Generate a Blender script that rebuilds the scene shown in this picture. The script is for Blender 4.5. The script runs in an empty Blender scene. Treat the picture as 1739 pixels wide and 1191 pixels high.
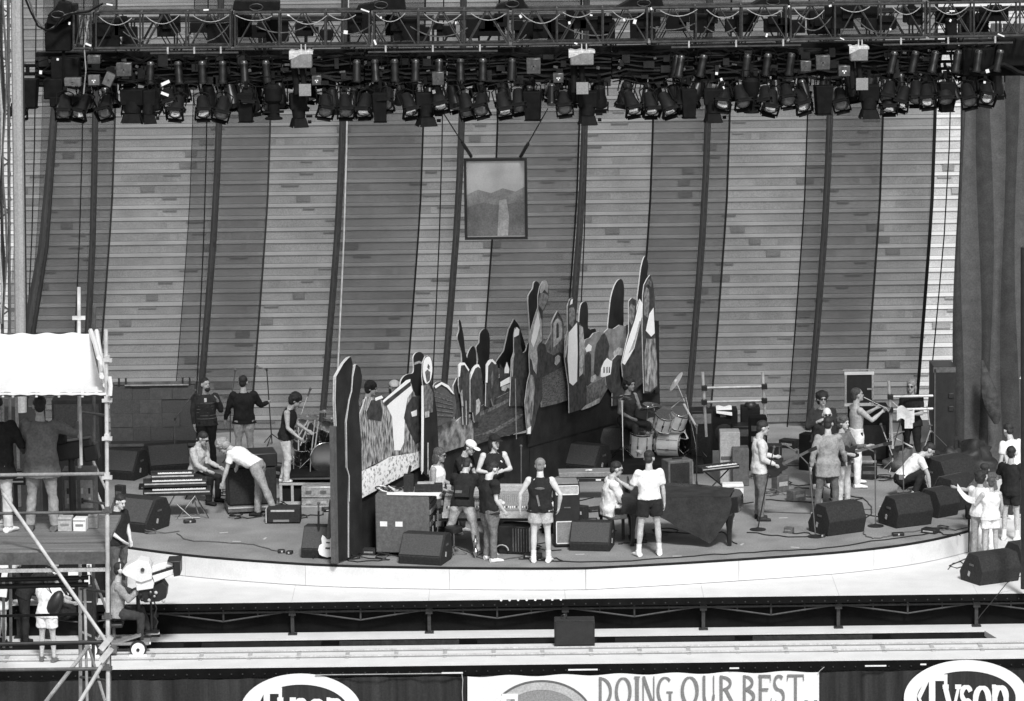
import bpy, math, random
from mathutils import Vector, Matrix, noise
random.seed(7)
V = Vector
sc = bpy.context.scene
COL = sc.collection
# ---------------------------------------------------------------- camera, sky, sun, exposure
FPX = 6950.0; CX, CY = 869.5, 595.5
TH = math.radians(9.28); RO = math.radians(0.70)
CAM = V((0, -71.0, 15.5))
Fw = V((0, math.cos(TH), -math.sin(TH))); U0 = V((0, math.sin(TH), math.cos(TH))); R0 = V((1, 0, 0))
Rv = R0*math.cos(RO) - U0*math.sin(RO); Uv = R0*math.sin(RO) + U0*math.cos(RO)
cd = bpy.data.cameras.new('camera'); cam = bpy.data.objects.new('camera', cd); COL.objects.link(cam)
cd.sensor_width = 36; cd.lens = FPX/1739*36; cd.clip_start = 1; cd.clip_end = 2000
cam.matrix_world = Matrix.Translation(CAM) @ Matrix((Rv, Uv, -Fw)).transposed().to_4x4()
sc.camera = cam
W = bpy.data.worlds.new('World'); sc.world = W; W.use_nodes = True
nt = W.node_tree; nt.nodes.clear()
sky = nt.nodes.new('ShaderNodeTexSky'); sky.sky_type = 'NISHITA'; sky.sun_disc = False
SUN_EL, SUN_AZ = math.radians(47), math.radians(12)       # azimuth measured from -Y (behind the camera) towards +X
sdir = V((math.sin(SUN_AZ)*math.cos(SUN_EL), -math.cos(SUN_AZ)*math.cos(SUN_EL), math.sin(SUN_EL)))
sky.sun_elevation = SUN_EL; sky.sun_rotation = math.atan2(sdir.x, sdir.y)
bwn = nt.nodes.new('ShaderNodeRGBToBW'); bg = nt.nodes.new('ShaderNodeBackground'); wo = nt.nodes.new('ShaderNodeOutputWorld')
bg.inputs['Strength'].default_value = 0.105
nt.links.new(sky.outputs[0], bwn.inputs[0]); nt.links.new(bwn.outputs[0], bg.inputs[0]); nt.links.new(bg.outputs[0], wo.inputs[0])
sl = bpy.data.lights.new('sun', 'SUN'); sl.energy = 2.0; sl.angle = math.radians(9)
so = bpy.data.objects.new('sun', sl); COL.objects.link(so); so.rotation_euler = sdir.to_track_quat('Z', 'Y').to_euler(); so.location = (0, -40, 60)
vs = sc.view_settings
sc.display_settings.display_device = 'sRGB'
vs.view_transform = 'Standard'; vs.look = 'None'; vs.exposure = 0.82; vs.gamma = 1; vs.use_curve_mapping = False
sc.render.engine = 'CYCLES'
try:
    sc.cycles.max_bounces = 6; sc.cycles.transparent_max_bounces = 16; sc.cycles.caustics_reflective = False; sc.cycles.caustics_refractive = False
except Exception: pass

# ---------------------------------------------------------------- pixel -> world helpers (photo pixels to real places)
def ray(px, py): return Fw*FPX + Rv*(px-CX) - Uv*(py-CY)
def at(px, py, z=0.0):
    d = ray(px, py); return CAM + d*((z-CAM.z)/d.z)
def pl(px, py, Y):
    d = ray(px, py); return CAM + d*((Y-CAM.y)/d.y)
def vpl(px, py, A, B):
    d = ray(px, py); n = V((-(B.y-A.y), B.x-A.x, 0)); return CAM + d*((A-CAM).dot(n)/d.dot(n))
def S(p): return FPX/((p-CAM).dot(Fw))           # photo pixels per metre at p

# ---------------------------------------------------------------- materials (all neutral: the photograph is black and white)
_m = {}
def mat(name, v, rough=0.7, metal=0.0, var=0.12, scale=3.0, bump=0.0, bscale=40.0, stretch=(1, 1, 1), lo=None, alpha=1.0, spec=0.5, coat=0.0, detail=4, sharp=None):
    if name in _m: return _m[name]
    m = bpy.data.materials.new(name); m.use_nodes = True; t = m.node_tree; b = t.nodes['Principled BSDF']
    b.inputs['Roughness'].default_value = rough; b.inputs['Metallic'].default_value = metal
    b.inputs['Specular IOR Level'].default_value = spec; b.inputs['Alpha'].default_value = alpha
    if coat: b.inputs['Coat Weight'].default_value = coat
    tc = t.nodes.new('ShaderNodeTexCoord'); mp = t.nodes.new('ShaderNodeMapping'); mp.inputs['Scale'].default_value = stretch
    t.links.new(tc.outputs['Object'], mp.inputs[0])
    n = t.nodes.new('ShaderNodeTexNoise'); n.inputs['Scale'].default_value = scale; n.inputs['Detail'].default_value = detail
    t.links.new(mp.outputs[0], n.inputs[0])
    r = t.nodes.new('ShaderNodeValToRGB')
    a = v*(1-var) if lo is None else lo; c = v*(1+var) if lo is None else v
    s0, s1 = sharp or (0.3, 0.7)
    r.color_ramp.elements[0].position = s0; r.color_ramp.elements[1].position = s1
    r.color_ramp.elements[0].color = (a, a, a, 1); r.color_ramp.elements[1].color = (c, c, c, 1)
    t.links.new(n.outputs['Fac'], r.inputs[0])
    g_ = t.nodes.new('ShaderNodeTexNoise'); g_.inputs['Scale'].default_value = 34; g_.inputs['Detail'].default_value = 3
    q_ = t.nodes.new('ShaderNodeMapRange'); q_.inputs['From Min'].default_value = .3; q_.inputs['From Max'].default_value = .7; q_.inputs['To Min'].default_value = .80 if v < .6 else .93; q_.inputs['To Max'].default_value = 1.20 if v < .6 else 1.05
    x_ = t.nodes.new('ShaderNodeMix'); x_.data_type = 'RGBA'; x_.blend_type = 'MULTIPLY'; x_.inputs[0].default_value = 1
    t.links.new(tc.outputs['Object'], g_.inputs[0]); t.links.new(g_.outputs['Fac'], q_.inputs[0]); t.links.new(r.outputs[0], x_.inputs[6]); t.links.new(q_.outputs[0], x_.inputs[7])
    t.links.new(x_.outputs[2], b.inputs['Base Color'])
    if bump:
        n2 = t.nodes.new('ShaderNodeTexNoise'); n2.inputs['Scale'].default_value = bscale; n2.inputs['Detail'].default_value = 3
        t.links.new(mp.outputs[0], n2.inputs[0])
        bn = t.nodes.new('ShaderNodeBump'); bn.inputs['Strength'].default_value = bump; bn.inputs['Distance'].default_value = 0.02
        t.links.new(n2.outputs['Fac'], bn.inputs['Height']); t.links.new(bn.outputs[0], b.inputs['Normal'])
    _m[name] = m; return m
BLK = mat('black_paint', 0.016, 0.45, var=.3, scale=8)
BLKM = mat('black_matte', 0.014, 0.9, var=.3, scale=5, spec=.2)
CARP = mat('speaker_carpet', 0.026, 0.85, var=.3, scale=30, bump=.3, bscale=120, spec=.3)
GRIL = mat('grille_cloth', 0.05, 0.75, var=.25, scale=60, bump=.3, bscale=200)
TRUS = mat('truss_metal', 0.07, 0.45, .6, var=.3, scale=10)
GALV = mat('galvanised_tube', 0.62, 0.45, .25, var=.25, scale=6, bump=.1)
DTUB = mat('dull_tube', 0.10, 0.6, .3, var=.3, scale=6)
CHR = mat('chrome', 0.75, 0.14, 1.0, var=.05)
WHT = mat('white_paint', 0.80, 0.55, var=.06, scale=4)
PLY = mat('raw_plywood', 0.36, 0.8, var=.2, scale=2, stretch=(1, 8, 1))
GREY = mat('grey_paint', 0.22, 0.6, var=.15)
MID = mat('mid_grey_case', 0.10, 0.65, var=.25, scale=12)
PALE = mat('pale_grey', 0.42, 0.6, var=.15, scale=8)
ALU = mat('aluminium', 0.55, 0.4, .7, var=.2, scale=12)

# ---------------------------------------------------------------- mesh building
class MB:
    def __init__(s): s.v = []; s.f = []; s.m = []
    def add(s, vs_, fs, mi=0):
        o = len(s.v); s.v += [V(p) for p in vs_]; s.f += [tuple(i+o for i in f) for f in fs]; s.m += [mi]*len(fs); return s
    def box(s, c, d, R=None, mi=0, taper=1.0):
        x, y, z = d[0]/2, d[1]/2, d[2]/2; c = V(c); vs_ = []
        for k, (a, b, e) in enumerate([(-1,-1,-1),(1,-1,-1),(1,1,-1),(-1,1,-1),(-1,-1,1),(1,-1,1),(1,1,1),(-1,1,1)]):
            q = taper if e > 0 else 1
            p = V((a*x*q, b*y*q, e*z)); vs_.append(c + (R @ p if R else p))
        return s.add(vs_, [(0,3,2,1),(4,5,6,7),(0,1,5,4),(1,2,6,5),(2,3,7,6),(3,0,4,7)], mi)
    def bar(s, p0, p1, w, h, mi=0):
        p0, p1 = V(p0), V(p1); d = p1-p0; q = d.to_track_quat('Z', 'Y').to_matrix()
        return s.box((p0+p1)/2, (w, h, d.length), q, mi)
    def loft(s, rings, n=12, mi=0, dome=True):
        # rings: (centre, ax, ay) with ax, ay half-axis vectors
        o = len(s.v); k = 0
        for c, ax, ay in rings:
            for i in range(n):
                a = 2*math.pi*i/n; s.v.append(V(c)+ax*math.cos(a)+ay*math.sin(a))
        for j in range(len(rings)-1):
            for i in range(n):
                a, b = o+j*n+i, o+j*n+(i+1) % n
                s.f.append((a, b, b+n, a+n)); s.m.append(mi)
        s.f.append(tuple(o+i for i in reversed(range(n)))); s.m.append(mi)
        e = o+(len(rings)-1)*n
        s.f.append(tuple(e+i for i in range(n))); s.m.append(mi)
        return s
    def cyl(s, p0, p1, r0, r1=None, n=10, mi=0):
        p0, p1 = V(p0), V(p1); r1 = r0 if r1 is None else r1
        q = (p1-p0).to_track_quat('Z', 'Y').to_matrix(); X, Y = q @ V((1,0,0)), q @ V((0,1,0))
        return s.loft([(p0, X*r0, Y*r0), (p1, X*r1, Y*r1)], n, mi)
    def tube(s, pts, r, n=6, mi=0):
        pts = [V(p) for p in pts]; rr = []
        for i, p in enumerate(pts):
            d = (pts[min(i+1, len(pts)-1)]-pts[max(i-1, 0)]).normalized()
            q = d.to_track_quat('Z', 'Y').to_matrix(); rad = r[i] if isinstance(r, (list, tuple)) else r
            if i and X.dot(q @ V((1,0,0))) < .5:                                       # keep the frame from flipping
                X2 = (X-d*X.dot(d)).normalized(); Y2 = d.cross(X2)
            else: X2, Y2 = q @ V((1,0,0)), q @ V((0,1,0))
            X, Y = X2, Y2
            rr.append((p, X*rad, Y*rad))
        return s.loft(rr, n, mi)
    def ell(s, c, r, R=None, nu=12, nv=8, mi=0):
        R = R or Matrix.Identity(3); c = V(c); rr = []
        for j in range(nv+1):
            a = math.pi*(j/nv); a = min(max(a, .12), math.pi-.12)
            rr.append((c + R @ V((0, 0, -r[2]*math.cos(a))), R @ V((r[0]*math.sin(a), 0, 0)), R @ V((0, r[1]*math.sin(a), 0))))
        return s.loft(rr, nu, mi)
    def lathe(s, prof, M=None, n=20, mi=0):
        M = M or Matrix.Identity(4); R = M.to_3x3(); rr = []
        for r, z in prof: rr.append((M @ V((0, 0, z)), R @ V((max(r, .0005), 0, 0)), R @ V((0, max(r, .0005), 0))))
        return s.loft(rr, n, mi)
    def prism(s, pts, d, mi=0, ms=None):
        # pts: 3D polygon, extruded along vector d; ms = material index of the rim
        n = len(pts); o = len(s.v); s.v += [V(p) for p in pts] + [V(p)+d for p in pts]
        s.f.append(tuple(o+i for i in range(n))); s.m.append(mi)
        s.f.append(tuple(o+n+i for i in reversed(range(n)))); s.m.append(mi)
        for i in range(n):
            j = (i+1) % n; s.f.append((o+j, o+i, o+n+i, o+n+j)); s.m.append(mi if ms is None else ms)
        return s
    def grid(s, fn, nu, nv, mi=0):
        o = len(s.v)
        for j in range(nv+1):
            for i in range(nu+1): s.v.append(V(fn(i/nu, j/nv)))
        for j in range(nv):
            for i in range(nu):
                a = o+j*(nu+1)+i; s.f.append((a, a+1, a+nu+2, a+nu+1)); s.m.append(mi)
        return s
    def xf(s, M): s.v = [M @ p for p in s.v]; return s
    def mesh(s, name, mats, smooth=35):
        me = bpy.data.meshes.new(name); me.from_pydata([tuple(p) for p in s.v], [], s.f)
        for m in (mats if isinstance(mats, (list, tuple)) else [mats]): me.materials.append(m)
        if len(me.materials) > 1: me.polygons.foreach_set('material_index', s.m)
        if smooth:
            me.polygons.foreach_set('use_smooth', [True]*len(me.polygons)); me.set_sharp_from_angle(angle=math.radians(smooth))
        return me
def link(name, me, parent=None, M=None):
    o = bpy.data.objects.new(name, me); COL.objects.link(o)
    if parent: o.parent = parent
    if M is not None: o.matrix_local = M
    return o
def ob(name, mb, mats, parent=None, world=False, bevel=0, kind=None, label=None, smooth=35):
    if world and parent:
        mb.xf(pmat(parent).inverted())
    o = link(name, mb.mesh(name, mats, smooth), parent)
    if bevel:
        b = o.modifiers.new('bevel', 'BEVEL'); b.width = bevel; b.segments = 2; b.limit_method = 'ANGLE'
    if kind: o['kind'] = kind
    if label: o['label'] = label
    return o
def pmat(o):
    M = Matrix.LocRotScale(o.location, o.rotation_euler, o.scale)
    return pmat(o.parent) @ M if o.parent else M
def tag(o, label, cat, group=None, kind=None):
    o['label'] = label; o['category'] = cat
    if group: o['group'] = group
    if kind: o['kind'] = kind
    return o
def thing(name, label, cat, loc, rz=0, group=None, kind=None):
    o = bpy.data.objects.new(name, None); COL.objects.link(o); o.empty_display_size = .2
    o.location = loc; o.rotation_euler = (0, 0, math.radians(rz)); return tag(o, label, cat, group, kind)
def struct(name, mb, mats, parent=None, **k):
    o = ob(name, mb, mats, parent, **k)
    if not parent: o['kind'] = 'structure'
    return o
def copytree(o, parent=None):
    c = o.copy(); COL.objects.link(c); c.parent = parent
    for ch in [x for x in o.children]: copytree(ch, c)
    return c
def Rz(d): return Matrix.Rotation(math.radians(d), 3, 'Z')
def Rx(d): return Matrix.Rotation(math.radians(d), 3, 'X')
def Ry(d): return Matrix.Rotation(math.radians(d), 3, 'Y')
ORD = ['first','second','third','fourth','fifth','sixth','seventh','eighth','ninth','tenth','eleventh','twelfth','thirteenth','fourteenth','fifteenth','sixteenth','seventeenth','eighteenth','nineteenth','twentieth']
ORD += ['twenty-'+w for w in ORD[:9]]+['thirtieth']+['thirty-'+w for w in ORD[:9]]+['fortieth']+['forty-'+w for w in ORD[:9]]
# ================================================================ ground, stage, apron, walkway
GRASS = mat('turf', 0.05, .9, var=.3, scale=2)
m = MB(); m.grid(lambda u, v: V((-300+600*u, -120+420*v, -3.0)), 1, 1); g = struct('ground', m, GRASS)
CARPET = mat('stage_carpet', 0.25, .95, var=.2, scale=1.3, bump=.25, bscale=90, spec=.15, detail=8)
APRN = mat('apron_white', 0.70, .7, var=.07, scale=2.2, bump=.05, bscale=60, detail=8)
FASC = mat('fascia_white', 0.64, .65, var=.08, scale=3, detail=8)
edge = [(-160,846),(-60,876),(40,900),(120,914),(207,928),(315,942),(431,952),(570,960),(763,964),(960,965),(1045,962),(1189,954),(1382,941),(1460,934),(1527,926),(1590,915),(1643,902)]
ep = [at(x, y) for x, y in edge]
def refine(pts, k=3):
    out = []
    for i in range(len(pts)-1):
        p0 = pts[max(i-1, 0)]; p1 = pts[i]; p2 = pts[i+1]; p3 = pts[min(i+2, len(pts)-1)]
        for j in range(k):
            t = j/k; out.append(.5*((2*p1)+(p2-p0)*t+(2*p0-5*p1+4*p2-p3)*t*t+(3*p1-p0-3*p2+p3)*t**3))
    return out+[pts[-1]]
ep = refine(ep, 3)
ZA = -0.40
back = [at(1650, 742), at(1850, 742), V((12, 14.1, 0)), V((-12, 14.1, 0)), V((-12, ep[0].y, 0))]
stg = thing('stage', 'curved main stage with grey carpet and white front edge', 'stage', (0, 3, 0), kind='structure'); del stg['category']
m = MB(); poly = ep+back
m.prism([p+V((0,0,-.06)) for p in poly], V((0, 0, .06))); ob('carpet', m, CARPET, stg, world=True)
# fascia panels, one by one
L = 0; cuts = [0]; 
for i in range(1, len(ep)):
    L += (ep[i]-ep[i-1]).length
    if L > 2.35 or i == len(ep)-1: cuts.append(i); L = 0
for a, b in zip(cuts[:-1], cuts[1:]):
    m = MB(); seg = [p.copy() for p in ep[a:b+1]]
    d0 = (seg[1]-seg[0]).normalized()*.003; seg[0] += d0; d1 = (seg[-2]-seg[-1]).normalized()*.003; seg[-1] += d1
    n = len(seg); o = []
    for k in range(n):
        t = (seg[min(k+1, n-1)]-seg[max(k-1, 0)]).normalized(); nn = V((t.y, -t.x, 0)); o.append(nn)
    vs_, fs = [], []
    for k, p in enumerate(seg):
        for off, z in ((.02, -.03), (.02, ZA+.012), (-.02, ZA+.012), (-.02, -.03)): vs_.append(V((p.x, p.y, z))+o[k]*off)
    for k in range(n-1):
        for q in range(4): a0 = k*4+q; a1 = k*4+(q+1) % 4; fs.append((a0, a1, a1+4, a0+4))
    fs += [(3,2,1,0), tuple((n-1)*4+q for q in range(4))]
    m.add(vs_, fs); ob('fascia_panel', m, FASC, stg, world=True)
m = MB(); m.tube([p+V((0,-.01,-.005)) for p in ep], .022, 6); ob('edge_trim', m, BLKM, stg, world=True)
m = MB(); e0 = at(1643, 902); e1 = at(1650, 742); m.prism([e0+V((.0,.0,-.07)), e1+V((0,0,-.07)), e1+V((0,0,ZA)), e0+V((0,0,ZA))], V((.03, 0, 0))); ob('side_skirt', m, BLKM, stg, world=True)
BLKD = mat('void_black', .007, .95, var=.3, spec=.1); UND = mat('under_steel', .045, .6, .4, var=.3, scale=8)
# apron, a level lower
YA = at(958, 1017, ZA).y
apr = thing('apron', 'white apron deck in front of the stage on steel supports', 'apron', (0, YA, ZA), kind='structure'); del apr['category']
seams = [pl(x, 1017, YA).x for x in (-205, 28, 261, 495, 728, 960, 1195, 1425, 1660, 1893)]
for a, b in zip(seams[:-1], seams[1:]):
    m = MB(); m.box(((a+b)/2, YA+6.5, ZA-.03), (b-a-.004, 13, .06)); ob('deck_panel', m, APRN, apr, world=True)
m = MB(); m.box((.2, YA-.012, ZA-.068), (21, .02, .125)); ob('edge_beam', m, BLKD, apr, world=True)
for i in range(60):
    if 26 <= i <= 33 : continue
m = MB()
for i in range(110):
    x = seams[0]+.2*i
    m.cyl((x, YA-.03, ZA-.09), (x, YA-.021, ZA-.09), .013, n=6)
ob('edge_hole', m, UND, apr, world=True, kind='stuff')
m = MB()
for k in range(8):
    p = pl(851+k*14.5, 1019.5-k*.18, YA-.04); m.cyl(p, p+V((0, .01, 0)), .022, n=8)
ob('edge_bulb', m, WHT, apr, world=True, kind='stuff')
ZW = ZA-.62
for x in seams:
    m = MB(); m.box((x, YA+.16, (ZA-.16+ZW)/2), (.06, .06, ZA-.16-ZW)); m.box((x, YA+.12, ZA-.22), (.12, .08, .09)); m.box((x, YA+.14, ZW+.012), (.16, .12, .02)); ob('post', m, UND, apr, world=True)
for a, b in zip(seams[:-1], seams[1:]):
    m = MB(); c = (a+b)/2; z0 = ZA-.2
    m.tube([(a+.12, YA+.1, z0), (c, YA+.1, z0-.16), (b-.12, YA+.1, z0)], .016); m.box((c, YA+.1, z0-.06), (.03, .03, .2)); m.box((c, YA+.1, ZA-.2), (b-a-.1, .04, .03))
    for q in (.25, .75): m.box((a+(b-a)*q, YA+.1, z0-.03), (.02, .02, .12))
    ob('under_brace', m, UND, apr, world=True)
m = MB(); m.box((0, YA+.32, (ZA-.17+ZW)/2), (24, .04, ZA-.17-ZW)); ob('under_drape', m, BLKD, apr, world=True)  # black sheet put where only shade fills the space under the deck
# lower walkway: two decks with a slot between them
def yw(py): return at(869, py, ZW).y
y0, y1, y2, y3 = YA+.6, yw(1081), yw(1094), yw(1127)
wk = thing('walkway', 'white lower walkway with a long dark slot along it', 'walkway', (0, y3, ZW), kind='structure'); del wk['category']
m = MB(); m.box((0, (y0+y1)/2, ZW-.012), (24, y0-y1, .024)); ob('rear_deck', m, APRN, wk, world=True)
m = MB(); m.box((0, (y2+y3)/2, ZW-.012), (24, y2-y3, .024)); ob('front_deck', m, APRN, wk, world=True)
xe = at(1690, 1078, ZW).x
m = MB(); m.prism([V((xe-.15, y1, ZW)), V((12, y1, ZW)), V((12, y2, ZW)), V((xe, y2, ZW))][::-1], V((0, 0, -.1))); ob('end_deck', m, APRN, wk, world=True)
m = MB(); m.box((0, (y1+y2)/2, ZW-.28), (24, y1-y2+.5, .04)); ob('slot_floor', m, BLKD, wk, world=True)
for k in range(9):
    p = pl(270+k*234-60, 1095, y1); m = MB(); m.box((p.x, y1+.03, ZW-.10), (2.1, .03, .1)); ob('slot_beam', m, [BLKM, BLK, TRUS][k % 3], wk, world=True)
m = MB(); m.box((0, y3+.02, ZW-.11), (24, .05, .16)); ob('front_beam', m, BLKD, wk, world=True)
m = MB()
for i in range(120): m.cyl((-11.5+.19*i, y3-.035, ZW-.12), (-11.5+.19*i, y3-.026, ZW-.12), .013, n=6)
ob('rivet', m, UND, wk, world=True, kind='stuff')
# dolly track
dr = thing('dolly_track', 'pale metal dolly track with cross ties along the white walkway', 'dolly track', (0, yw(1118), ZW))
ys = (yw(1104), yw(1114))
for i, y in enumerate(ys):
    m = MB(); m.cyl((-11.5, y, ZW+.035), (11.5, y, ZW+.035), .018, n=8); ob('rail', m, PALE, dr, world=True)
for k in range(28):
    x = -11.3+k*.84; m = MB(); m.box((x, sum(ys)/2, ZW+.008), (.07, ys[0]-ys[1]+.16, .012)); ob('tie', m, PALE, dr, world=True)
# front drape under walkway
DRP = mat('front_drape', 0.032, .85, var=.5, scale=2.5, stretch=(3, 1, .15), bump=.3, bscale=6, spec=.2)
yd = y3-.03
m = MB(); m.grid(lambda u, v: V((-11.5+23*u, yd-.03-.03*math.sin(u*140)-.015*math.sin(u*390), ZW-.2-1.6*v)), 600, 2)
o = ob('front_drape', m, DRP); tag(o, 'black pleated drape hanging below the white walkway', 'drape')

# ================================================================ grandstand behind
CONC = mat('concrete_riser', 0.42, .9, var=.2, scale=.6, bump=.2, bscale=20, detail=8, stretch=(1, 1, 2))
TREAD = mat('concrete_tread', 0.62, .9, var=.15, scale=.8, detail=8)  # paler than the risers: sunlight on the treads put into the colour
gs = thing('grandstand', 'concrete stadium seating rows rising behind the stage', 'grandstand', (0, 30, 0), kind='structure'); del gs['category']
Yg = 27.0; DZ, DY = .262, .36
zg0 = pl(869, 745, Yg).z
NR = 44
for i in range(NR):
    z = zg0+i*DZ; y = Yg+i*DY
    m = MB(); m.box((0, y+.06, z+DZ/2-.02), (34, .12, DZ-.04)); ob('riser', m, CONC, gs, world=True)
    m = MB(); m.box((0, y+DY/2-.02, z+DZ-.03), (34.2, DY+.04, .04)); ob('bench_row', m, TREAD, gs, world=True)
# darker step blocks and patched slabs in the rows
random.seed(3)
DSL = mat('dark_slab', 0.235, .9, var=.3, scale=1)
m = MB()
for i in range(NR):
    z = zg0+i*DZ; y = Yg+i*DY
    for k in range(10):
        x = -16+3.4*k+((i*.34) % 3.4)*(1 if (i//7) % 2 else -1)+random.uniform(-.25, .25)
        w = random.choice((.3, .36, .45)); h = random.choice((.045, .05, .15))
        m.box((x, y-.02, z+DZ-.065-h/2), (w, .05, h)); 
ob('step_block', m, DSL, gs, world=True, kind='stuff')
m = MB()
for i in range(NR):
    z = zg0+i*DZ; y = Yg+i*DY; x = -17
    while x < 17:
        w = random.choice((.9, 1.4, 2.2, 3.0)); 
        if random.random() < .45: m.box((x+w/2, y-.006, z+DZ/2-.035), (w*.9, .012, DZ-.07))
        x += w
ob('patched_slab', m, mat('patched_concrete', 0.37, .9, var=.15, scale=2), gs, world=True, kind='stuff')
m = MB(); m.box((0, Yg-.3, zg0-2), (34, .5, 4.0)); ob('retaining_wall', m, mat('wall_conc', .16, .9, var=.2, scale=1.2), gs, world=True)

# ================================================================ scrim behind the stage
def shift(y):
    T = [(-80, 4), (0, 2), (180, 0), (350, -6), (500, -17), (640, -28), (760, -38)]
    for (a, b), (c, d) in zip(T[:-1], T[1:]):
        if y <= c: return b+(d-b)*(y-a)/(c-a)
    return T[-1][1]
def scrim_mat(name, v, dens):
    m = bpy.data.materials.new(name); m.use_nodes = True; t = m.node_tree; t.nodes.clear()
    o = t.nodes.new('ShaderNodeOutputMaterial'); mx = t.nodes.new('ShaderNodeMixShader'); a = t.nodes.new('ShaderNodeBsdfTransparent'); d = t.nodes.new('ShaderNodeBsdfDiffuse')
    tc = t.nodes.new('ShaderNodeTexCoord'); n = t.nodes.new('ShaderNodeTexNoise'); n.inputs['Scale'].default_value = .9; n.inputs['Detail'].default_value = 5
    mr = t.nodes.new('ShaderNodeMapRange'); mr.inputs['To Min'].default_value = dens-.16; mr.inputs['To Max'].default_value = dens+.14
    d.inputs['Color'].default_value = (v, v, v, 1)
    t.links.new(tc.outputs['Object'], n.inputs[0]); t.links.new(n.outputs['Fac'], mr.inputs[0]); t.links.new(mr.outputs[0], mx.inputs[0])
    t.links.new(a.outputs[0], mx.inputs[1]); t.links.new(d.outputs[0], mx.inputs[2]); t.links.new(mx.outputs[0], o.inputs[0]); return m
SC1 = scrim_mat('gauze', .055, .68); SC2 = scrim_mat('gauze_double', .045, .50)
HEM = mat('hem', .03, .9, spec=.1)
YS = 13.6
def strip(x0, x1, Y, y0=-70, y1=742, k=1.0):
    def fn(u, v):
        py = y0+(y1-y0)*v; p = pl(x0+(x1-x0)*u+shift(py)*k, py, Y); p.y += .05*math.sin(u*9+x0)+.02*math.sin(u*23+v*3); return p
    return fn
bounds = [(34,196),(196,460),(460,720),(720,985),(985,1240),(1240,1500),(1500,1588)]
for i, (a, b) in enumerate(bounds):
    m = MB(); m.grid(strip(a, b, YS+.25), 14, 14)
    t = ob('gauze_backdrop', m, SC1); tag(t, 'wide translucent gauze backdrop, '+ORD[i]+' from the left', 'gauze backdrop', 'gauze backdrop panels')
dark = [(72,196),(328,460),(585,720),(846,985),(1110,1240),(1372,1500)]
for i, (a, b) in enumerate(dark):
    t = thing('gauze_overlap', 'darker doubled strip of gauze hanging, '+ORD[i]+' from the left', 'gauze backdrop', pl(a, 742, YS-.1), 0, 'darker doubled gauze strips')
    m = MB(); m.grid(strip(a, b, YS), 10, 14); ob('cloth', m, SC2, t, world=True)
    for e in (a, b):
        w = 3.2 if e == b or a in (846, 1110) else 1.6
        m = MB(); m.grid(strip(e-w/2, e+w/2, YS-.14), 1, 14); 
        ob('hem', m, HEM, t, world=True)
m = MB(); m.grid(strip(1586, 1591, YS+.1), 1, 14); t = ob('gauze_hem', m, HEM); tag(t, 'black hem cord at the right end of the gauze backdrop', 'cord')
for i, x in enumerate((60, 141, 352, 1615, 590, 752, 998)):
    r = .014 if i != 4 else .016
    m = MB(); m.tube([pl(x+shift(y)*(.6 if i != 3 else 1.2), y, YS-.3) for y in (-60, 100, 250, 400, 560, 700)], r, 5)
    t = ob('hanging_line', m, BLKM if i != 4 else GALV); tag(t, ['thin line at the far left beside the pale mast', 'thin line between the two leftmost dark poles', 'thin line left of the third dark pole', 'thin line over the bare bleachers at the right', 'pale cable beside the fourth dark pole', 'thin line left of the hanging picture', 'thin line beside the sixth dark pole'][i], 'cable')
POLE = mat('pole_cloth', .028, .7, var=.3, scale=3, stretch=(6, 6, .3))
def bpole(xs, wpx, label, Y=YS-.5):
    t = thing('backdrop_pole', label, 'pole', pl(xs[-1][0], xs[-1][1], Y), 0, 'tall dark leaning poles behind the stage')
    pts = [pl(x, y, Y) for x, y in xs]; w = [q/S(pts[0])/2 for q in wpx]
    m = MB(); m.loft([(p, V((w[i], 0, 0)), V((0, w[i], 0))) for i, p in enumerate(pts)], 10); ob('pole', m, POLE, t, world=True)
    m = MB(); m.tube([p+V((w[i]*.35, -w[i]*1.02, 0)) for i, p in enumerate(pts)], w[0]*.3, 5); ob('cord', m, TRUS, t, world=True)
ys_ = (-70, 0, 180, 300, 400, 500, 600, 660, 740)
bpole([(97,-70),(97,0),(93,180),(84,300),(74,420),(60,500),(48,570),(42,620),(30,740)], [12,12,13,15,18,22,24,26,28], 'leftmost dark pole, leaning hard and thick at its foot')
bpole([(163,-70),(163,0),(162,180),(160,300),(157,420),(153,500),(149,570),(146,640),(140,740)], [11]*9, 'second dark pole from the left, just right of the leaning thick one')
for i, x in enumerate((373, 583, 785, 994, 1203, 1410)):
    bpole([(x+shift(y)*1.05, y) for y in ys_], [11.5]*9, 'dark pole behind the stage, '+ORD[i+2]+' from the left')
# right hand curtain
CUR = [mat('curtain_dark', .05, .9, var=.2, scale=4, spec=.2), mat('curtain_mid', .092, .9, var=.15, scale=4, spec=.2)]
ct = thing('side_curtain', 'tall grey striped curtain closing the right side of the stage', 'curtain', pl(1690, 800, 9.5))
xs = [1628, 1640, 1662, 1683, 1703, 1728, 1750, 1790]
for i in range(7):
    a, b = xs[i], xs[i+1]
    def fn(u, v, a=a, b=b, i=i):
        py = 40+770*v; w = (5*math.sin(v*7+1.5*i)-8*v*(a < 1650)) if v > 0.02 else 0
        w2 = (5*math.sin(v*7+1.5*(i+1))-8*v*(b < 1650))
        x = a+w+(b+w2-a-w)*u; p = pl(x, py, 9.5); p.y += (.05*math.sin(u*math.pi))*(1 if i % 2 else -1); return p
    m = MB(); m.grid(fn, 8, 30); ob('fold', m, CUR[i % 2], ct, world=True)
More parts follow.
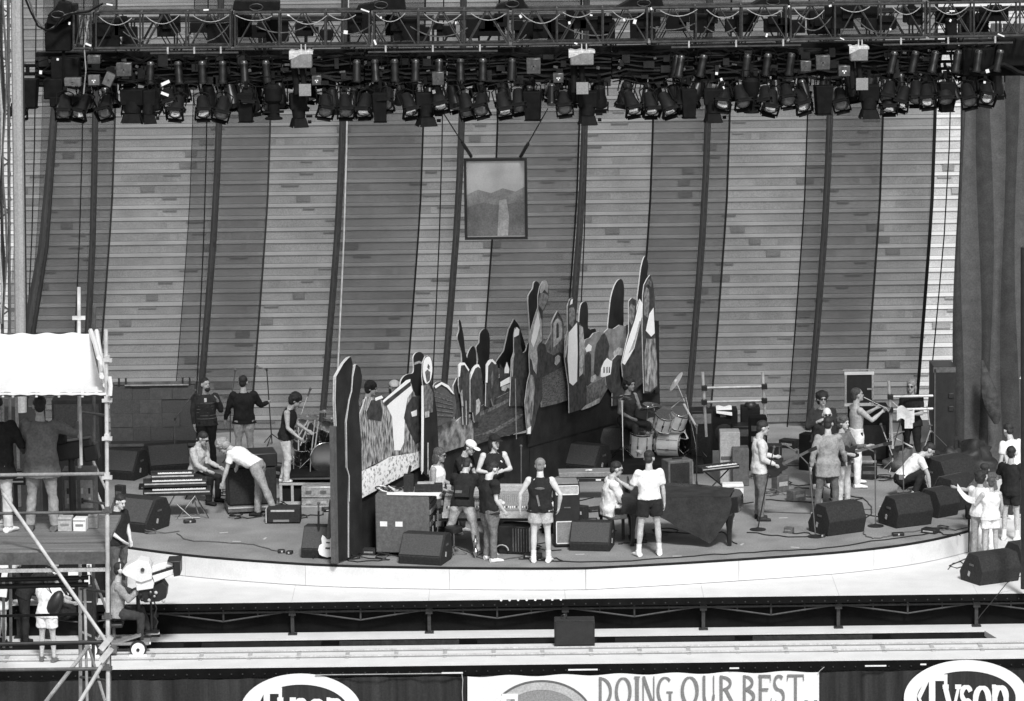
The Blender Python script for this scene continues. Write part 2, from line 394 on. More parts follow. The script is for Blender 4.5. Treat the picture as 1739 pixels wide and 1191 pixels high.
# ================================================================ lighting rig
_BLK0, _BLKM0 = BLK, BLKM
BLK = mat('rig_black', .007, .75, var=.4, scale=8, spec=.12); BLKM = mat('rig_black_matte', .007, .9, var=.3, spec=.15)
def qi(x, T):
    for (a, b), (c, d) in zip(T[:-1], T[1:]):
        if x <= c: return b+(d-b)*(x-a)/(c-a)
    return T[-1][1]
TOP = [(100, 23.4), (150, 23), (870, 17.6), (1300, 10), (1700, 3), (1900, -1)]
BOT = [(100, 83), (150, 82.5), (870, 75.5), (1300, 68), (1700, 61), (1900, 57)]
YT = 1.2; YR = 3.0
def truss(x0, x1, Y, dt, db, depth, label, npan=3, mt=TRUS):
    t = thing('lighting_truss', label, 'truss', pl((x0+x1)/2, qi((x0+x1)/2, BOT)+db, Y), 0, 'box truss sections above the stage')
    def P(x, top, back):
        p = pl(x, (qi(x, TOP)+dt) if top else (qi(x, BOT)+db), Y)
        if back: p = p+V((0, depth, 0))
        return p
    for top in (1, 0):
        for back in (0, 1):
            m = MB(); m.tube([P(x0+2, top, back), P((x0+x1)/2, top, back), P(x1-2, top, back)], .026, 7); ob('chord', m, mt, t, world=True)
    w = (x1-x0)/npan
    for k in range(npan+1):
        x = x0+w*k+(3 if k == 0 else -3 if k == npan else 0)
        for back in (0, 1):
            m = MB(); m.cyl(P(x, 1, back), P(x, 0, back), .019, n=6); ob('upright', m, mt, t, world=True)
        m = MB(); m.cyl(P(x, 1, 0), P(x, 1, 1), .016, n=6); m.cyl(P(x, 0, 0), P(x, 0, 1), .016, n=6); ob('cross_tie', m, mt, t, world=True)
    for k in range(npan):
        a, b = x0+w*k, x0+w*(k+1); c = (a+b)/2
        for back in (0, 1):
            m = MB(); m.cyl(P(a+6, 0, back), P(c, 1, back), .013, n=6); ob('diagonal', m, mt, t, world=True)
            m = MB(); m.cyl(P(c, 1, back), P(b-4, 0, back), .013, n=6); ob('diagonal', m, mt, t, world=True)
    return t
tx = [159+236*k for k in range(-1, 8)]; tx[0] = 122
i = 0
for a, b in zip(tx[:-1], tx[1:]):
    if a == 122: truss(122, 157, YT, 0, 0, .55, 'short end piece of the front box truss at its left end', 1); continue
    b = min(b, 1860)
    truss(a+1, b-1, YT, 0, 0, .55, 'front box truss section over the stage, '+ORD[i]+' full section from the left'); i += 1
DTR = mat('dark_truss', .022, .5, .5, var=.3, scale=8)
for k in range(6):
    a = 150+295*k; truss(a, a+293, YR, 14, 12, .6, 'rear dark box truss section behind the front truss, '+ORD[k]+' from the left', 4, DTR)
# cable swags inside the truss
CABL = mat('cable_grey', .33, .6, var=.3, scale=20)
random.seed(11); n = 0
def swag(x0, y0, x1, y1, sag, Y, r, mt, label, grp='cable swags in the truss', name='cable'):
    pts = []
    for i in range(9):
        u = i/8; pts.append(pl(x0+(x1-x0)*u, y0+(y1-y0)*u+sag*4*u*(1-u), Y))
    m = MB(); m.tube(pts, r, 5); o = ob(name, m, mt); return tag(o, label, 'cable', grp)
for k in range(20):
    x = 168+79*k+random.uniform(-6, 6)
    swag(x, qi(x, TOP)+5, x+random.uniform(45, 66), qi(x, TOP)+random.uniform(3, 8), random.uniform(8, 20), YT-.03, .008, CABL if k % 3 else ALU, 'slack pale cable looped inside the front truss, '+ORD[k]+' from the left')
for k in range(12):
    x = 190+128*k+random.uniform(-20, 20)
    swag(x, qi(x, TOP)+random.uniform(20, 34), x+random.uniform(40, 100), qi(x, TOP)+random.uniform(14, 44), random.uniform(6, 24), YT+.2, .011, MID, 'thick dark cable sagging low in the truss, '+ORD[k]+' from the left')
for k in range(9):   # bundles lying on the rig
    x = 150+180*k; pts = [pl(x+22*i, qi(x+22*i, BOT)+20+random.uniform(-3, 3), 1.9) for i in range(10)]
    m = MB(); 
    for q in range(4): m.tube([p+V((0, .05*q, random.uniform(-.06, .06))) for p in pts], .024, 5)
    tag(ob('cable_bundle', m, BLK), 'black cable bundle tied along the lamp bars, '+ORD[k]+' from the left', 'cable', 'cable bundles')
# lamp bars: two tiers of pipe front and back
bars = [(255,405,9.5,YT-.1),(625,845,11,YT-.1),(1140,1360,10,YT-.1),(1500,1720,12,YT-.1)]
for k, (a, b, d, Y) in enumerate(bars):
    t = thing('lamp_bar', 'pale pipe clamped just under the front truss, '+ORD[k]+' from the left', 'pipe', pl((a+b)/2, qi((a+b)/2, BOT)+d, Y), 0, 'pipes under the truss')
    m = MB(); m.tube([pl(x, qi(x, BOT)+d, Y) for x in (a, (a+b)/2, b)], .02, 7); ob('pipe', m, TRUS, t, world=True)
    for x in (a+30, (a+b)/2, b-30):
        m = MB(); m.box(pl(x, qi(x, BOT)+d/2, Y), (.03, .05, .12)); ob('clamp', m, ALU, t, world=True)
for k in range(8):
    a = 40 if k == 0 else 130+205*k-100; b = a+200; dd, Y = (36, 2.0)
    t = thing('lamp_bar', 'long black lamp pipe in the dark rig, '+ORD[k]+' from the left', 'pipe', pl((a+b)/2, qi((a+b)/2, BOT)+dd, Y), 0, 'black lamp pipes')
    for d2 in (28, 42, 54):
        m = MB(); m.tube([pl(x, qi(x, BOT)+d2, Y+(.3 if d2 == 42 else 0)) for x in (a, b)], .03, 7); ob('pipe', m, BLK, t, world=True)
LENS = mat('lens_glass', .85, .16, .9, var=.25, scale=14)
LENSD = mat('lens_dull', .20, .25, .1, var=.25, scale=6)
CAN = mat('lamp_can', .016, .35, .3, var=.3, scale=10)
CAP = mat('lamp_cap', .10, .3, .6, var=.3, scale=10)
def par_proto(kind):
    t = thing('stage_lamp', 'x', 'stage lamp', (0, 0, 0))
    Y90 = Matrix.Identity(4)
    if kind == 'up':      # long can, hangs cap up
        m = MB(); m.lathe([(.02, 0), (.05, -.005), (.068, -.03), (.07, -.06)]); ob('end_cap', m, CAP, t)
        m = MB(); m.lathe([(.066, -.06), (.072, -.07), (.072, -.33), (.088, -.36), (.088, -.39)]); ob('can', m, CAN, t)
        m = MB(); m.lathe([(.078, -.40), (.082, -.394)]); ob('lens', m, LENSD, t)
    else:
        m = MB(); m.lathe([(.03, .0), (.075, -.02), (.085, -.06), (.09, -.16), (.108, -.22), (.108, -.33)]); ob('can', m, CAN, t)
        m = MB(); 
        for a in range(4):
            R = Rz(90*a); m.box(R @ V((.118, 0, -.335)), (.022, .25, .02), R)
            m.box(R @ V((.121, 0, -.365)), (.01, .2, .05), R)
        ob('colour_frame', m, BLK, t)
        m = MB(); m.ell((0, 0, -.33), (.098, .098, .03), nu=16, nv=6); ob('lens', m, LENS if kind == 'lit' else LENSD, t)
    m = MB(); w = .12
    m.tube([(-w, 0, -.16), (-w, 0, .05), (-w*.4, 0, .10), (w*.4, 0, .10), (w, 0, .05), (w, 0, -.16)], .010, 5); m.box((0, 0, .13), (.05, .05, .07)); ob('yoke', m, BLK, t)
    return t
protos = {k: par_proto(k) for k in ('up', 'lit', 'dull')}; used = set()
def lamp(kind, px, py, Y, tilt, yaw, label, grp):
    if kind in used: o = copytree(protos[kind])
    else: o = protos[kind]; used.add(kind)
    o.location = pl(px, py, Y); o.scale = (1.0, 1.0, 1.0) if kind == 'up' else (1.22, 1.22, 1.22); o.rotation_euler = (math.radians(tilt), math.radians(yaw), random.uniform(-.3, .3)); o['label'] = label; o['group'] = grp; return o
upx = [256,302,343,378,414,451,606,636,670,706,746,782,820,870,1150,1158,1196,1270,1305,1345,1520,1556,1590,1628,1663,1700]
upx = sorted(set(upx)); 
for k, x in enumerate(upx):
    lamp('up', x, qi(x, BOT)+23, 1.45+random.uniform(0, .2), random.uniform(-6, 6), random.uniform(-3, 4) + (9 if x > 1100 else 0), 'long can lamp in the upper front row, '+ORD[k]+' from the left', 'upper row of can lamps')
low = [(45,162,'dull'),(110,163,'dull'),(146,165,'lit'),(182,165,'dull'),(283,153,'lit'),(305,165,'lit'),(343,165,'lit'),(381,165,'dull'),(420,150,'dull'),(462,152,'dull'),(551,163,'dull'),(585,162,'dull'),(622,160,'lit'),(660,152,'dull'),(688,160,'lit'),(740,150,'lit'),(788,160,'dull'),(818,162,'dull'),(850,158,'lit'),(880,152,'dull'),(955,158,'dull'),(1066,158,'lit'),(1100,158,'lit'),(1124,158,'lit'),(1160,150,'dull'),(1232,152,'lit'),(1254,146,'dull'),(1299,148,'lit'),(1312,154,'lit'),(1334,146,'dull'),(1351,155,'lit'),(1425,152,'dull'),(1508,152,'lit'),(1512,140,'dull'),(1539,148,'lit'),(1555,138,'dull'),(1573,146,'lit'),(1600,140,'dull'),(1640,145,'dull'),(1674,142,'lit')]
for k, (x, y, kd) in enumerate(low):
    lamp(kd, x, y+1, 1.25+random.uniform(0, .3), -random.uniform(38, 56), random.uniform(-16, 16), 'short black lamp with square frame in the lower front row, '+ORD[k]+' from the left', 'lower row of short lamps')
for r in range(3):
    for k in range(38):
        x = 100+42*k+r*19+random.uniform(-7, 7)
        if x > 1700: continue
        kd = random.choice(('dull', 'dull', 'up', 'dull'))
        lamp(kd, x, qi(x, BOT)+(54, 30, 66)[r]+random.uniform(-6, 7), (2.55, 2.3, 1.75)[r]+random.uniform(0, .3), random.uniform(-40, 30), random.uniform(-18, 18), 'black lamp deep in the dark rig, '+ORD[k]+' in the '+('lower', 'upper', 'middle')[r]+' rear row', 'rear lamps of the rig')
random.seed(21)
for k in range(11):
    a = 60 if k == 0 else 140*k+60; b = a+138
    t = thing('cable_tray', 'black tray stuffed with cables behind the lamps, '+ORD[k]+' from the left', 'cable tray', pl((a+b)/2, qi(a, BOT)+48, 2.0), 0, 'cable trays behind the lamps')
    m = MB(); m.prism([pl(a, qi(a, BOT)+7, 2.05), pl(b, qi(b, BOT)+7, 2.05), pl(b, qi(b, BOT)+62, 2.05), pl(a, qi(a, BOT)+62, 2.05)][::-1], V((0, .3, 0))); ob('tray', m, BLKM, t, world=True)
    m = MB()
    for q in range(7):
        yy = 16+8*q+random.uniform(-3, 3); m.tube([pl(a+(b-a)*i/6, qi(a, BOT)+yy+random.uniform(-4, 4), 2.0-.03*(q % 3)) for i in range(7)], random.uniform(.012, .03), 5)
    for q in range(6):
        m.box(pl(random.uniform(a, b), qi(a, BOT)+random.uniform(18, 66), 1.95), (random.uniform(.06, .2), .15, random.uniform(.06, .2)))
    ob('cable_loom', m, CAN, t, world=True)
    m = MB()
    for q in range(5): m.box(pl(random.uniform(a, b), qi(a, BOT)+random.uniform(18, 52), 1.9), (random.uniform(.02, .10), .03, random.uniform(.015, .06)), Ry(random.uniform(-30, 30)))
    ob('connector', m, MID, t, world=True, kind='stuff')
for k in range(48):
    x = 165+32.5*k+random.uniform(-20, 20); w = random.uniform(.2, .55); h = random.uniform(.18, .42)
    p = pl(x, qi(x, BOT)-random.uniform(18, 40), random.choice((YT+.9, YT+.3, YT+1.4)))
    m = MB(); m.box(p, (w, .2, h)); m.box(p+V((random.uniform(-.2, .2), -.1, .1)), (w*.5, .1, h*.6)); tag(ob('black_box', m, BLKM, bevel=.01), 'black box wedged inside the truss, '+ORD[k]+' from the left', 'box', 'boxes inside the truss')
# big hooded spotlights reaching lowest
def hood(px, pyb, wpx, style, label):
    Y = 1.15; p = pl(px, pyb, Y); s = S(p); w = wpx/s; h = .62 if style != 'small' else .5
    t = thing('hooded_spotlight', label, 'spotlight', (p.x, Y, p.z), random.uniform(-12, 12), 'large hooded spotlights under the rig')
    if style == 'door':
        m = MB(); m.box((0, .1, h*.72), (w*.85, w*.8, h*.45)); ob('housing', m, BLK, t, bevel=.015)
        m = MB(); m.cyl((0, .05, h*.52), (0, -.02, h*.22), w*.36, w*.30, 14); ob('snout', m, BLK, t)
        for a in range(4):
            R = Rz(90*a+8); m = MB(); m.prism([R @ V(q) for q in ((w*.30, -w*.28, h*.26), (w*.30, w*.28, h*.26), (w*.42, w*.36, .0), (w*.42, -w*.36, .0))], R @ V((-.008, 0, 0))); ob('barn_door', m, BLK, t)
        m = MB(); m.box((w*.52, 0, h*.3), (w*.3, .05, .04)); m.cyl((w*.45, 0, h*.14), (w*.62, 0, h*.14), .03); ob('tilt_knob', m, BLK, t)
    elif style == 'ellip':
        m = MB(); m.lathe([(w*.3, h), (w*.5, h*.9), (w*.5, h*.55), (w*.34, h*.45), (w*.34, .05), (w*.5, .03), (w*.5, 0)], n=16); ob('housing', m, BLK, t)
        m = MB(); m.box((0, 0, h*.22), (w*1.15, w*.6, .03)); ob('colour_frame', m, BLK, t)
    else:
        m = MB(); m.box((0, 0, h*.5), (w, w*.9, h), taper=1.25); ob('housing', m, BLK, t, bevel=.01)
        m = MB(); m.box((0, 0, -.012), (w*1.1, w, .02)); ob('colour_frame', m, BLK, t)
    m = MB(); m.tube([(-w*.52, .1, h*.7), (-w*.52, .1, h*1.2), (w*.52, .1, h*1.2), (w*.52, .1, h*.7)], .014, 5); m.box((0, .1, h*1.27), (.06, .06, .12)); ob('yoke', m, BLK, t)
for k, (x, y, w, st) in enumerate([(226,208,46,'door'),(252,210,30,'door'),(418,206,22,'small'),(465,203,30,'ellip'),(508,216,34,'door'),(646,206,20,'small'),(724,214,40,'door'),(905,203,24,'small'),(998,212,38,'door'),(1170,199,21,'small'),(1211,208,36,'door'),(1276,192,26,'ellip'),(1398,193,24,'small'),(1476,201,40,'door'),(1607,188,22,'small'),(47,182,30,'small')]):
    hood(x, y, w, st, 'large black hooded spotlight hanging lowest, '+ORD[k]+' from the left')
# pale wrapped boxes
WRAP = mat('plastic_wrap', .52, .3, var=.15, scale=14, bump=.5, bscale=18)
MIDP = mat('tag_grey', .24, .6); PLATE = mat('control_face', .20, .5, var=.2, scale=8)
for k, (x, y, w, h, wr) in enumerate([(512,101,36,28,1),(988,98,40,24,1),(1458,91,30,24,1)]):
    p = pl(x, y, .95); s = S(p); w /= s; h /= s
    t = thing('control_box', 'grey box draped with white plastic on the rig, '+ORD[k]+' from the left', 'box', p, 0, 'wrapped boxes on the rig')
    m = MB(); m.box((0, 0, 0), (w, .3, h)); ob('case', m, PLATE, t, bevel=.02)
    m = MB(); m.grid(lambda u, v: V(((u-.5)*w*1.12, -.155 if v < .45 else -.155+.34*(v-.45)/.55, (h*.5+.012+.01*math.sin(u*17)) if v > .45 else h*.5-h*(.15+.55*max(0, .45-u)**.7)*(1-v/.45))), 12, 10); ob('plastic_sheet', m, WRAP, t)
    m = MB(); m.box((0, 0, h*.5+.06), (.02, .02, .12)); m.box((w*.2, 0, h*.5+.06), (.02, .02, .12)); ob('hanger', m, ALU, t)
    # pale square plate under it on the yoke
    p2 = pl(x+(6 if k == 0 else 1 if k == 1 else 6), y+52, .8); m = MB(); m.box(p2, (.21, .02, .21)); tag(ob('gear_tag', m, MIDP), 'square pale plate below the wrapped box, '+ORD[k]+' from the left', 'plate', 'pale square plates')
    m = MB(); m.cyl(p2+V((0, .1, -.1)), p+V((0, .1, -h/2)), .05); m.cyl(p2+V((-.14, .15, -.1)), p+V((-.14, .15, -h/2)), .06); tag(ob('hanging_column', m, BLK), 'black column joining wrapped box to its spotlight, '+ORD[k]+' from the left', 'bracket', 'black columns')
for k, (x, y, w, h) in enumerate([(160,136,19,17),(185,135,16,22),(124,139,28,14),(160,101,22,14),(538,136,16,16),(744,133,20,22),(948,132,18,16),(1433,120,20,18),(211,118,26,22),(906,112,24,26),(1397,106,24,24),(1368,112,18,18)]):
    p = pl(x, y, .95); s = S(p); t = thing('small_gear_box', 'small dark grey gear box among the lamps, '+ORD[k]+' listed left to right', 'box', p, 0, 'small gear boxes on the rig')
    t['label'] = ['small grey box with a white mark in the rig at far left','tilted grey box right of the box with the white mark','pale horizontal box left of the box with the white mark','box hanging above the one with the white mark','small dark box right of the leftmost wrapped box','dark box above the middle left barn door lamp','dark box left of the middle wrapped box','dark box left of the rightmost wrapped box','dark box above the leftmost large spotlight','dark box above the spotlight right of the picture','dark box over the lamp left of the rightmost wrapped box','dark box between two lamps right of centre'][k]
    R = Ry(25) if k == 1 else Matrix.Identity(3)
    m = MB(); m.box((0, 0, 0), (w/s, .2, h/s), R); ob('case', m, CAP if k > 2 else MID, t, bevel=.01)
    m = MB(); m.box((0, -.105, 0), (w/s*.35, .01, h/s*.12)); m.box((0, -.105, -h/s*.1), (w/s*.1, .01, h/s*.3)); ob('mark', m, WHT if k in (0, 4, 6, 7) else MID, t)
# small glints on tape and shackles, painted as plain white scraps
m_glint = mat('white_tape', .8, .5)
random.seed(5)
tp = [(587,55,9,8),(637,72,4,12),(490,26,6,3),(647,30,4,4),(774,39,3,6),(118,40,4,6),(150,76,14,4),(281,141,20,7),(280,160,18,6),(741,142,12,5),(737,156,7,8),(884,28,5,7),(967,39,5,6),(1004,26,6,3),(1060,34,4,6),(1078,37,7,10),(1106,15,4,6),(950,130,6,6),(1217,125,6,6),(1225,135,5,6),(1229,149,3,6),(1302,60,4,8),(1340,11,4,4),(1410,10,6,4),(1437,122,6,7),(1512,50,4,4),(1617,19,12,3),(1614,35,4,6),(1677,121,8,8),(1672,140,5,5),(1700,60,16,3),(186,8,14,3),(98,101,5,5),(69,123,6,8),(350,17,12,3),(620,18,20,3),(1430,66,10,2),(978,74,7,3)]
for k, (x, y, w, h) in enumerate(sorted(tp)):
    p = pl(x, y, YT-.12); s = S(p); m = MB(); m.box(p, (w/s*.75, .02, h/s*.75), Ry(random.uniform(-25, 25))); tag(ob('tape_scrap', m, m_glint), 'small bright scrap of tape on the lighting rig, '+ORD[k]+' from the left', 'tape', 'bright scraps on the rig')
# gear standing on top of the truss
for k, pts in enumerate([[(395,18),(397,2),(474,3),(474,19)],[(604,18),(608,10),(640,4),(655,-6),(686,-4),(689,18)],[(1046,14),(1078,-4),(1122,-8),(1128,12)],[(1276,9),(1296,-3),(1338,-9),(1342,8)],[(1580,-3),(1585,-12),(1640,-14),(1640,0)],[(838,18),(846,9),(862,5),(868,-12),(884,-12),(892,8),(900,17)],[(96,44),(78,40),(82,24),(93,14),(100,2),(118,6),(120,30)]]):
    m = MB(); m.prism([pl(x, y, YT+.05) for x, y in pts][::-1], V((0, .42, 0)))
    t = thing('rig_gear', ['flat black box on top of the front truss at left','black wedge shaped lamp on the truss left of centre','black wedge shaped lamp on the truss right of centre','smaller black wedge on the truss near the right','black lump on the truss at far right','coiled black gear on the truss above the picture','black hoist hanging at the left end of the truss'][k], 'stage gear', pl(pts[0][0], pts[0][1], YT+.2), 0)
    ob('housing', m, BLK, t, world=True, bevel=.015)
    m = MB(); q = pl(sum(a for a, b in pts)/len(pts), sum(b for a, b in pts)/len(pts)+2, YT-.02); m.tube([q+V((.12*math.cos(a), 0, .06*math.sin(a))) for a in [i*.7 for i in range(10)]], .008, 5); ob('handle', m, TRUS, t, world=True)
# cluster at the left end
t = thing('rig_end_stack', 'dark stack of boxes and hoist chain at the left end of the rig', 'stage gear', pl(110, 150, 1.6))
m = MB(); m.box(pl(100, 62, 1.6), (.46, .4, .5)); m.box(pl(118, 40, 1.8), (.3, .4, .7)); ob('upper_box', m, BLK, t, world=True, bevel=.02)
m = MB(); m.box(pl(112, 118, 1.7), (.5, .4, .42)); m.box(pl(92, 150, 1.6), (.34, .4, .36)); m.box(pl(112, 172, 1.5), (.55, .3, .18)); ob('lower_box', m, BLK, t, world=True, bevel=.02)
m = MB(); m.tube([pl(108, y, 1.5) for y in (-30, 60, 140)], .03, 5); ob('chain', m, BLK, t, world=True)
for k, c in enumerate([[(40,-10),(52,20),(65,45),(80,52),(92,48),(104,30),(118,24),(150,20),(175,6)],[(46,-10),(60,30),(78,54),(95,44),(110,26),(125,22)],[(60,118),(66,105),(80,100),(84,112),(70,122),(62,112)],[(142,160),(146,120),(143,80),(150,30)]]):
    m = MB(); m.tube([pl(x, y, 1.05+.05*k) for x, y in c], .02 if k < 2 else .012, 6); tag(ob('cable', m, [BLK, MID, BLK, CABL][k]), ['thick black cable drooping to the left end of the truss','thinner dark cable beside the thick drooping one','coil of black cable left of the rig','grey cable down the left end upright'][k], 'cable')
t = thing('rig_end_stack', 'dark stack of gear at the right end of the rig before the curtain', 'stage gear', pl(1700, 110, 1.8))
m = MB(); m.box(pl(1690, 104, 2.0), (1.2, .4, .5)); m.box(pl(1725, 88, 1.8), (.7, .4, .5)); ob('upper_box', m, BLK, t, world=True, bevel=.03)
m = MB(); m.tube([pl(1645+i*12, 118+8*math.sin(i), 1.6) for i in range(10)], .05, 6); ob('cable_bundle', m, BLK, t, world=True)
m = MB(); m.box(pl(1615, 58, 1.4), (.2, .2, .55)); t = tag(ob('chain_motor', m, BLK, bevel=.03), 'black chain motor inside the front truss near the right end', 'hoist')
BLK, BLKM = _BLK0, _BLKM0
# hanging framed picture (plain stand-in: pale above, grey below)
A = pl(842, 338, 5.0); s = S(A); w, h = 107/s, 138/s
t = thing('hanging_picture', 'framed picture hung on two straps in front of the backdrop', 'picture', (A.x, A.y, A.z))
FR = mat('frame_black', .02, .5)
for (cx, cz, ww, hh) in ((0, h/2-.02, w, .05), (0, -h/2+.02, w, .05)): m = MB(); m.box((cx, 0, cz), (ww, .07, hh)); ob('frame_bar', m, FR, t)
for sx in (-1, 1): m = MB(); m.box((sx*(w/2-.022), 0, 0), (.05, .07, h-.095)); ob('frame_bar', m, FR, t)
m = MB(); m.box((0, .01, 0), (w-.09, .02, h-.09)); ob('canvas', m, mat('canvas_pale', .62, .8, var=.12, scale=3, detail=8), t)
C1 = mat('canvas_grey', .24, .8, var=.25, scale=3, detail=8); C2 = mat('canvas_mid', .33, .8, var=.3, scale=5, detail=8)
def patch(name, pts, mt, d):     # flat painted shapes on the canvas; px offsets from the picture centre
    m = MB(); m.prism([V((x/s, -.001-d, -z/s)) for x, z in pts][::-1], V((0, -.003, 0))); ob(name, m, mt, t)
patch('painted_hill', [(-49,-8),(-30,-16),(-8,-10),(12,-18),(34,-12),(49,-20),(49,63),(-49,63)], C2, 0)
patch('painted_field', [(-49,14),(-20,6),(10,12),(49,2),(49,63),(-49,63)], C1, .004)
patch('painted_path', [(6,2),(18,1),(22,30),(20,63),(2,63),(4,30)], mat('canvas_light', .55, .8, var=.2, scale=6), .008)
for k, (a, b, c, d2) in enumerate([(745,180,800,266),(930,185,884,266)]):
    m = MB(); m.tube([pl(a, b, 3.4), pl(c, d2, 5)], .012, 5); q0 = pl(a, b, 3.4); q1 = pl(c, d2, 5); m.tube([q0.lerp(q1, .72), q1], .035, 5); ob('strap', m, BLK, t, world=True)
# far left lattice mast, nearer than the stage
t = thing('lattice_mast', 'dark lattice mast with cables at the left edge of the photo', 'mast', pl(6, 1191, -4.0))
for x in (-12, 2, 14):
    m = MB(); m.tube([pl(x+q*.004, q, -4) for q in (-60, 300, 700, 1100)], .028, 6); ob('leg', m, DTUB, t, world=True)
for k in range(16):
    y = -40+42*k; m = MB(); m.cyl(pl(-12, y, -4), pl(14, y+(20 if k % 2 else -20), -4), .014, n=5); m.box(pl(16, y, -4), (.05, .05, .06)); ob('brace', m, DTUB, t, world=True)
for k in range(5):
    m = MB(); m.tube([pl(-8+k*4+4*math.sin(i*1.3+k), -50+60*i, -4.1) for i in range(11)], .02, 5); ob('cable', m, [BLK, MID, PALE, BLK, MID][k], t, world=True)
m = MB(); m.loft([(pl(28+q*.012, q, -1), V((.10, 0, 0)), V((0, .1, 0))) for q in (-60, 200, 420, 700)], 8)
t = thing('pale_mast', 'pale grey mast standing behind the lattice mast at far left', 'mast', pl(30, 700, -1)); ob('shaft', m, mat('mast_paint', .34, .6, var=.06), t, world=True)
m = MB(); m.tube([pl(38+q*.012, q, -1) for q in (-60, 200, 420, 700)], .02, 5); ob('edge_cable', m, BLK, t, world=True)
# ================================================================ people
SKIN = mat('skin', .46, .55, var=.08, scale=12, bump=.05)
SKIND = mat('skin_tanned', .30, .55, var=.08, scale=12)
SKINP = mat('skin_pale', .62, .55, var=.06, scale=12)
HAIR = {'dark': mat('hair_dark', .02, .6, var=.5, scale=40, bump=.5, bscale=90), 'mid': mat('hair_mid', .07, .6, var=.5, scale=40, bump=.5, bscale=90), 'fair': mat('hair_fair', .28, .6, var=.4, scale=40, bump=.5, bscale=90), 'grey': mat('hair_grey', .22, .7, var=.3, scale=40, bump=.4, bscale=90)}
def cloth(name, v, var=.14): return mat('cloth_'+name, v, .9, var=var, scale=9, bump=.6, bscale=13, spec=.2)
CL = {k: cloth(k, v) for k, v in dict(white=.80, offwhite=.62, light=.45, stone=.30, jean=.17, grey=.13, denim=.10, dark=.042, black=.022).items()}
EYE = mat('eye_dark', .01, .2); LIP = mat('lip', .12, .5)
TEMP = []
def frame(d, hint):
    d = d.normalized(); x = hint - d*hint.dot(d)
    if x.length < .05: x = V((1, 0, 0)) - d*d.x
    x.normalize(); return x, d.cross(x)
def limb(m, pts, rads, n=12, flat=1.0, hint=V((1, 0, 0))):
    rr = []
    for i, p in enumerate(pts):
        d = pts[min(i+1, len(pts)-1)]-pts[max(i-1, 0)]; x, y = frame(d, hint)
        r = rads[i]; rr.append((p, x*r, y*r*flat))
    m.loft(rr, n)
def sphere(m, c, r): m.ell(c, (r, r, r), nu=12, nv=7)
def seg(a, b, t): return a+(b-a)*t
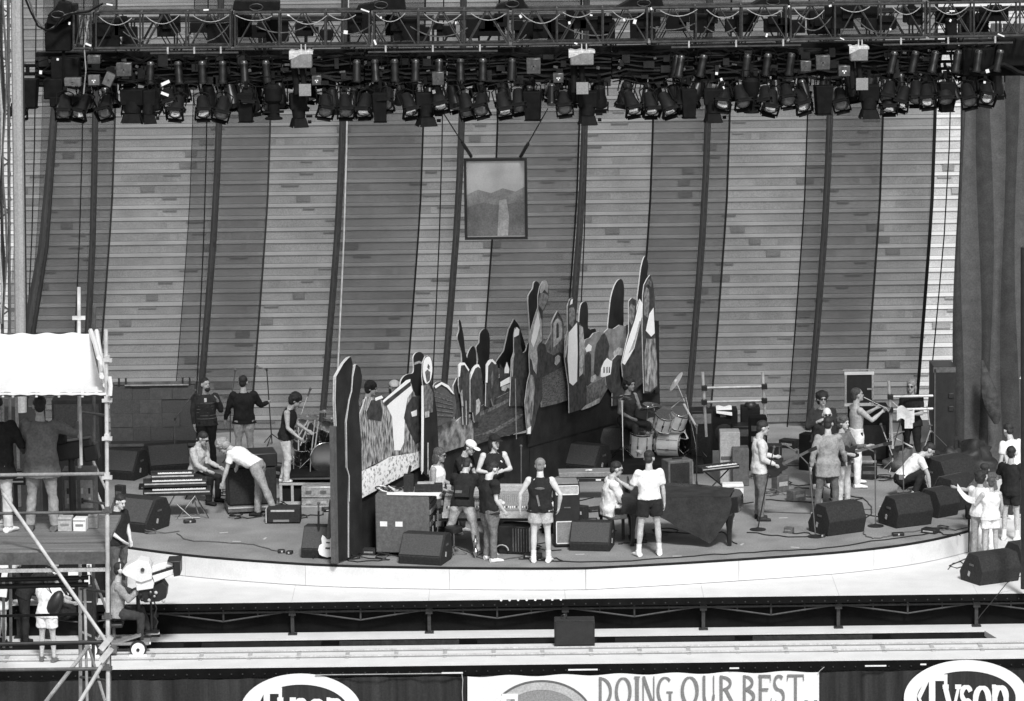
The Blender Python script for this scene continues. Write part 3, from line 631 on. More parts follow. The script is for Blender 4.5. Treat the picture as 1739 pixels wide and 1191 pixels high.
def person(px, py, face, label, h=1.76, z=0.0, loc=None, lean=0, side=0, twist=0, head=(0, 0), ra=None, la=None, rl=None, ll=None, seat=None, top='tee', tc='white', bot='long', bc='jean', hair='short', hc='dark', cap=None, glasses=False, shoes='white', sox=None, skin=None, bulk=1.0, beard=False, curl='relaxed', cat='person', belt=False, jacket=False, extras=None, headphones=False, tuck=False):
    skin = skin or SKIN; k = h/1.78*1.03; bulk = bulk*1.10
    p0 = loc if loc is not None else at(px, py, z)
    t = thing('person', label, cat, p0, -face)
    # face: 0 = looking away from the camera, 90 = to the right of the photo, 180 = to the camera, 270 = left
    ra = ra or ((.16, .0, -1), (.05, .22, -1)); la = la or ((-.16, .0, -1), (-.05, .22, -1))
    rl = rl or ((.06, .02, -1), (.03, -.03, -1)); ll = ll or ((-.06, .02, -1), (-.03, -.03, -1))
    P = V((0, 0, .95)); RT = Rz(-twist) @ Rx(-lean) @ Ry(side)
    PT = Rx(-lean*.6) @ Ry(side*.6)
    def sp(o, x=0, y=0):
        R = PT if o < .1 else RT; return P + R @ V((x, y, o))
    HP = {}; J = {}
    for s, lg in ((1, rl), (-1, ll)):
        hp = P + PT @ V((.092*s, 0, -.03)); a = V(lg[0]).normalized(); b = V(lg[1]).normalized()
        kn = hp + a*.43; an = kn + b*.42; J[s] = (hp, kn, an)
    low = min(J[1][2].z, J[-1][2].z)
    dz = (seat/k - .90) if seat is not None else (.075-low)
    P.z += dz
    for s in J: J[s] = tuple(q+V((0, 0, dz)) for q in J[s])
    A = {}
    for s, ar in ((1, ra), (-1, la)):
        sh = sp(.47, .175*s*(1+(bulk-1)*.5)); u = V(ar[0]).normalized(); f = V(ar[1]).normalized()
        el = sh+u*.285; wr = el+f*.25; A[s] = (sh, el, wr, f)
    N = sp(.545); RH = (Rz(-twist) @ Rx(-lean*.7) @ Ry(side*.6)) @ Rz(-head[1]) @ Rx(-head[0]) @ Matrix.Scale(1.1, 3)
    H = N + RT @ V((0, .01, .03)) + RH @ V((0, .025, .135))
    m = MB(); b = bulk
    X, Y_ = V((1, 0, 0)), V((0, 1, 0))
    tor = [(-.09, .10, .09, 0), (-.04, .155, .11, 0), (.03, .165*b, .115, -.01), (.13, .145*b, .10*b, 0), (.24, .148*b, .105*b, .005), (.36, .168*b, .115*b, .008), (.44, .165, .105, 0), (.49, .13, .075, -.008), (.53, .065, .06, -.01), (.62, .055, .058, 0)]
    def torso(mm, inf, lo, hi, yo=0, flare=0):
        rr = []
        for o, w, d, y in tor:
            if lo <= o <= hi:
                R = PT if o < .1 else RT; fl = flare*max(0, (.15-o)) if flare else 0
                rr.append((sp(o, 0, y), R @ X*(w+inf+fl), R @ Y_*(d+inf+fl)))
        mm.loft(rr, 16)
    torso(m, 0, -1, 1)
    m.cyl(sp(.5), H+RH @ V((0, -.02, -.04)), .06, .052)
    # head with jaw, nose, ears, brow
    m.ell(H+RH @ V((0, -.012, .03)), (.075, .094, .092), RH, 14, 10)
    m.ell(H+RH @ V((0, .028, -.035)), (.058, .062, .078), RH, 12, 8)
    m.ell(H+RH @ V((0, .070, -.088)), (.026, .024, .022), RH, 8, 6)
    m.loft([(H+RH @ V((0, .080, .018)), RH @ X*.008, RH @ Y_*.01), (H+RH @ V((0, .098, -.02)), RH @ X*.014, RH @ Y_*.016), (H+RH @ V((0, .09, -.034)), RH @ X*.015, RH @ Y_*.014)], 8)
    m.ell(H+RH @ V((0, .078, .034)), (.05, .014, .012), RH, 8, 5)
    for s in (1, -1): m.ell(H+RH @ V((.077*s, -.008, -.006)), (.012, .022, .032), RH, 8, 6)
    for s in (1, -1):
        sh, el, wr, f = A[s]
        sphere(m, sh, .058*b)
        limb(m, [seg(sh, el, .0), seg(sh, el, .35), seg(sh, el, .8), el], [.052*b, .050*b, .040, .038])
        sphere(m, el, .038)
        limb(m, [el, seg(el, wr, .3), seg(el, wr, .75), wr, wr+f*.03], [.037, .042, .031, .026, .028])
        # hand: palm, four bent fingers, thumb
        inn = V((-s, .3, 0)); x, y = frame(f, inn)       # x: palm normal side
        pal = wr+f*.055
        R = Matrix((y, x, f)).transposed()
        m.ell(pal, (.038, .017, .052), R, 10, 6)
        bend = {'relaxed': .45, 'grip': 1.25, 'flat': .1}[curl]
        for i in range(4):
            o = (i-1.5)*.019; L = (.036, .042, .040, .030)[i]
            a0 = wr+f*.088+y*o; d1 = (f*math.cos(bend*.6)+x*math.sin(bend*.6)); a1 = a0+d1*L
            d2 = (f*math.cos(bend*1.5)+x*math.sin(bend*1.5)); a2 = a1+d2*L*.9
            limb(m, [a0-f*.02, a1, a2], [.0095, .009, .0075], 6)
        th = wr+f*.03-y*.032; limb(m, [wr+f*.02, th+f*.02-y*.006, th+f*.06+x*.02], [.014, .011, .009], 6)
        hp, kn, an = J[s]
        sphere(m, hp, .088*b)
        limb(m, [hp, seg(hp, kn, .3), seg(hp, kn, .8), kn], [.088*b, .078*b, .056, .054])
        sphere(m, kn, .053)
        limb(m, [kn, seg(kn, an, .3), seg(kn, an, .75), an], [.052, .056, .038, .034])
        sphere(m, an, .036)
    feet = {}
    for s in (1, -1):
        kn, an = J[s][1], J[s][2]; sd = (an-kn).normalized()
        fd = V((.16*s, 1, 0)) if abs(sd.z) > .35 else (V((0, 0, -.3))+V((0, 1, 0)))
        if sd.z > -.35 and sd.y < -.5: fd = V((0, .2, -1))
        if seat is None or True:
            toe_dn = min(0, an.z-dz*0-.075) if False else 0
        fd.normalize(); feet[s] = fd
        x, y = frame(fd, V((1, 0, 0)))
        base = an+V((0, 0, -.035))
        def foot(mm, inf, base=base, fd=fd, an=an):
            mm.loft([(base-fd*.06+V((0,0,.0)), V((.034+inf, 0, 0)), V((0, 0, .034+inf*.5))), (base-fd*.03, V((.038+inf, 0, 0)), V((0, 0, .04+inf*.5))), (base+fd*.06, V((.040+inf, 0, 0)), V((0, 0, .034+inf*.5))), (base+fd*.13+V((0,0,-.012)), V((.046+inf, 0, 0)), V((0, 0, .024+inf*.5))), (base+fd*.175+V((0,0,-.018)), V((.036+inf, 0, 0)), V((0, 0, .018+inf*.5)))], 10)
            mm.cyl(an+V((0, 0, .03)), base, .038+inf, .04+inf, 10)
        foot(m, 0); feet[s] = foot
    parts = []
    def fin(name, mm, mt, vox, sm, wr=0):
        o = link(name, mm.mesh(name, mt, 0), t); o.scale = (k, k, k)
        r = o.modifiers.new('r', 'REMESH'); r.mode = 'VOXEL'; r.voxel_size = vox; r.use_smooth_shade = True
        q = o.modifiers.new('s', 'SMOOTH'); q.iterations = sm; q.factor = .5
        TEMP.append((o, wr)); return o
    fin('body', m, skin, .0115, 2)
    # ---- clothes
    if top != 'none' or jacket:
        mm = MB(); lo = {'tee': -.05, 'polo': -.05, 'long': -.1, 'jacket': -.2, 'tank': -.05, 'dress': -.1, 'crop': .2}.get(top, -.05)
        rr = []
        inf = .028 if top == 'jacket' else .02
        T2 = [(-.22, .19*b, .14, 0), (-.12, .182*b, .13, 0)] if top == 'jacket' else ([(-.09, .19*b, .13, 0)] if top in ('long', 'shirt') else [(-.07, .19*b, .13, 0)])
        if top == 'dress': T2 = [(-.60, .25, .20, 0), (-.45, .24, .185, 0), (-.3, .22, .17, 0), (-.12, .19*b, .14, 0)]
        tt = T2+[q for q in tor if q[0] >= -.05 and q[0] <= .53]
        if tuck: tt = [q for q in tor if .0 <= q[0] <= .53]
        for o_, w, d, y in tt:
            R = PT if o_ < .1 else RT
            if top == 'tank' and o_ >= .49: w = w*.8
            if o_ < .1 and not tuck: w, d = max(w, .188+.01*b), max(d, .128)
            rr.append((sp(o_, 0, y), R @ X*(w+inf), R @ Y_*(d+inf)))
        mm.loft(rr, 18)
        sl_ = {'tee': .62, 'polo': .72, 'long': 9, 'jacket': 9, 'tank': 0, 'dress': .5, 'shirt': 9}.get(top, .6)
        for s in (1, -1):
            sh, el, wr, f = A[s]
            if sl_ > 0:
                sphere(mm, sh, .070*b)
                e = el if sl_ > 1 else seg(sh, el, sl_)
                limb(mm, [sh, seg(sh, e, .5), e], [.067*b, .062*b, .061*b if sl_ < 1 else .054])
                if sl_ > 1:
                    sphere(mm, el, .055); limb(mm, [el, seg(el, wr, .4), seg(el, wr, .95)], [.054, .052, .042])
            elif top == 'tank': sphere(mm, sh-V((.045*s, 0, 0)), .060)
        fin('jacket' if top == 'jacket' else 'dress' if top == 'dress' else 'shirt', mm, CL[tc], .015, 2, .014)
    if bot != 'none':
        mm = MB(); rr = []
        for o_, w, d, y in [q for q in tor if q[0] <= .14]:
            R = PT if o_ < .1 else RT; rr.append((sp(o_, 0, y), R @ X*(w+.012), R @ Y_*(d+.013)))
        mm.loft(rr, 16)
        for s in (1, -1):
            hp, kn, an = J[s]; sphere(mm, hp, .103*b)
            if bot in ('shorts', 'short', 'knee'):
                q = {'short': .38, 'shorts': .55, 'knee': .85}[bot]; limb(mm, [hp, seg(hp, kn, q*.6), seg(hp, kn, q)], [.105*b, .100*b, .098*b])
            elif bot == 'skirt':
                limb(mm, [hp, seg(hp, kn, .5), seg(hp, kn, 1.0)], [.11*b, .12*b, .135*b])
            else:
                limb(mm, [hp, seg(hp, kn, .3), seg(hp, kn, .8), kn], [.102*b, .094*b, .073, .069]); sphere(mm, kn, .068)
                limb(mm, [kn, seg(kn, an, .35), seg(kn, an, .8), seg(kn, an, 1.0)], [.067, .068, .060, .062])
        fin({'long': 'trousers', 'skirt': 'skirt'}.get(bot, 'shorts'), mm, CL[bc], .015, 2, .013)
    if sox:
        for s in (1, -1):
            kn, an = J[s][1], J[s][2]; mm = MB(); limb(mm, [seg(kn, an, .68), seg(kn, an, .8), an], [.048, .046, .046]); o = ob('sock', mm, CL[sox], t); o.scale = (k, k, k)
    if shoes:
        for s in (1, -1):
            mm = MB(); feet[s](mm, .012); o = ob('shoe', mm, CL[shoes], t, smooth=60); o.scale = (k, k, k)
    if belt:
        mm = MB(); o_ = sp(.06); mm.loft([(sp(.05), PT @ X*.182*b, PT @ Y_*.137), (sp(.085), PT @ X*.178*b, PT @ Y_*.134)], 16); o = ob('belt', mm, CL['black'], t); o.scale = (k, k, k)
    # ---- hair, cap, face
    def hh(c, r, mm): mm.ell(H+RH @ V(c), r, RH, 14, 9)
    if hair:
        mm = MB()
        if hair == 'short': hh((0, -.022, .052), (.083, .096, .080), mm); hh((0, -.06, -.01), (.068, .05, .07), mm)
        elif hair == 'bush': 
            hh((0, -.03, .05), (.105, .115, .10), mm); hh((0, -.055, -.02), (.10, .08, .10), mm)
            for i in range(14): a = i*2.4; hh((.085*math.cos(a), -.03+.09*math.sin(a)*(-1 if math.sin(a) > .4 else 1), .04+.05*math.sin(i*1.7)), (.035, .035, .035), mm)
        elif hair == 'long':
            hh((0, -.025, .05), (.092, .102, .086), mm); hh((0, -.07, -.06), (.085, .05, .14), mm)
            for s in (1, -1): hh((.07*s, -.03, -.05), (.025, .05, .10), mm)
        elif hair == 'bald': hh((0, -.055, -.015), (.078, .05, .045), mm)
        if beard: hh((0, .05, -.085), (.055, .045, .05), mm)
        o = fin('hair', mm, HAIR[hc], .011, 2, .007)
    if cap:
        mm = MB(); hh((0, -.01, .068), (.092, .108, .072), mm)
        br = H+RH @ V((0, .12, .055)); mm.ell(br, (.07, .07, .012), RH, 14, 5); o = ob('cap', mm, CL[cap], t, smooth=60); o.scale = (k, k, k)
    if not (face % 360 < 40 or face % 360 > 320):
        for s in (1, -1):
            mm = MB(); mm.ell(H+RH @ V((.031*s, .083, .012)), (.013, .008, .007), RH, 8, 5); o = ob('eye', mm, EYE, t); o.scale = (k, k, k)
        mm = MB(); mm.ell(H+RH @ V((0, .089, -.062)), (.022, .008, .006), RH, 8, 5); o = ob('mouth', mm, LIP, t); o.scale = (k, k, k)
    if glasses:
        mm = MB()
        for s in (1, -1): mm.ell(H+RH @ V((.032*s, .094, .012)), (.029, .009, .019), RH, 10, 6); mm.bar(H+RH @ V((.06*s, .085, .016)), H+RH @ V((.078*s, -.01, .01)), .005, .006)
        o = ob('sunglasses', mm, BLK, t); o.scale = (k, k, k)
    if headphones:
        mm = MB(); mm.tube([H+RH @ V((.092*math.cos(a), -.01, .02+.105*math.sin(a))) for a in [math.pi*i/10 for i in range(11)]], .008, 6)
        for s in (1, -1): mm.ell(H+RH @ V((.09*s, -.008, 0)), (.018, .034, .04), RH, 10, 6)
        o = ob('headphones', mm, CL['offwhite'], t); o.scale = (k, k, k)
    I = dict(t=t, H=H*k, N=N*k, RH=RH, RT=RT, sp=lambda o, x=0, y=0: sp(o, x, y)*k, wr={s: A[s][2]*k for s in A}, hand={s: (A[s][2]+A[s][3]*.09)*k for s in A}, k=k, sh={s: A[s][0]*k for s in A})
    return I
def extra(I, name, mb, mt, smooth=35): return ob(name, mb, mt, I['t'], smooth=smooth)
def wpos(I, p): return pmat(I['t']) @ p
def bake_people():
    dg = bpy.context.evaluated_depsgraph_get()
    for o, wr in TEMP:
        me = bpy.data.meshes.new_from_object(o.evaluated_get(dg)); me.name = o.name
        o.modifiers.clear(); o.data = me
        if wr:
            off = V((hash(o.parent.name) % 97, 0, 0)); nn = len(me.vertices)
            off = V((sum(ord(c) for c in o.parent.name)*1.7, 0, 0))
            co = [0.0]*nn*3; no = [0.0]*nn*3; me.vertices.foreach_get('co', co); me.vertices.foreach_get('normal', no)
            for i in range(nn):
                p = V(co[3*i:3*i+3]); q = noise.noise(V((p.x*11, p.y*11, p.z*8))+off)+.5*noise.noise(V((p.x*24, p.y*24, p.z*15))+off)
                for a in range(3): co[3*i+a] += no[3*i+a]*q*wr
            me.vertices.foreach_set('co', co); me.update()
# ================================================================ painted scenery flats
FA, FB = at(574, 957), at(1118, 745)
fd_ = (FB-FA).normalized(); fn_ = V((fd_.y, -fd_.x, 0))
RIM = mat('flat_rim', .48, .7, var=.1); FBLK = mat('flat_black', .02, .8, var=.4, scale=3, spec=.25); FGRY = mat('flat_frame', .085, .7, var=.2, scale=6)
WHEAT = mat('print_wheat', .95, .7, lo=.22, scale=16, detail=9, sharp=(.34, .50))
CORN = mat('print_corn', .55, .7, lo=.02, scale=10, stretch=(3, 3, .6), detail=9, sharp=(.38, .64))
BUSH = mat('print_bush', .34, .7, lo=.06, scale=6, detail=7, sharp=(.35, .65))
FIELD = mat('print_field', .085, .7, lo=.022, scale=9, stretch=(1, 1, 4), detail=7, sharp=(.3, .7))
FIELD2 = mat('print_field2', .20, .7, lo=.03, scale=12, stretch=(1, 1, 4), detail=8, sharp=(.3, .7))
FSKY = mat('print_sky', .30, .7, lo=.14, scale=5, detail=7)
PW = mat('print_white', .95, .6, var=.05); PL_ = mat('print_light', .52, .7, lo=.24, scale=12, detail=7, sharp=(.3, .6)); PM = mat('print_mid', .22, .7, lo=.05, scale=14, detail=7); PD = mat('print_dark', .07, .7, lo=.015, scale=10, detail=7); PSK = mat('print_face', .34, .7, lo=.06, scale=14, detail=6)
JEANP = mat('print_jeans', .42, .7, lo=.06, scale=7, detail=8, sharp=(.36, .64), stretch=(1, 1, .6))
def fpt(x, y, n): return vpl(x, y, FA+fn_*n, FB+fn_*n)
def smoothpoly(pts, k=3):
    out = []; n = len(pts)
    for i in range(n):
        a, b, c, d = [V((*pts[(i+j) % n], 0)) for j in (-1, 0, 1, 2)]
        for j in range(k):
            t = j/k; q = .5*((2*b)+(c-a)*t+(2*a-5*b+4*c-d)*t*t+(3*b-a-3*c+d)*t**3); out.append((q.x, q.y))
    return out
def fl(name, pts, n, mt, parent=None, th=.022, sm=False, rim=None, label=None):
    if sm: pts = smoothpoly(pts)
    m = MB(); P = [fpt(x, y, n) for x, y in pts]
    m.prism(P, fn_*(-th), 0, 1)
    o = ob(name, m, [mt, rim or RIM], parent, world=bool(parent), smooth=0)
    if label: tag(o, label, 'scenery flat')
    return o
def cutout(label, shapes, n, foot):
    # shapes: (name, pts, material, smooth); first is the board, the rest are flat print on it
    t = thing('scenery_flat', label, 'scenery flat', fpt(foot[0], foot[1], n), 0, 'cut-out scenery flats')
    for i, (nm, pts, mt, sm) in enumerate(shapes):
        fl(nm, pts, n+(.004*i if i else 0), mt, t, .02 if i == 0 else .003, sm, rim=None if i == 0 else mt)
    return t
# walls
w1 = thing('mural_wall', 'nearest mural wall of the set: corn and pale wheat over a black base', 'mural wall', FA)
fl('base_panel', [(613,842),(742,772),(746,889),(613,941)], -.06, FBLK, w1, .05, rim=FBLK)
fl('corn_print', [(612,702),(622,674),(645,676),(655,688),(697,648),(705,672),(720,676),(727,690),(727,762),(700,770),(660,776),(613,800)], 0, CORN, w1)
fl('wheat_print', [(613,801),(640,790),(660,777),(690,768),(727,763),(741,756),(741,778),(615,846)], 0, WHEAT, w1)
fl('white_house', [(657,690),(697,652),(701,664),(692,676),(688,700),(686,752),(680,765),(670,765),(666,708)], .004, PW, w1, .003, rim=PW)
fl('roof_band', [(655,690),(652,684),(690,650),(697,647),(698,655)], .008, PD, w1, .003, rim=PW)
fl('roof_edge', [(651,684),(650,681),(690,646),(697,644),(697,648)], .010, PW, w1, .003, rim=PW)
fl('dark_bush', [(690,690),(700,674),(714,672),(722,700),(722,745),(706,755),(694,730),(686,710)], .006, PD, w1, .003, rim=PD)
fl('tractor_print', [(698,700),(708,696),(708,706),(700,708)], .010, PW, w1, .003, rim=PW)
fl('red_barn', [(622,700),(630,680),(646,678),(650,700),(648,716),(624,712)], .006, PD, w1, .003, rim=PW)
fl('cap_print', [(637,676),(648,672),(651,676),(638,681)], .012, PW, w1, .003, rim=PW)
w2 = thing('mural_wall', 'middle mural wall with hay bale, bushes and dark field', 'mural wall', fpt(800, 880, 0))
fl('base_panel', [(743,771),(806,750),(900,735),(900,829),(747,888)], -.07, FBLK, w2, .05, rim=FBLK)
fl('bush_print', [(737,735),(740,718),(752,722),(760,712),(775,716),(786,706),(803,715),(803,754),(775,762),(737,775)], 0, BUSH, w2)
fl('field_print', [(803,697),(828,684),(860,668),(895,652),(897,730),(870,738),(840,745),(804,757)], 0, FIELD, w2)
fl('sky_print', [(770,655),(776,642),(785,640),(800,645),(830,655),(850,640),(872,632),(893,615),(896,655),(860,675),(803,702),(772,712)], -.008, PD, w2)
fl('farmhouse', [(849,660),(849,618),(856,628),(860,615),(865,627),(869,620),(871,640),(874,637),(875,642),(868,652),(867,660),(852,666)], .004, PD, w2, .003, rim=PD)
fl('house_gable', [(857,627),(861,615),(865,627),(864,634),(857,634)], .008, PW, w2, .003, rim=PW)
fl('porch', [(850,649),(860,643),(872,637),(875,640),(866,650),(850,657)], .008, PW, w2, .003, rim=PW)
fl('house_wall', [(852,663),(852,657),(866,652),(867,661),(862,658),(858,665)], .008, PL_, w2, .003, rim=PL_)
fl('grass_track', [(803,706),(850,684),(896,662),(896,666),(850,690),(803,713)], .006, PM, w2, .003, rim=PM)
fl('grass_track', [(803,742),(840,728),(880,705),(896,700),(880,712),(840,735)], .006, FIELD2, w2, .003, rim=FIELD2)
m = MB(); m.tube([fpt(875, 643, .12), fpt(876, 700, .12), fpt(877, 746, .12)], .009, 5); ob('pale_batten', m, GREY, w2, world=True)
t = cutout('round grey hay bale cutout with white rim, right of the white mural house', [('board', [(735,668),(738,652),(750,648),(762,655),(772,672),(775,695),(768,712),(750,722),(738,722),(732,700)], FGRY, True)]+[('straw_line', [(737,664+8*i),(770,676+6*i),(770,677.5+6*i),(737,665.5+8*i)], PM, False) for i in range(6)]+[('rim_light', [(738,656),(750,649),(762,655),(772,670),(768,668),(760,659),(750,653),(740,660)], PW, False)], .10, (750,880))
w3 = thing('mural_wall', 'rear mural wall with grey church, dark meadow and pale sky', 'mural wall', fpt(1000, 820, 0))
fl('base_panel', [(898,734),(960,690),(1118,660),(1118,746),(900,829)], -.07, FBLK, w3, .05, rim=FBLK)
fl('meadow_print', [(918,640),(940,622),(968,612),(985,625),(968,679),(945,686),(920,692)], 0, FIELD2, w3)
fl('meadow_edge', [(920,688),(945,681),(966,674),(966,679),(945,686),(920,692)], .006, PM, w3, .003, rim=PM)
fl('church_wing', [(923,591),(932,575),(938,562),(958,575),(960,600),(940,612),(926,604)], .002, PM, w3, .02)
fl('church', [(937,601),(937,548),(941,538),(947,528),(953,538),(957,548),(958,591),(948,600)], .006, PM, w3, .02)
fl('church_arch', [(940,590),(940,550),(944,543),(948,541),(953,546),(955,556),(955,575),(947,584)], .010, PL_, w3, .003, rim=PL_)
fl('church_door', [(945,575),(945,552),(947,548),(949,552),(949,573)], .014, PD, w3, .003, rim=PD)
fl('church_roof', [(937,550),(942,538),(947,528),(953,538),(957,550),(953,544),(947,536),(941,545)], .016, PD, w3, .02)
fl('dark_bushes', [(910,640),(914,605),(912,590),(918,582),(926,585),(929,598),(940,604),(950,598),(962,604),(964,618),(950,626),(934,634),(920,642)], .018, PD, w3, .003, rim=PD)
fl('cart_print', [(942,618),(943,607),(948,603),(952,606),(951,614),(945,621)], .022, PL_, w3, .003, rim=PL_)
fl('sky_print', [(988,604),(994,577),(1002,574),(1008,566),(1018,563),(1026,565),(1033,558),(1042,559),(1052,552),(1060,554),(1068,551),(1078,552),(1074,600),(1061,616),(1045,622),(1036,650),(990,664)], 0, FSKY, w3)
fl('cloud_print', [(994,592),(1000,584),(1005,588),(1004,596),(996,598)], .004, PW, w3, .003, rim=PW)
fl('cloud_print', [(1040,600),(1050,590),(1058,592),(1056,604),(1046,610)], .004, PL_, w3, .003, rim=PL_)
fl('people_print', [(992,650),(994,604),(999,597),(1004,602),(1004,650),(998,656)], .005, PD, w3, .003, rim=PD)
fl('pond_print', [(992,660),(1012,648),(1030,638),(1034,640),(1032,660),(1018,684),(1002,692),(988,697)], .003, PM, w3, .02)
fl('path_light', [(988,692),(1004,684),(1018,676),(1018,684),(1002,692),(988,697)], .008, PL_, w3, .003, rim=PL_)
fl('dark_tree', [(1009,634),(1010,600),(1013,584),(1018,577),(1022,569),(1027,566),(1031,574),(1035,588),(1033,600),(1034,612),(1024,622),(1016,640)], .006, PD, w3, .003, rim=PD)
fl('white_house', [(1020,640),(1021,626),(1026,614),(1031,608),(1036,612),(1040,614),(1038,630),(1036,636),(1024,641)], .010, PW, w3, .003, rim=PW)
for a_ in (1025, 1030, 1034): fl('house_window', [(a_,634),(a_,624),(a_+2,623),(a_+2,633)], .014, PM, w3, .003, rim=PM)
fl('small_shed', [(1003,648),(1004,640),(1012,636),(1013,644),(1006,650)], .012, PL_, w3, .003, rim=PL_)
fl('dark_crowd', [(1040,668),(1030,655),(1028,640),(1037,636),(1040,612),(1048,603),(1060,604),(1064,618),(1080,600),(1090,590),(1091,680),(1040,690)], .018, PD, w3, .02)
fl('side_slab', [(1113,546),(1119,545),(1120,665),(1113,668)], .02, FBLK, w3, .06, rim=FBLK)
fl('lower_slab', [(1078,640),(1120,650),(1122,720),(1078,722)], -.02, FBLK, w3, .05, rim=FBLK)
fl('mid_slab', [(896,640),(920,640),(986,640),(1112,600),(1112,700),(896,760)], -.05, FBLK, w3, .03, rim=FBLK)
# end wall at the left
w0 = thing('end_wall', 'tall black end flat of the set with pale torn edge line', 'scenery flat', FA)
m = MB(); m.prism([fpt(566,724,.12), fpt(571,724,.12), fpt(575,957,.12), fpt(569,957,.12)][::1], -fn_*.08); ob('grey_post', m, FGRY, w0, world=True)
fl('left_board', [(570,956),(571,724),(569,681),(570,640),(583,617),(591,608),(596,606),(599,618),(600,640),(597,665),(593,678),(587,717),(589,794),(594,808),(594,948)], .04, FBLK, w0, .05)
fl('right_board', [(593,947),(593,852),(594,808),(589,794),(588,717),(594,680),(598,665),(600,638),(602,622),(606,619),(612,625),(615,640),(614,652),(609,681),(611,717),(614,753),(615,844),(615,940)], .07, FBLK, w0, .05)
m = MB(); m.tube([fpt(x, y, .085) for x, y in [(603,621),(599,640),(597,665),(593,679),(588,717),(589,794),(593,808),(593,852)]], .010, 5); ob('pale_edge', m, RIM, w0, world=True)  # pale tubes put the sunlit raw board edges into the colour
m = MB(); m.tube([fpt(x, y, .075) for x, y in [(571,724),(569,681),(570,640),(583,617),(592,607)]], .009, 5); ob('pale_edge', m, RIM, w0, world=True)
# black silhouettes (backs of cutouts standing behind)
sil = [('black man shaped cutout with pale headband, above the slanted mural roof', [(684,700),(680,656),(684,642),(692,636),(701,634),(703,625),(702,608),(706,600),(713,598),(719,602),(721,612),(718,626),(722,640),(726,660),(726,700)], -.10),
 ('thin black post cutout with a knob, left of the black silhouettes', [(786,620),(784,600),(780,585),(777,572),(780,560),(779,545),(782,545),(785,558),(788,575),(790,596),(795,618)], -.3),
 ('small rounded black cutout right of the thin post', [(792,625),(794,604),(799,592),(804,588),(808,596),(809,620),(808,640),(795,640)], -.3),
 ('tall rounded black cutout left of the black gable', [(810,640),(812,610),(809,590),(814,582),(815,568),(820,560),(826,559),(831,568),(832,590),(830,620),(828,645)], -.35),
 ('black gable shaped cutout with pointed top', [(838,622),(846,610),(856,596),(864,560),(873,542),(881,552),(886,566),(893,590),(897,600),(897,625),(860,630)], -.35),
 ('narrow black figure cutout behind the tall man in light shirt', [(898,600),(900,560),(897,510),(900,498),(905,490),(907,480),(912,478),(917,486),(915,505),(912,520),(914,545),(908,600)], -.3),
 ('black oval cutout with an arm, right of the second light shirted man', [(983,575),(984,540),(986,520),(991,513),(997,515),(999,535),(999,558),(1010,558),(1012,564),(1006,572),(998,575),(990,590)], -.25),
 ('largest black oval cutout above the pale mural sky', [(1033,562),(1035,530),(1038,505),(1044,485),(1051,475),(1057,476),(1060,490),(1059,520),(1058,556),(1045,563)], -.25),
 ('tallest thin black slab cutout, above the bearded man', [(1083,512),(1086,480),(1089,455),(1094,437),(1098,438),(1101,450),(1099,470),(1095,512)], -.2)]
for k, (lab, pts, n) in enumerate(sil):
    t = thing('scenery_flat', lab, 'scenery flat', fpt(pts[0][0], pts[0][1]+150, n), 0, 'black backs of cut-out flats')
    ys = max(y for x, y in pts); xs_ = [x for x, y in pts]
    fl('board', pts, n, FBLK, t, .025, sm=k not in (4,))
    m = MB(); c = (min(xs_)+max(xs_))/2; p = fpt(c, ys-6, n-.07); m.prism([p+V((-.03,0,0)), p+V((.03,0,0)), V((p.x+.03,p.y,.0)), V((p.x-.03,p.y,.0))], V((0, .04, 0))); ob('prop_stick', m, FBLK, t, world=True)
    if k == 0: fl('headband', [(704,616),(712,613),(719,616),(719,619),(712,617),(704,620)], n+.006, PL_, t, .003, rim=PL_)
# three dark figure cutouts with pale rims
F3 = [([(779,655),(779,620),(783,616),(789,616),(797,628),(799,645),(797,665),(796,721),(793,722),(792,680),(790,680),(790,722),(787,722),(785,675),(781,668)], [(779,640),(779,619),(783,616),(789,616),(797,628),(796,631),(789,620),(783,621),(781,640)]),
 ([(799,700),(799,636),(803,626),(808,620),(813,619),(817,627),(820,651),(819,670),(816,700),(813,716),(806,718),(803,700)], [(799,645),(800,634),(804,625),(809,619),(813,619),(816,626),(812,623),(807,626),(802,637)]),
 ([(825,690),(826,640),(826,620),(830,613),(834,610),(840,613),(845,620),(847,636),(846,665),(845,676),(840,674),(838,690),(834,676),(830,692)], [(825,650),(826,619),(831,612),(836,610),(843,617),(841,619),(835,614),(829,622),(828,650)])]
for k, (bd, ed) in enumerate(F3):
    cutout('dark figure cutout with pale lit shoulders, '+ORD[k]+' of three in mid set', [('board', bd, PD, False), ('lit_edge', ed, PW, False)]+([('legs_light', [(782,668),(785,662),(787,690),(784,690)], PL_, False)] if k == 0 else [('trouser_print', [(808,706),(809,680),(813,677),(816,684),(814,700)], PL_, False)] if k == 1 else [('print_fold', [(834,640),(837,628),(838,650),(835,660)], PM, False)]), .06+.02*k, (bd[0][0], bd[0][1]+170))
cutout('dark arm cutout with one pale raised fingertip beside the black gable', [('board', [(866,690),(868,640),(869,610),(873,598),(873,570),(875,558),(879,556),(883,560),(884,585),(888,600),(893,596),(896,584),(899,582),(900,600),(898,690)], PD, False), ('fingertip', [(873,573),(874,561),(878,556),(882,560),(881,569),(876,572)], PW, False), ('lit_edge', [(869,618),(870,606),(873,598),(874,602),(872,612),(871,640),(869,640)], PL_, False)], .04, (880, 850))
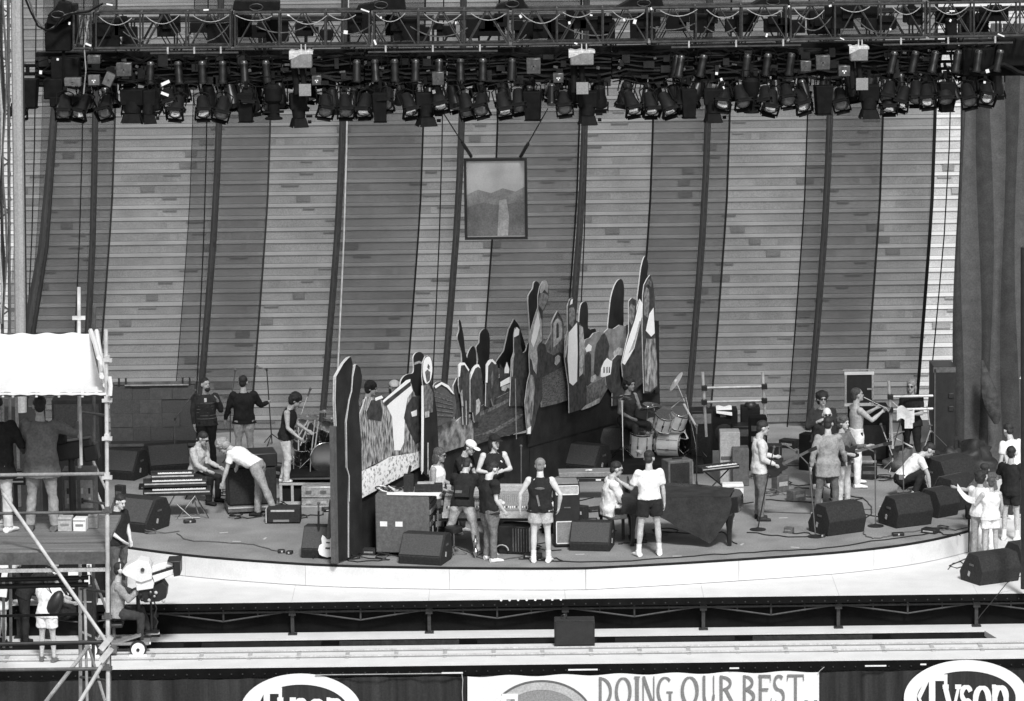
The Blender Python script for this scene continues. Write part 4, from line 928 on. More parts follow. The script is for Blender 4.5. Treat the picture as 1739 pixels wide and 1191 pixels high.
# portrait like cutouts of farm people
cutout('long pale cutout figure with white head beside the wheat mural', [('board', [(716,800),(717,700),(719,660),(717,640),(718,616),(722,606),(728,604),(734,612),(736,630),(733,648),(737,665),(742,700),(745,760),(744,806),(730,812)], FBLK, False), ('head_print', [(719,640),(719,618),(723,608),(729,606),(733,614),(734,630),(731,646),(724,652)], PW, True), ('shade_print', [(722,632),(726,628),(731,632),(730,646),(725,650)], PM, False), ('ear_shade', [(727,618),(730,622),(729,628),(726,624)], PM, False), ('shirt_print', [(719,655),(728,652),(736,668),(735,700),(720,705)], PM, False), ('badge_print', [(722,700),(729,698),(729,708),(722,710)], PL_, False), ('lit_edge', [(716,655),(719,655),(720,705),(719,800),(716,806)], PW, False), ('leg_seam', [(726,752),(728,752),(728,806),(726,806)], PL_, False)], .16, (730, 905))
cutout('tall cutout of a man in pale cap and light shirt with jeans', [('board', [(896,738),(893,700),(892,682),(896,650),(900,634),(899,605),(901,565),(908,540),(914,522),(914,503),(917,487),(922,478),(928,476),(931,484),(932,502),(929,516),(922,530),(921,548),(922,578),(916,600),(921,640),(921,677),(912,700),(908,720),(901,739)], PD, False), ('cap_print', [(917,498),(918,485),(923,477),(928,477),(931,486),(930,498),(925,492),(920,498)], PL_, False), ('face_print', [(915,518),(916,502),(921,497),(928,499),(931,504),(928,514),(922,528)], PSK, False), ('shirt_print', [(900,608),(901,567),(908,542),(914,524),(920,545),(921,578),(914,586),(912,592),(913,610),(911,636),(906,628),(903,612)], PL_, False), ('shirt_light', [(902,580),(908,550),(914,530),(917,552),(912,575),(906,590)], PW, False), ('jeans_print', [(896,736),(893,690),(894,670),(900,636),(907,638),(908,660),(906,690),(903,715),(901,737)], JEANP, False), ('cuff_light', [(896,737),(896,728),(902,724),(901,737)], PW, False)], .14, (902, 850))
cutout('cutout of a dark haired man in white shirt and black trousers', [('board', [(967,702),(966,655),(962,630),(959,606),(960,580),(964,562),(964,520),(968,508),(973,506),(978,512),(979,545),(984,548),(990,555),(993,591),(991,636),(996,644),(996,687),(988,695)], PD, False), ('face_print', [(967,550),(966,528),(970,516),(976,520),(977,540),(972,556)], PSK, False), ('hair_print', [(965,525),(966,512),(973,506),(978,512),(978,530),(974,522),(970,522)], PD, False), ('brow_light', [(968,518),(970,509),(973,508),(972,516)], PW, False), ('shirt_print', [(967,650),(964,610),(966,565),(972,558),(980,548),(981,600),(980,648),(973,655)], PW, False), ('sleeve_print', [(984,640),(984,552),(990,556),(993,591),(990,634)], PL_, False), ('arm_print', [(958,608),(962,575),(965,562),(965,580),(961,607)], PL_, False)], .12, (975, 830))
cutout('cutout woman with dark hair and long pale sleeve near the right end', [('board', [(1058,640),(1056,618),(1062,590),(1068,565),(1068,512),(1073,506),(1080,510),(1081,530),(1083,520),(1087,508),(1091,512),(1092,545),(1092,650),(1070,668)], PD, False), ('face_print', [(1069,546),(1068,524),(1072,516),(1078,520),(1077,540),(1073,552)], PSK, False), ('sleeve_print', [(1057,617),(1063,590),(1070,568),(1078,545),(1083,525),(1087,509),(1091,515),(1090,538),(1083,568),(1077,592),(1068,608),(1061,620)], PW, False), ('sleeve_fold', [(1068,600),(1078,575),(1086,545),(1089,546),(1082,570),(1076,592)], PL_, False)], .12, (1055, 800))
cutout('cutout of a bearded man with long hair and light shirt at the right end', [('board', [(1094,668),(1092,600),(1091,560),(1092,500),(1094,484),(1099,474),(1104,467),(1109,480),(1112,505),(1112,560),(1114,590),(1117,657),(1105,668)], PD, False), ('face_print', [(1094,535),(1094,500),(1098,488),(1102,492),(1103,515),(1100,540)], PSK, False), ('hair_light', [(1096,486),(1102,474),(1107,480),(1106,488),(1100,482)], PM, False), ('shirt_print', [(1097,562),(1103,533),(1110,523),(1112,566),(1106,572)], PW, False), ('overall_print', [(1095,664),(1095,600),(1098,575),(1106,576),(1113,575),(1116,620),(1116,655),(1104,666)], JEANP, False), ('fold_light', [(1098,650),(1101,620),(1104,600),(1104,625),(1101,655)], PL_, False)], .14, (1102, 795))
# ================================================================ stage equipment
def pb(t, name, c, d, mt, R=None, bevel=0, taper=1.0, label=None, parent=None):
    m = MB(); m.box(c, d, R, 0, taper); return ob(name, m, mt, parent or t, bevel=bevel, label=label)
def wedge(px, py, wpx, rz, label, h=.44, z=0.0, d=.56, mt=None, roll=0):
    h *= 1.12; d *= 1.16; wpx *= 1.08
    p = at(px, py, z); w = wpx/S(p); t = thing('monitor_wedge', label, 'floor monitor', p, rz, 'wedge monitors'); mt = mt or CARP
    prof = [(-d*.42, 0), (d*.5, 0), (d*.56, h*.30), (d*.10, h), (-d*.34, h*.97), (-d*.54, h*.5)]
    m = MB(); m.prism([V((-w/2, y, q)) for y, q in prof], V((w, 0, 0))); ob('cabinet', m, mt, t, bevel=.012)
    a, b = V((0, d*.565, h*.32)), V((0, d*.15, h*1.01)); mid = (a+b)/2; dd = b-a; R = Matrix((V((1, 0, 0)), dd.normalized(), V((1, 0, 0)).cross(dd.normalized()))).transposed()
    m = MB(); m.box(mid, (w*.94, dd.length*.92, .016), R); ob('grille', m, GRIL, t)
    for s in (-1, 1):
        m = MB(); m.box((s*(w/2+.002), -.02, h*.62), (.014, .13, .035)); ob('handle', m, MID, t)
        m = MB(); m.box((s*(w/2+.003), .06, h*.30), (.012, .05, .09), Rx(20)); ob('connector_plate', m, PALE, t)
    return t
wedge(1422, 903, 70, 30, 'wedge monitor alone at front right, in front of the man in grey blazer', .50)
wedge(1538, 890, 66, 28, 'wedge monitor at the right stage edge, leftmost of the tight group of three', .50)
wedge(1592, 874, 44, 38, 'small middle wedge of the tight group at the right edge', .46)
wedge(1620, 862, 56, 42, 'rear right wedge of the tight group at the right edge', .56)
wedge(1606, 834, 70, 38, 'large wedge beside the crouching man in white shirt', .62, d=.75)
wedge(1682, 986, 74, 28, 'wedge monitor on the white apron at lower right', .48, z=ZA)
wedge(1736, 966, 44, 30, 'wedge monitor cut by the right edge of the photo', .46, z=ZA)
wedge(723, 953, 70, 163, 'black wedge at the front edge before the grey rack', .46)
wedge(1006, 930, 64, 170, 'black wedge at the piano player\'s feet', .44)
wedge(236, 896, 76, 152, 'big black wedge at far left front, behind the man in dark polo', .52, d=.7)
wedge(212, 810, 60, 158, 'dark rounded wedge at the left back beside the scaffold pole', .5)
wedge(284, 800, 66, 196, 'dark wedge behind the stacked keyboards', .5)
wedge(992, 800, 70, 150, 'dark wedge lying tilted left of the drum kit', .5)
wedge(1042, 776, 52, 190, 'dark wedge just behind the tilted one by the drums', .55)
wedge(545, 942, 50, 170, 'black wedge behind the white guitar', .48)
def simple(px, py, wpx, hpx, dm, rz, mt, name, label, cat, det=None, z=0):
    p = at(px, py, z); s = S(p); w = wpx/s; h = hpx/s/.98; t = thing(name, label, cat, p, rz)
    pb(t, 'body', (0, dm/2, h/2), (w, dm, h-.01), mt, bevel=.014)
    for nm, cx, cz, ww, hh_, m2 in (det or []): pb(t, nm, (cx*w, -.006, cz*h), (ww*w, .014, hh_*h), m2)
    return t, w, h
# small black speaker on the lower walkway
p = at(976, 1098, ZW); t = thing('small_speaker', 'black box speaker on the white lower walkway', 'speaker', p)
pb(t, 'cabinet', (0, .15, .235), (.70, .32, .46), CARP, bevel=.015); pb(t, 'grille', (0, -.016, .235), (.64, .012, .40), BLK)
m = MB(); m.tube([V((-.18+.05*math.cos(a), .12, .49+.05*math.sin(a))) for a in [i*.63 for i in range(11)]], .008, 5); ob('cable_loop', m, BLK, t)
# rack with two white patches, facing front-left
p = at(686, 946); t = thing('equipment_rack', 'grey rack case with two white labels on the near side', 'rack case', p, -8)
pb(t, 'case', (-.02, .42, .60), (.98, .84, 1.06), MID, bevel=.02)
pb(t, 'label_plate', (-.36, -.004, .60), (.13, .008, .09), WHT); pb(t, 'label_plate', (-.08, -.004, .60), (.13, .008, .09), WHT)
for k in range(9): pb(t, 'rack_unit', (.478, .42, .16+.108*k), (.02, .74, .085), [BLK, GREY, BLK, BLK, MID][k % 5], bevel=.004)
for k in range(5): pb(t, 'patch_bay', (.492, .15+.13*k, .30+.17*(k % 3)), (.01, .05, .10), PALE)
for x in (-.42, .38):
    for y in (.1, .74): m = MB(); m.cyl((x-.02, y, .04), (x+.02, y, .04), .04, n=10); ob('castor', m, BLK, t)
p = at(742, 930); t = thing('tall_rack', 'tall black rack behind the grey rack with white labels', 'rack case', p, -8)
pb(t, 'case', (-.1, .5, .55), (.5, .7, 1.05), BLK, bevel=.02)
for k in range(7): pb(t, 'rack_unit', (-.1, .145, .15+.13*k), (.42, .02, .10), [MID, BLK, GREY][k % 3], bevel=.004)
# things lying on the rack
p = at(686, 946); q = p+V((0, .1, 1.13))
t = thing('tool_tray', 'white tray with small tools on top of the grey rack', 'tray', q, -8); pb(t, 'tray_sheet', (.2, .1, .012), (.95, .42, .02), WHT, bevel=.004); pb(t, 'tray_rim', (.2, -.11, .03), (.95, .02, .05), WHT)
t = thing('speaker_box', 'small dark box with a handle standing on the white tray', 'box', q+V((.10, .15, .03))); pb(t, 'body', (0, 0, .15), (.18, .2, .30), CARP, bevel=.01); pb(t, 'cap', (.02, 0, .38), (.05, .06, .16), BLK, Ry(12))
t = thing('low_box', 'long low dark box lying beside the small upright box on the tray', 'box', q+V((.46, .12, .03))); pb(t, 'body', (0, 0, .07), (.50, .2, .13), CARP, bevel=.01); pb(t, 'top_sheet', (-.05, 0, .15), (.3, .14, .02), PALE)
for k in range(7):
    a = q+V((-.42+.06*k, .1+.03*(k % 3), .02)); m = MB(); m.tube([a+V((.08*math.cos(b+k), .06*math.sin(b*1.3), .05+.05*math.sin(b*.7+k))) for b in [i*.6 for i in range(10)]], .012, 5); tag(ob('cable_coil', m, [BLK, WHT, MID][k % 3]), ORD[k]+' '+['black','white','grey'][k % 3]+' coil from the left in the heap on the grey rack', 'cable', 'coils on the grey rack')
# mixing console on its case
p = at(838, 938); t = thing('mixing_console', 'wide pale grey mixing console behind the crew', 'mixing desk', p, -4)
DESK = mat('desk_metal', .26, .5, var=.15, scale=20); s = S(p); W_ = 1.72
m = MB(); m.prism([V((-W_/2-.05, y, z)) for y, z in ((0, .62), (0, .74), (.55, .96), (.80, .98), (.80, .62))], V((W_+.02, 0, 0))); ob('body', m, DESK, t, bevel=.01)
R = Rx(21.8); pb(t, 'control_panel', (-.04, .29, .862), (W_-.1, .54, .012), GREY, R)
for k in range(46): pb(t, 'fader', (-W_/2+.02+.036*k, .10+.012*(k % 4), .80), (.016, .05, .03), WHT if k % 5 else BLK, R)
m = MB()
for k in range(46):
    for j in range(7): m.box((-W_/2+.02+.036*k, .2+.05*j, .842+.02*j), (.013, .013, .018), R)
ob('knob', m, PALE, t, kind='stuff')
pb(t, 'front_rail', (-.04, -.012, .68), (W_+.04, .02, .10), PALE); pb(t, 'meter_bridge', (-.04, .8, 1.03), (W_, .14, .12), PALE, bevel=.01)
pb(t, 'stand_shelf', (-.04, .4, .585), (W_+.1, .75, .04), BLK)
for x in (-.8, .72): pb(t, 'leg', (x, .4, .28), (.06, .6, .56), BLK)
p = at(872, 942); t = thing('ribbed_crate', 'dark ribbed crate under the right end of the console', 'crate', p, -14)
pb(t, 'body', (0, .25, .26), (.56, .48, .5), BLK, bevel=.015)
for k in range(6): pb(t, 'rib', (.0+.05*k, -.008, .27), (.018, .022, .42), MID)
for k in range(6): pb(t, 'side_rib', (.29, .05+.075*k, .27), (.022, .022, .44), PALE)
m = MB(); m.tube([V((-.2+.12*math.cos(a), -.05, .08+.10*math.sin(a))) for a in [i*.5 for i in range(11)]], .012, 6); ob('hanging_cable', m, PALE, t)
p = at(771, 944); t = thing('round_stool', 'round padded stool left of the crouching legs at the console', 'stool', p)
m = MB(); m.lathe([(.15, .44), (.16, .46), (.16, .52), (.13, .54)]); ob('seat', m, BLK, t); m = MB(); m.cyl((0, 0, .05), (0, 0, .45), .02); ob('post', m, CHR, t)
for k in range(3): R = Rz(120*k+20); m = MB(); m.cyl(V((0, 0, .18)), R @ V((.24, 0, .01)), .012); ob('leg', m, CHR, t)
p = at(808, 948); t = thing('chrome_stand', 'chrome stand glinting under the console', 'stand', p); m = MB(); m.cyl((0, 0, 0), (0, 0, .42), .018); m.lathe([(.03, .05), (.05, .12), (.02, .18)]); m.lathe([(.03, .25), (.045, .3), (.02, .36)]); ob('post', m, CHR, t)
# guitar amp stack with pale frames
p = at(964, 930); t = thing('amp_stack', 'tall speaker cabinet with two pale framed grilles', 'amplifier', p, 4); s = S(p)
pb(t, 'cabinet', (0, .2, .60), (.46, .4, 1.16), BLK, bevel=.015)
for z0, hh_, mt in ((1.06, .16, PALE), (.28, .40, GREY)):
    pb(t, 'grille', (0, -.004, z0), (.38, .012, hh_), mt)
    for a, b, c, d2 in ((0, z0+hh_/2, .40, .016), (0, z0-hh_/2, .40, .016)): pb(t, 'frame_bar', (a, -.01, b), (c, .02, d2), WHT)
    for sx in (-1, 1): pb(t, 'frame_bar', (sx*.20, -.01, z0), (.016, .02, hh_-.018), WHT)
pb(t, 'handle', (0, -.012, .74), (.12, .02, .02), MID); pb(t, 'top_lid', (-.05, .2, 1.19), (.5, .42, .03), GREY)
# amp right of the drums
p = at(1156, 832); t = thing('combo_amp', 'combo amplifier with silver grille in front of the drum kit', 'amplifier', p, 22)
pb(t, 'cabinet', (0, .16, .30), (.52, .34, .56), MID, bevel=.015); pb(t, 'grille', (.265, .16, .29), (.012, .30, .48), PALE); pb(t, 'handle', (0, .16, .595), (.2, .04, .02), BLK); pb(t, 'front_panel', (-.02, -.016, .3), (.40, .012, .46), CARP)
# tall black amp stack behind the bending man
p = at(430, 872); t = thing('road_case_stack', 'tall black case behind the bending man in white shirt', 'case', p, 10)
pb(t, 'base_tray', (0, .3, .10), (.96, .7, .12), MID, bevel=.01); pb(t, 'lower_case', (0, .3, .52), (.90, .62, .70), CARP, bevel=.02); pb(t, 'upper_case', (.02, .3, 1.02), (.92, .64, .26), BLK, bevel=.02)
for s_ in (-1, 1): pb(t, 'side_strip', (s_*.455, .3, .5), (.012, .5, .6), BLK)
pb(t, 'pale_rim', (0, -.055, .13), (.96, .012, .03), PALE)
# metallic road case and small amp in front of the left drum kit
p = at(537, 862); t = thing('silver_case', 'silver flight case with two recessed catches', 'flight case', p, -3)
pb(t, 'body', (0, .22, .22), (.56, .42, .36), ALU, bevel=.01)
for x in (-.14, .14): pb(t, 'catch', (x, -.004, .30), (.11, .02, .05), MID); pb(t, 'lower_catch', (x, -.004, .10), (.10, .02, .05), PALE)
pb(t, 'edge_strip', (0, -.002, .20), (.57, .016, .016), CHR); pb(t, 'foot_rail', (0, .2, .02), (.58, .44, .03), PALE)
p = at(497, 856); t = thing('pale_frame_case', 'open pale framed case left of the silver flight case', 'case', p, -2)
for x in (-.22, .0, .22): pb(t, 'frame_post', (x, 0, .20), (.05, .04, .34), PALE)
pb(t, 'top_rail', (0, 0, .39), (.5, .05, .04), PALE); pb(t, 'bottom_rail', (0, 0, .02), (.5, .05, .05), PALE); pb(t, 'inner', (0, .2, .2), (.5, .3, .32), BLKM)
p = at(482, 890); t = thing('small_amp', 'low black amplifier head with pale strip on the floor', 'amplifier', p, -2)
pb(t, 'body', (0, .17, .16), (.62, .34, .28), CARP, bevel=.015); pb(t, 'control_strip', (-.02, -.005, .25), (.44, .014, .035), PALE); pb(t, 'badge_strip', (-.05, -.005, .06), (.3, .014, .04), GREY); pb(t, 'side_rim', (-.33, .15, .15), (.02, .3, .26), PALE)
# cases wall at the left rear
p = at(265, 772); t = thing('case_wall', 'wide dark wall of stacked road cases at the left rear', 'road cases', p); s = S(p)
pb(t, 'platform', (-.05, .3, .13), (1.85, .8, .06), BLK); pb(t, 'platform_beam', (-.05, -.1, .22), (1.85, .04, .05), DTUB); pb(t, 'pale_beam', (-.2, -.14, .10), (1.1, .03, .035), ALU)
random.seed(9); CASEM = mat('case_ply', .058, .8, var=.2, scale=10)
for r in range(4):
    x = -.92; 
    while x < .86:
        w = min(random.choice((.36, .46, .6)), .90-x); 
        if w < .12: break
        pb(t, 'case', (x+w/2, .3+random.uniform(-.015, .015), .42+.285*r), (w-.003, .5, .284), random.choice((GRIL, CASEM, CASEM, CASEM)), bevel=.002); x += w
pb(t, 'top_rail', (0, .1, 1.47), (1.65, .05, .05), DTUB); pb(t, 'top_pipe', (.05, .0, 1.44), (1.3, .03, .02), ALU)
for x in (-.72, -.58, .58, .72): pb(t, 'rail_post', (x, .05, 1.5), (.035, .04, .16), BLK)
for x in (-.8, -.3, .2, .7): pb(t, 'trestle', (x, -.1, .07), (.05, .05, .14), ALU)
# keyboards
def keyboard(t, x0, x1, y, z, d, h, name='keyboard'):
    w = x1-x0; c = (x0+x1)/2
    pb(t, 'body', (c, y, z), (w, d, h), BLK, bevel=.008); pb(t, 'white_keys', (c+.04, y-d*.36, z+h*.5+.004), (w*.78, d*.26, .012), WHT)
    m = MB()
    for k in range(int(w*.78/.035)):
        if k % 7 not in (2, 6): m.box((c+.04-w*.39+.035*(k+.9), y-d*.28, z+h*.5+.016), (.014, d*.14, .012))
    ob('black_keys', m, BLK, t)
    pb(t, 'control_panel', (c, y+d*.2, z+h*.5+.004), (w*.95, d*.4, .008), CARP); pb(t, 'front_lip', (c, y-d*.5-.004, z+h*.1), (w*.96, .008, h*.22), PALE)
p = at(300, 882); s = S(p)
for k, (x0, x1, z, lab) in enumerate([(-.62, .66, .50, 'lower black keyboard with pale front edge, on the left stand'), (-.62, .58, .63, 'middle black keyboard stacked on the left stand'), (-.48, .34, .735, 'smallest keyboard on top of the left stack')]):
    t = thing('keyboard', lab, 'keyboard', p+V((0, .1*k, .02*k)), 5, 'stacked keyboards'); keyboard(t, x0, x1, .2, z, .36, .115)
t = thing('keyboard_stand', 'folding chrome stand under the stacked keyboards', 'stand', p, 5)
for a, b in (((.36, 0, .44), (.60, 0, .0)), ((.36, 0, .44), (-.0, 0, .0)), ((-.36, 0, .44), (-.38, 0, .02)), ((-.36, .35, .44), (-.60, .35, .05)), ((.3, .35, .44), (.42, .35, .0)), ((.0, 0, .3), (.3, 0, .0)), ((0, .35, .44), (-.25, .35, 0))):
    m = MB(); m.cyl(a, b, .014); ob('leg', m, CHR, t)
m = MB(); m.cyl((-.02, .0, .02), (.44, 0, .02), .012); ob('cross_bar', m, CHR, t)
p = at(326, 888); t = thing('keyboard_stool', 'dark stool under the seated keyboard player', 'stool', at(332, 851)); pb(t, 'seat', (0, .1, .46), (.34, .3, .08), BLK, bevel=.02)
for k in range(3): R = Rz(120*k); m = MB(); m.cyl(V((0, .1, .42)), R @ V((.24, .1, .01)), .014); ob('leg', m, BLK, t)
p = at(1000, 850); t = thing('electric_piano', 'long grey keyboard cover behind the piano player', 'keyboard', p, 2)
pb(t, 'cover', (0, .1, .52), (1.15, .42, .10), GREY, bevel=.015); pb(t, 'lower_body', (.05, .08, .42), (1.05, .38, .07), BLK, bevel=.01); pb(t, 'white_plate', (.18, -.12, .42), (.10, .01, .03), WHT); pb(t, 'white_plate', (-.28, -.12, .42), (.16, .01, .025), PALE)
for x in (-.45, .45): m = MB(); m.cyl((x, 0, 0), (x*.6, .1, .40), .016); ob('leg', m, CHR, t)
m = MB(); m.tube([V((-.05, 0, .585)), V((-.0, -.05, .60)), V((.06, 0, .59))], .018, 6); ob('tape_reel', m, WHT, t)
p = at(1222, 840); t = thing('slanted_keyboard', 'black keyboard with bright key strip angled right of the drums', 'keyboard', p, 28)
keyboard(t, -.42, .42, .1, .52, .3, .09)
for x in (-.3, .3): m = MB(); m.cyl((x, .1, 0), (-x, .1, .48), .014); ob('stand_leg', m, BLK, t)
# grand piano under a cloth
p = at(1160, 930); t = thing('grand_piano', 'black grand piano facing left under a draped dark cloth', 'piano', p, -2); s = S(p)
PIA = mat('piano_black', .012, .18, var=.2, coat=.5)
outl = [(-1.05, 0), (-1.08, .1), (-1.08, 1.30), (-.95, 1.40), (-.1, 1.40), (.35, 1.22), (.75, .98), (1.05, .75), (1.10, .35), (1.0, .06), (.85, 0)]
m = MB(); m.prism([V((x, y, .62)) for x, y in outl], V((0, 0, .30))); ob('case', m, PIA, t, bevel=.012)
pb(t, 'key_bed', (-1.15, .68, .66), (.16, 1.30, .12), PIA, bevel=.01); pb(t, 'white_keys', (-1.15, .68, .73), (.12, 1.2, .015), WHT)
pb(t, 'music_desk', (-.98, .68, 1.02), (.03, .7, .2), PIA, Ry(-12))
for k, (x, y) in enumerate(((.84, .12), (-.92, .15), (-.92, 1.2))): m = MB(); m.lathe([(.04, 0), (.045, .05), (.05, .3), (.075, .5), (.10, .56), (.10, .62)], Matrix.Translation((x, y, 0)), 12); ob('leg', m, PIA, t)
pb(t, 'pedal_lyre', (-.8, .68, .3), (.12, .2, .6), PIA)
CLO = mat('piano_cloth', .034, .9, var=.25, scale=5, bump=.5, bscale=7, spec=.2)
def cl(u, v):
    x = -1.12+2.2*u; y = -.025+1.35*(1-v) ; return V((x, y, .935+.004*math.sin(u*30)))
m = MB(); m.grid(lambda u, v: V((-1.1+2.05*u-(.1*(1-v)*u), .0-.03+1.25*v*(1-.35*u), .938+.006*math.sin(u*19+v*7))), 24, 10)
ys_n = 24
def hang(u, v):
    x = -1.12+1.98*u; dep = .30 if u < .3 else (.30+.56*(u-.3)/.52 if u < .82 else .30+.56*max(0.0, 1-(u-.82)/.18)**.8)
    z = .938-dep*v; return V((x+.02*math.sin(v*4), -.035-.035*v*(1+math.sin(u*26))*.5-.01, z+.006*math.sin(u*19)))
m.grid(hang, 60, 8)
ob('cloth', m, CLO, t)
# drum kits
def drum(c, axis, r, h, label, shell, grp, name='drum'):
    t = thing(name, label, 'drum', c, 0, grp); A_ = V(axis).normalized(); r *= 1.26; h *= 1.15; M = A_.to_track_quat('Z', 'Y').to_matrix().to_4x4()
    m = MB(); m.lathe([(r, -h/2), (r, h/2)], M, 24); ob('shell', m, shell, t)
    for q in (-1, 1):
        m = MB(); m.lathe([(r*1.03, q*h/2-.02), (r*1.05, q*h/2-.012), (r*1.05, q*h/2+.012), (r*1.03, q*h/2+.016), (r*.97, q*h/2+.016)], M, 24); ob('hoop', m, CHR, t)
        m = MB(); m.lathe([(r*.98, q*(h/2+.010)-.003), (r*.98, q*(h/2+.010)+.003)], M, 24); ob('drum_head', m, WHT if shell != DK else GREY, t)
    for k in range(8):
        a = k*math.pi/4+.2; q = M @ V((r*1.02*math.cos(a), r*1.02*math.sin(a), 0)); m = MB(); m.bar(q-A_*h*.42, q+A_*h*.42, .012, .012); m.bar(q-A_*.03, q+A_*.03, .028, .028); ob('lug', m, CHR, t)
    return t
SH = mat('drum_shell', .90, .15, .0, var=.15, scale=3, stretch=(1, 1, 3)); DK = mat('drum_dark', .03, .15, .2, var=.3, coat=.6); CYM = mat('cymbal', .34, .25, .9, var=.3, scale=3)
def cymbal(base, top, tilt, r, label, mt=CYM, boom=None, tri=True, pole=None):
    t = thing('cymbal_stand', label, 'cymbal stand', base, 0, 'cymbals and stands'); loc = top-base
    bt = boom-base if boom is not None else loc
    m = MB(); m.cyl((0, 0, .22), V((bt.x, bt.y, bt.z)) if boom is not None else loc, .012); ob('pole', m, pole or CHR, t)
    if boom is not None: m = MB(); m.cyl(bt, loc, .010); m.box(bt, (.05, .05, .05)); ob('boom', m, CHR, t)
    if tri:
        for k in range(3): R = Rz(120*k+30); m = MB(); m.cyl(V((0, 0, .25)), R @ V((.26, 0, .01)), .010); ob('leg', m, CHR, t)
    if r:
        M = Matrix.Translation(loc) @ (Rx(tilt[0]) @ Ry(tilt[1])).to_4x4(); m = MB(); m.lathe([(r, -.006), (r, -.003), (r*.6, .006), (r*.22, .012), (r*.2, .025), (.02, .04)], M, 24); ob('cymbal', m, mt, t)
    return t
YD = at(1120, 800).y
rz_ = at(1110, 812); t = thing('drum_riser', 'low black riser under the bright drum kit', 'riser', at(1110, 806)); pb(t, 'deck', (.05, 1.0, .16), (1.9, 2.0, .06), BLKM); pb(t, 'skirt', (.05, .02, .07), (1.88, .03, .12), BLKM)
def dp(x, y, dy=0): return pl(x, y, YD+.6+dy)
g1 = 'drums of the bright kit'
drum(dp(1089, 753), (.05, -.2, 1), .185, .42, 'chrome floor tom left of the bright kit', SH, g1)
drum(dp(1139, 756, .15), (1, -.35, 0), .20, .42, 'chrome bass drum lying on its side in the bright kit', SH, g1, 'bass_drum')
drum(dp(1127, 716, -.05), (.25, -.45, 1), .15, .28, 'left rack tom of the bright kit', SH, g1)
drum(dp(1152, 712, .05), (.35, -.35, 1), .15, .28, 'right rack tom of the bright kit', SH, g1)
drum(dp(1112, 722, .3), (0, -.2, 1), .12, .16, 'small snare drum behind the rack toms of the bright kit', SH, g1)
drum(dp(1174, 752, .4), (-.3, -.3, 1), .17, .36, 'dark floor tom at the right of the bright kit', DK, g1)
def dg(x, Y=0): 
    p = pl(x, 780, YD+.5+Y); p.z = .19; return p
cymbal(dg(1058), dp(1058, 668, -.1), (8, 0), .0, 'boom stand left of the bright kit with pale upper tube', pole=CHR)
cymbal(dg(1095, .3), dp(1100, 692, .2), (-8, -6), .26, 'dark wide cymbal over the left of the bright kit')
cymbal(dg(1128, .5), dp(1108, 688, .4), (6, 10), .20, 'thin cymbal behind the wide dark one')
cymbal(dg(1182, .1), dp(1148, 648, 0), (8, -55), .22, 'bright tilted cymbal highest above the bright kit', WHT, boom=dp(1163, 684, 0))
cymbal(dg(1182, -.2), dp(1140, 693, 0), (0, 0), 0, 'boom stand with white tape right of the bright kit', boom=dp(1164, 672, -.2))
cymbal(dg(1058, -.25), dp(1056, 676, -.2), (0, 4), .22, 'dark cymbal in front of the drummer', DK)
m = MB(); m.cyl(dp(1161, 686, -.3), dp(1183, 726, -.3), .022); tag(ob('white_tube', m, WHT), 'white taped tube slanting right of the bright drum kit', 'tube')
p = dg(1072, .9); t = thing('drum_throne', 'drummer\'s stool behind the bright kit', 'stool', p); m = MB(); m.lathe([(.15, .42), (.16, .5)]); ob('seat', m, BLK, t); m = MB(); m.cyl((0, 0, 0), (0, 0, .43), .02); ob('post', m, CHR, t)
# left (dark) kit
YD2 = at(540, 815).y
t = thing('drum_riser', 'black riser under the dark drum kit at left', 'riser', at(528, 822)); pb(t, 'deck', (0, .9, .10), (1.25, 1.7, .08), BLKM); pb(t, 'trim', (0, .03, .1), (1.25, .02, .03), MID)
def ep_(x, y, dy=0): return pl(x, y, YD2+.5+dy)
g2 = 'drums of the dark kit'
drum(ep_(548, 775), (.3, -1, 0), .24, .36, 'dark bass drum of the left kit', DK, g2, 'bass_drum')
drum(ep_(520, 772, .3), (0, -.1, 1), .18, .36, 'dark floor tom at the left of the dark kit', DK, g2)
drum(ep_(534, 737, .1), (-.2, -.5, 1), .14, .24, 'left dark rack tom of the dark kit', DK, g2)
drum(ep_(556, 735, .1), (.3, -.5, 1), .14, .24, 'right dark rack tom of the dark kit', DK, g2)
drum(ep_(513, 750, .1), (.1, -.5, 1), .15, .2, 'snare drum of the dark kit', DK, g2)
def eg(x, d=0):
    p = pl(x, 800, YD2+.5+d); p.z = .14; return p
cymbal(eg(512, .2), ep_(523, 708, .2), (4, 3), .22, 'pale wide cymbal at the left of the dark kit', ALU)
cymbal(eg(556, .4), ep_(551, 699, .4), (-4, 0), .22, 'pale cymbal at the right of the dark kit', ALU)
cymbal(eg(540, .0), ep_(541, 722, 0), (22, 30), .14, 'small splash cymbal glinting in the dark kit', ALU)
cymbal(eg(500, .1), ep_(505, 718, .1), (12, -10), .18, 'pale cymbal low at the far left of the dark kit', ALU)
cymbal(eg(565, .1), ep_(563, 712, .1), (-10, 12), .18, 'pale cymbal at the far right of the dark kit', ALU)
cymbal(eg(528, -.2), ep_(535, 713, -.2), (0, 0), 0, 'bright boom pole leaning in the dark kit', pole=WHT)
for k, (a, b, c, d) in enumerate([(507,765,507,715),(508,740,523,714),(510,757,525,717),(535,760,541,716)]):
    m = MB(); m.cyl(ep_(a, b, -.3), ep_(c, d, -.3), .014); tag(ob('stand_tube', m, WHT), ['upright','upper slanting','lower slanting','rightmost'][k]+' bright stand tube in front of the dark drum kit', 'tube', 'bright tubes at the dark kit')
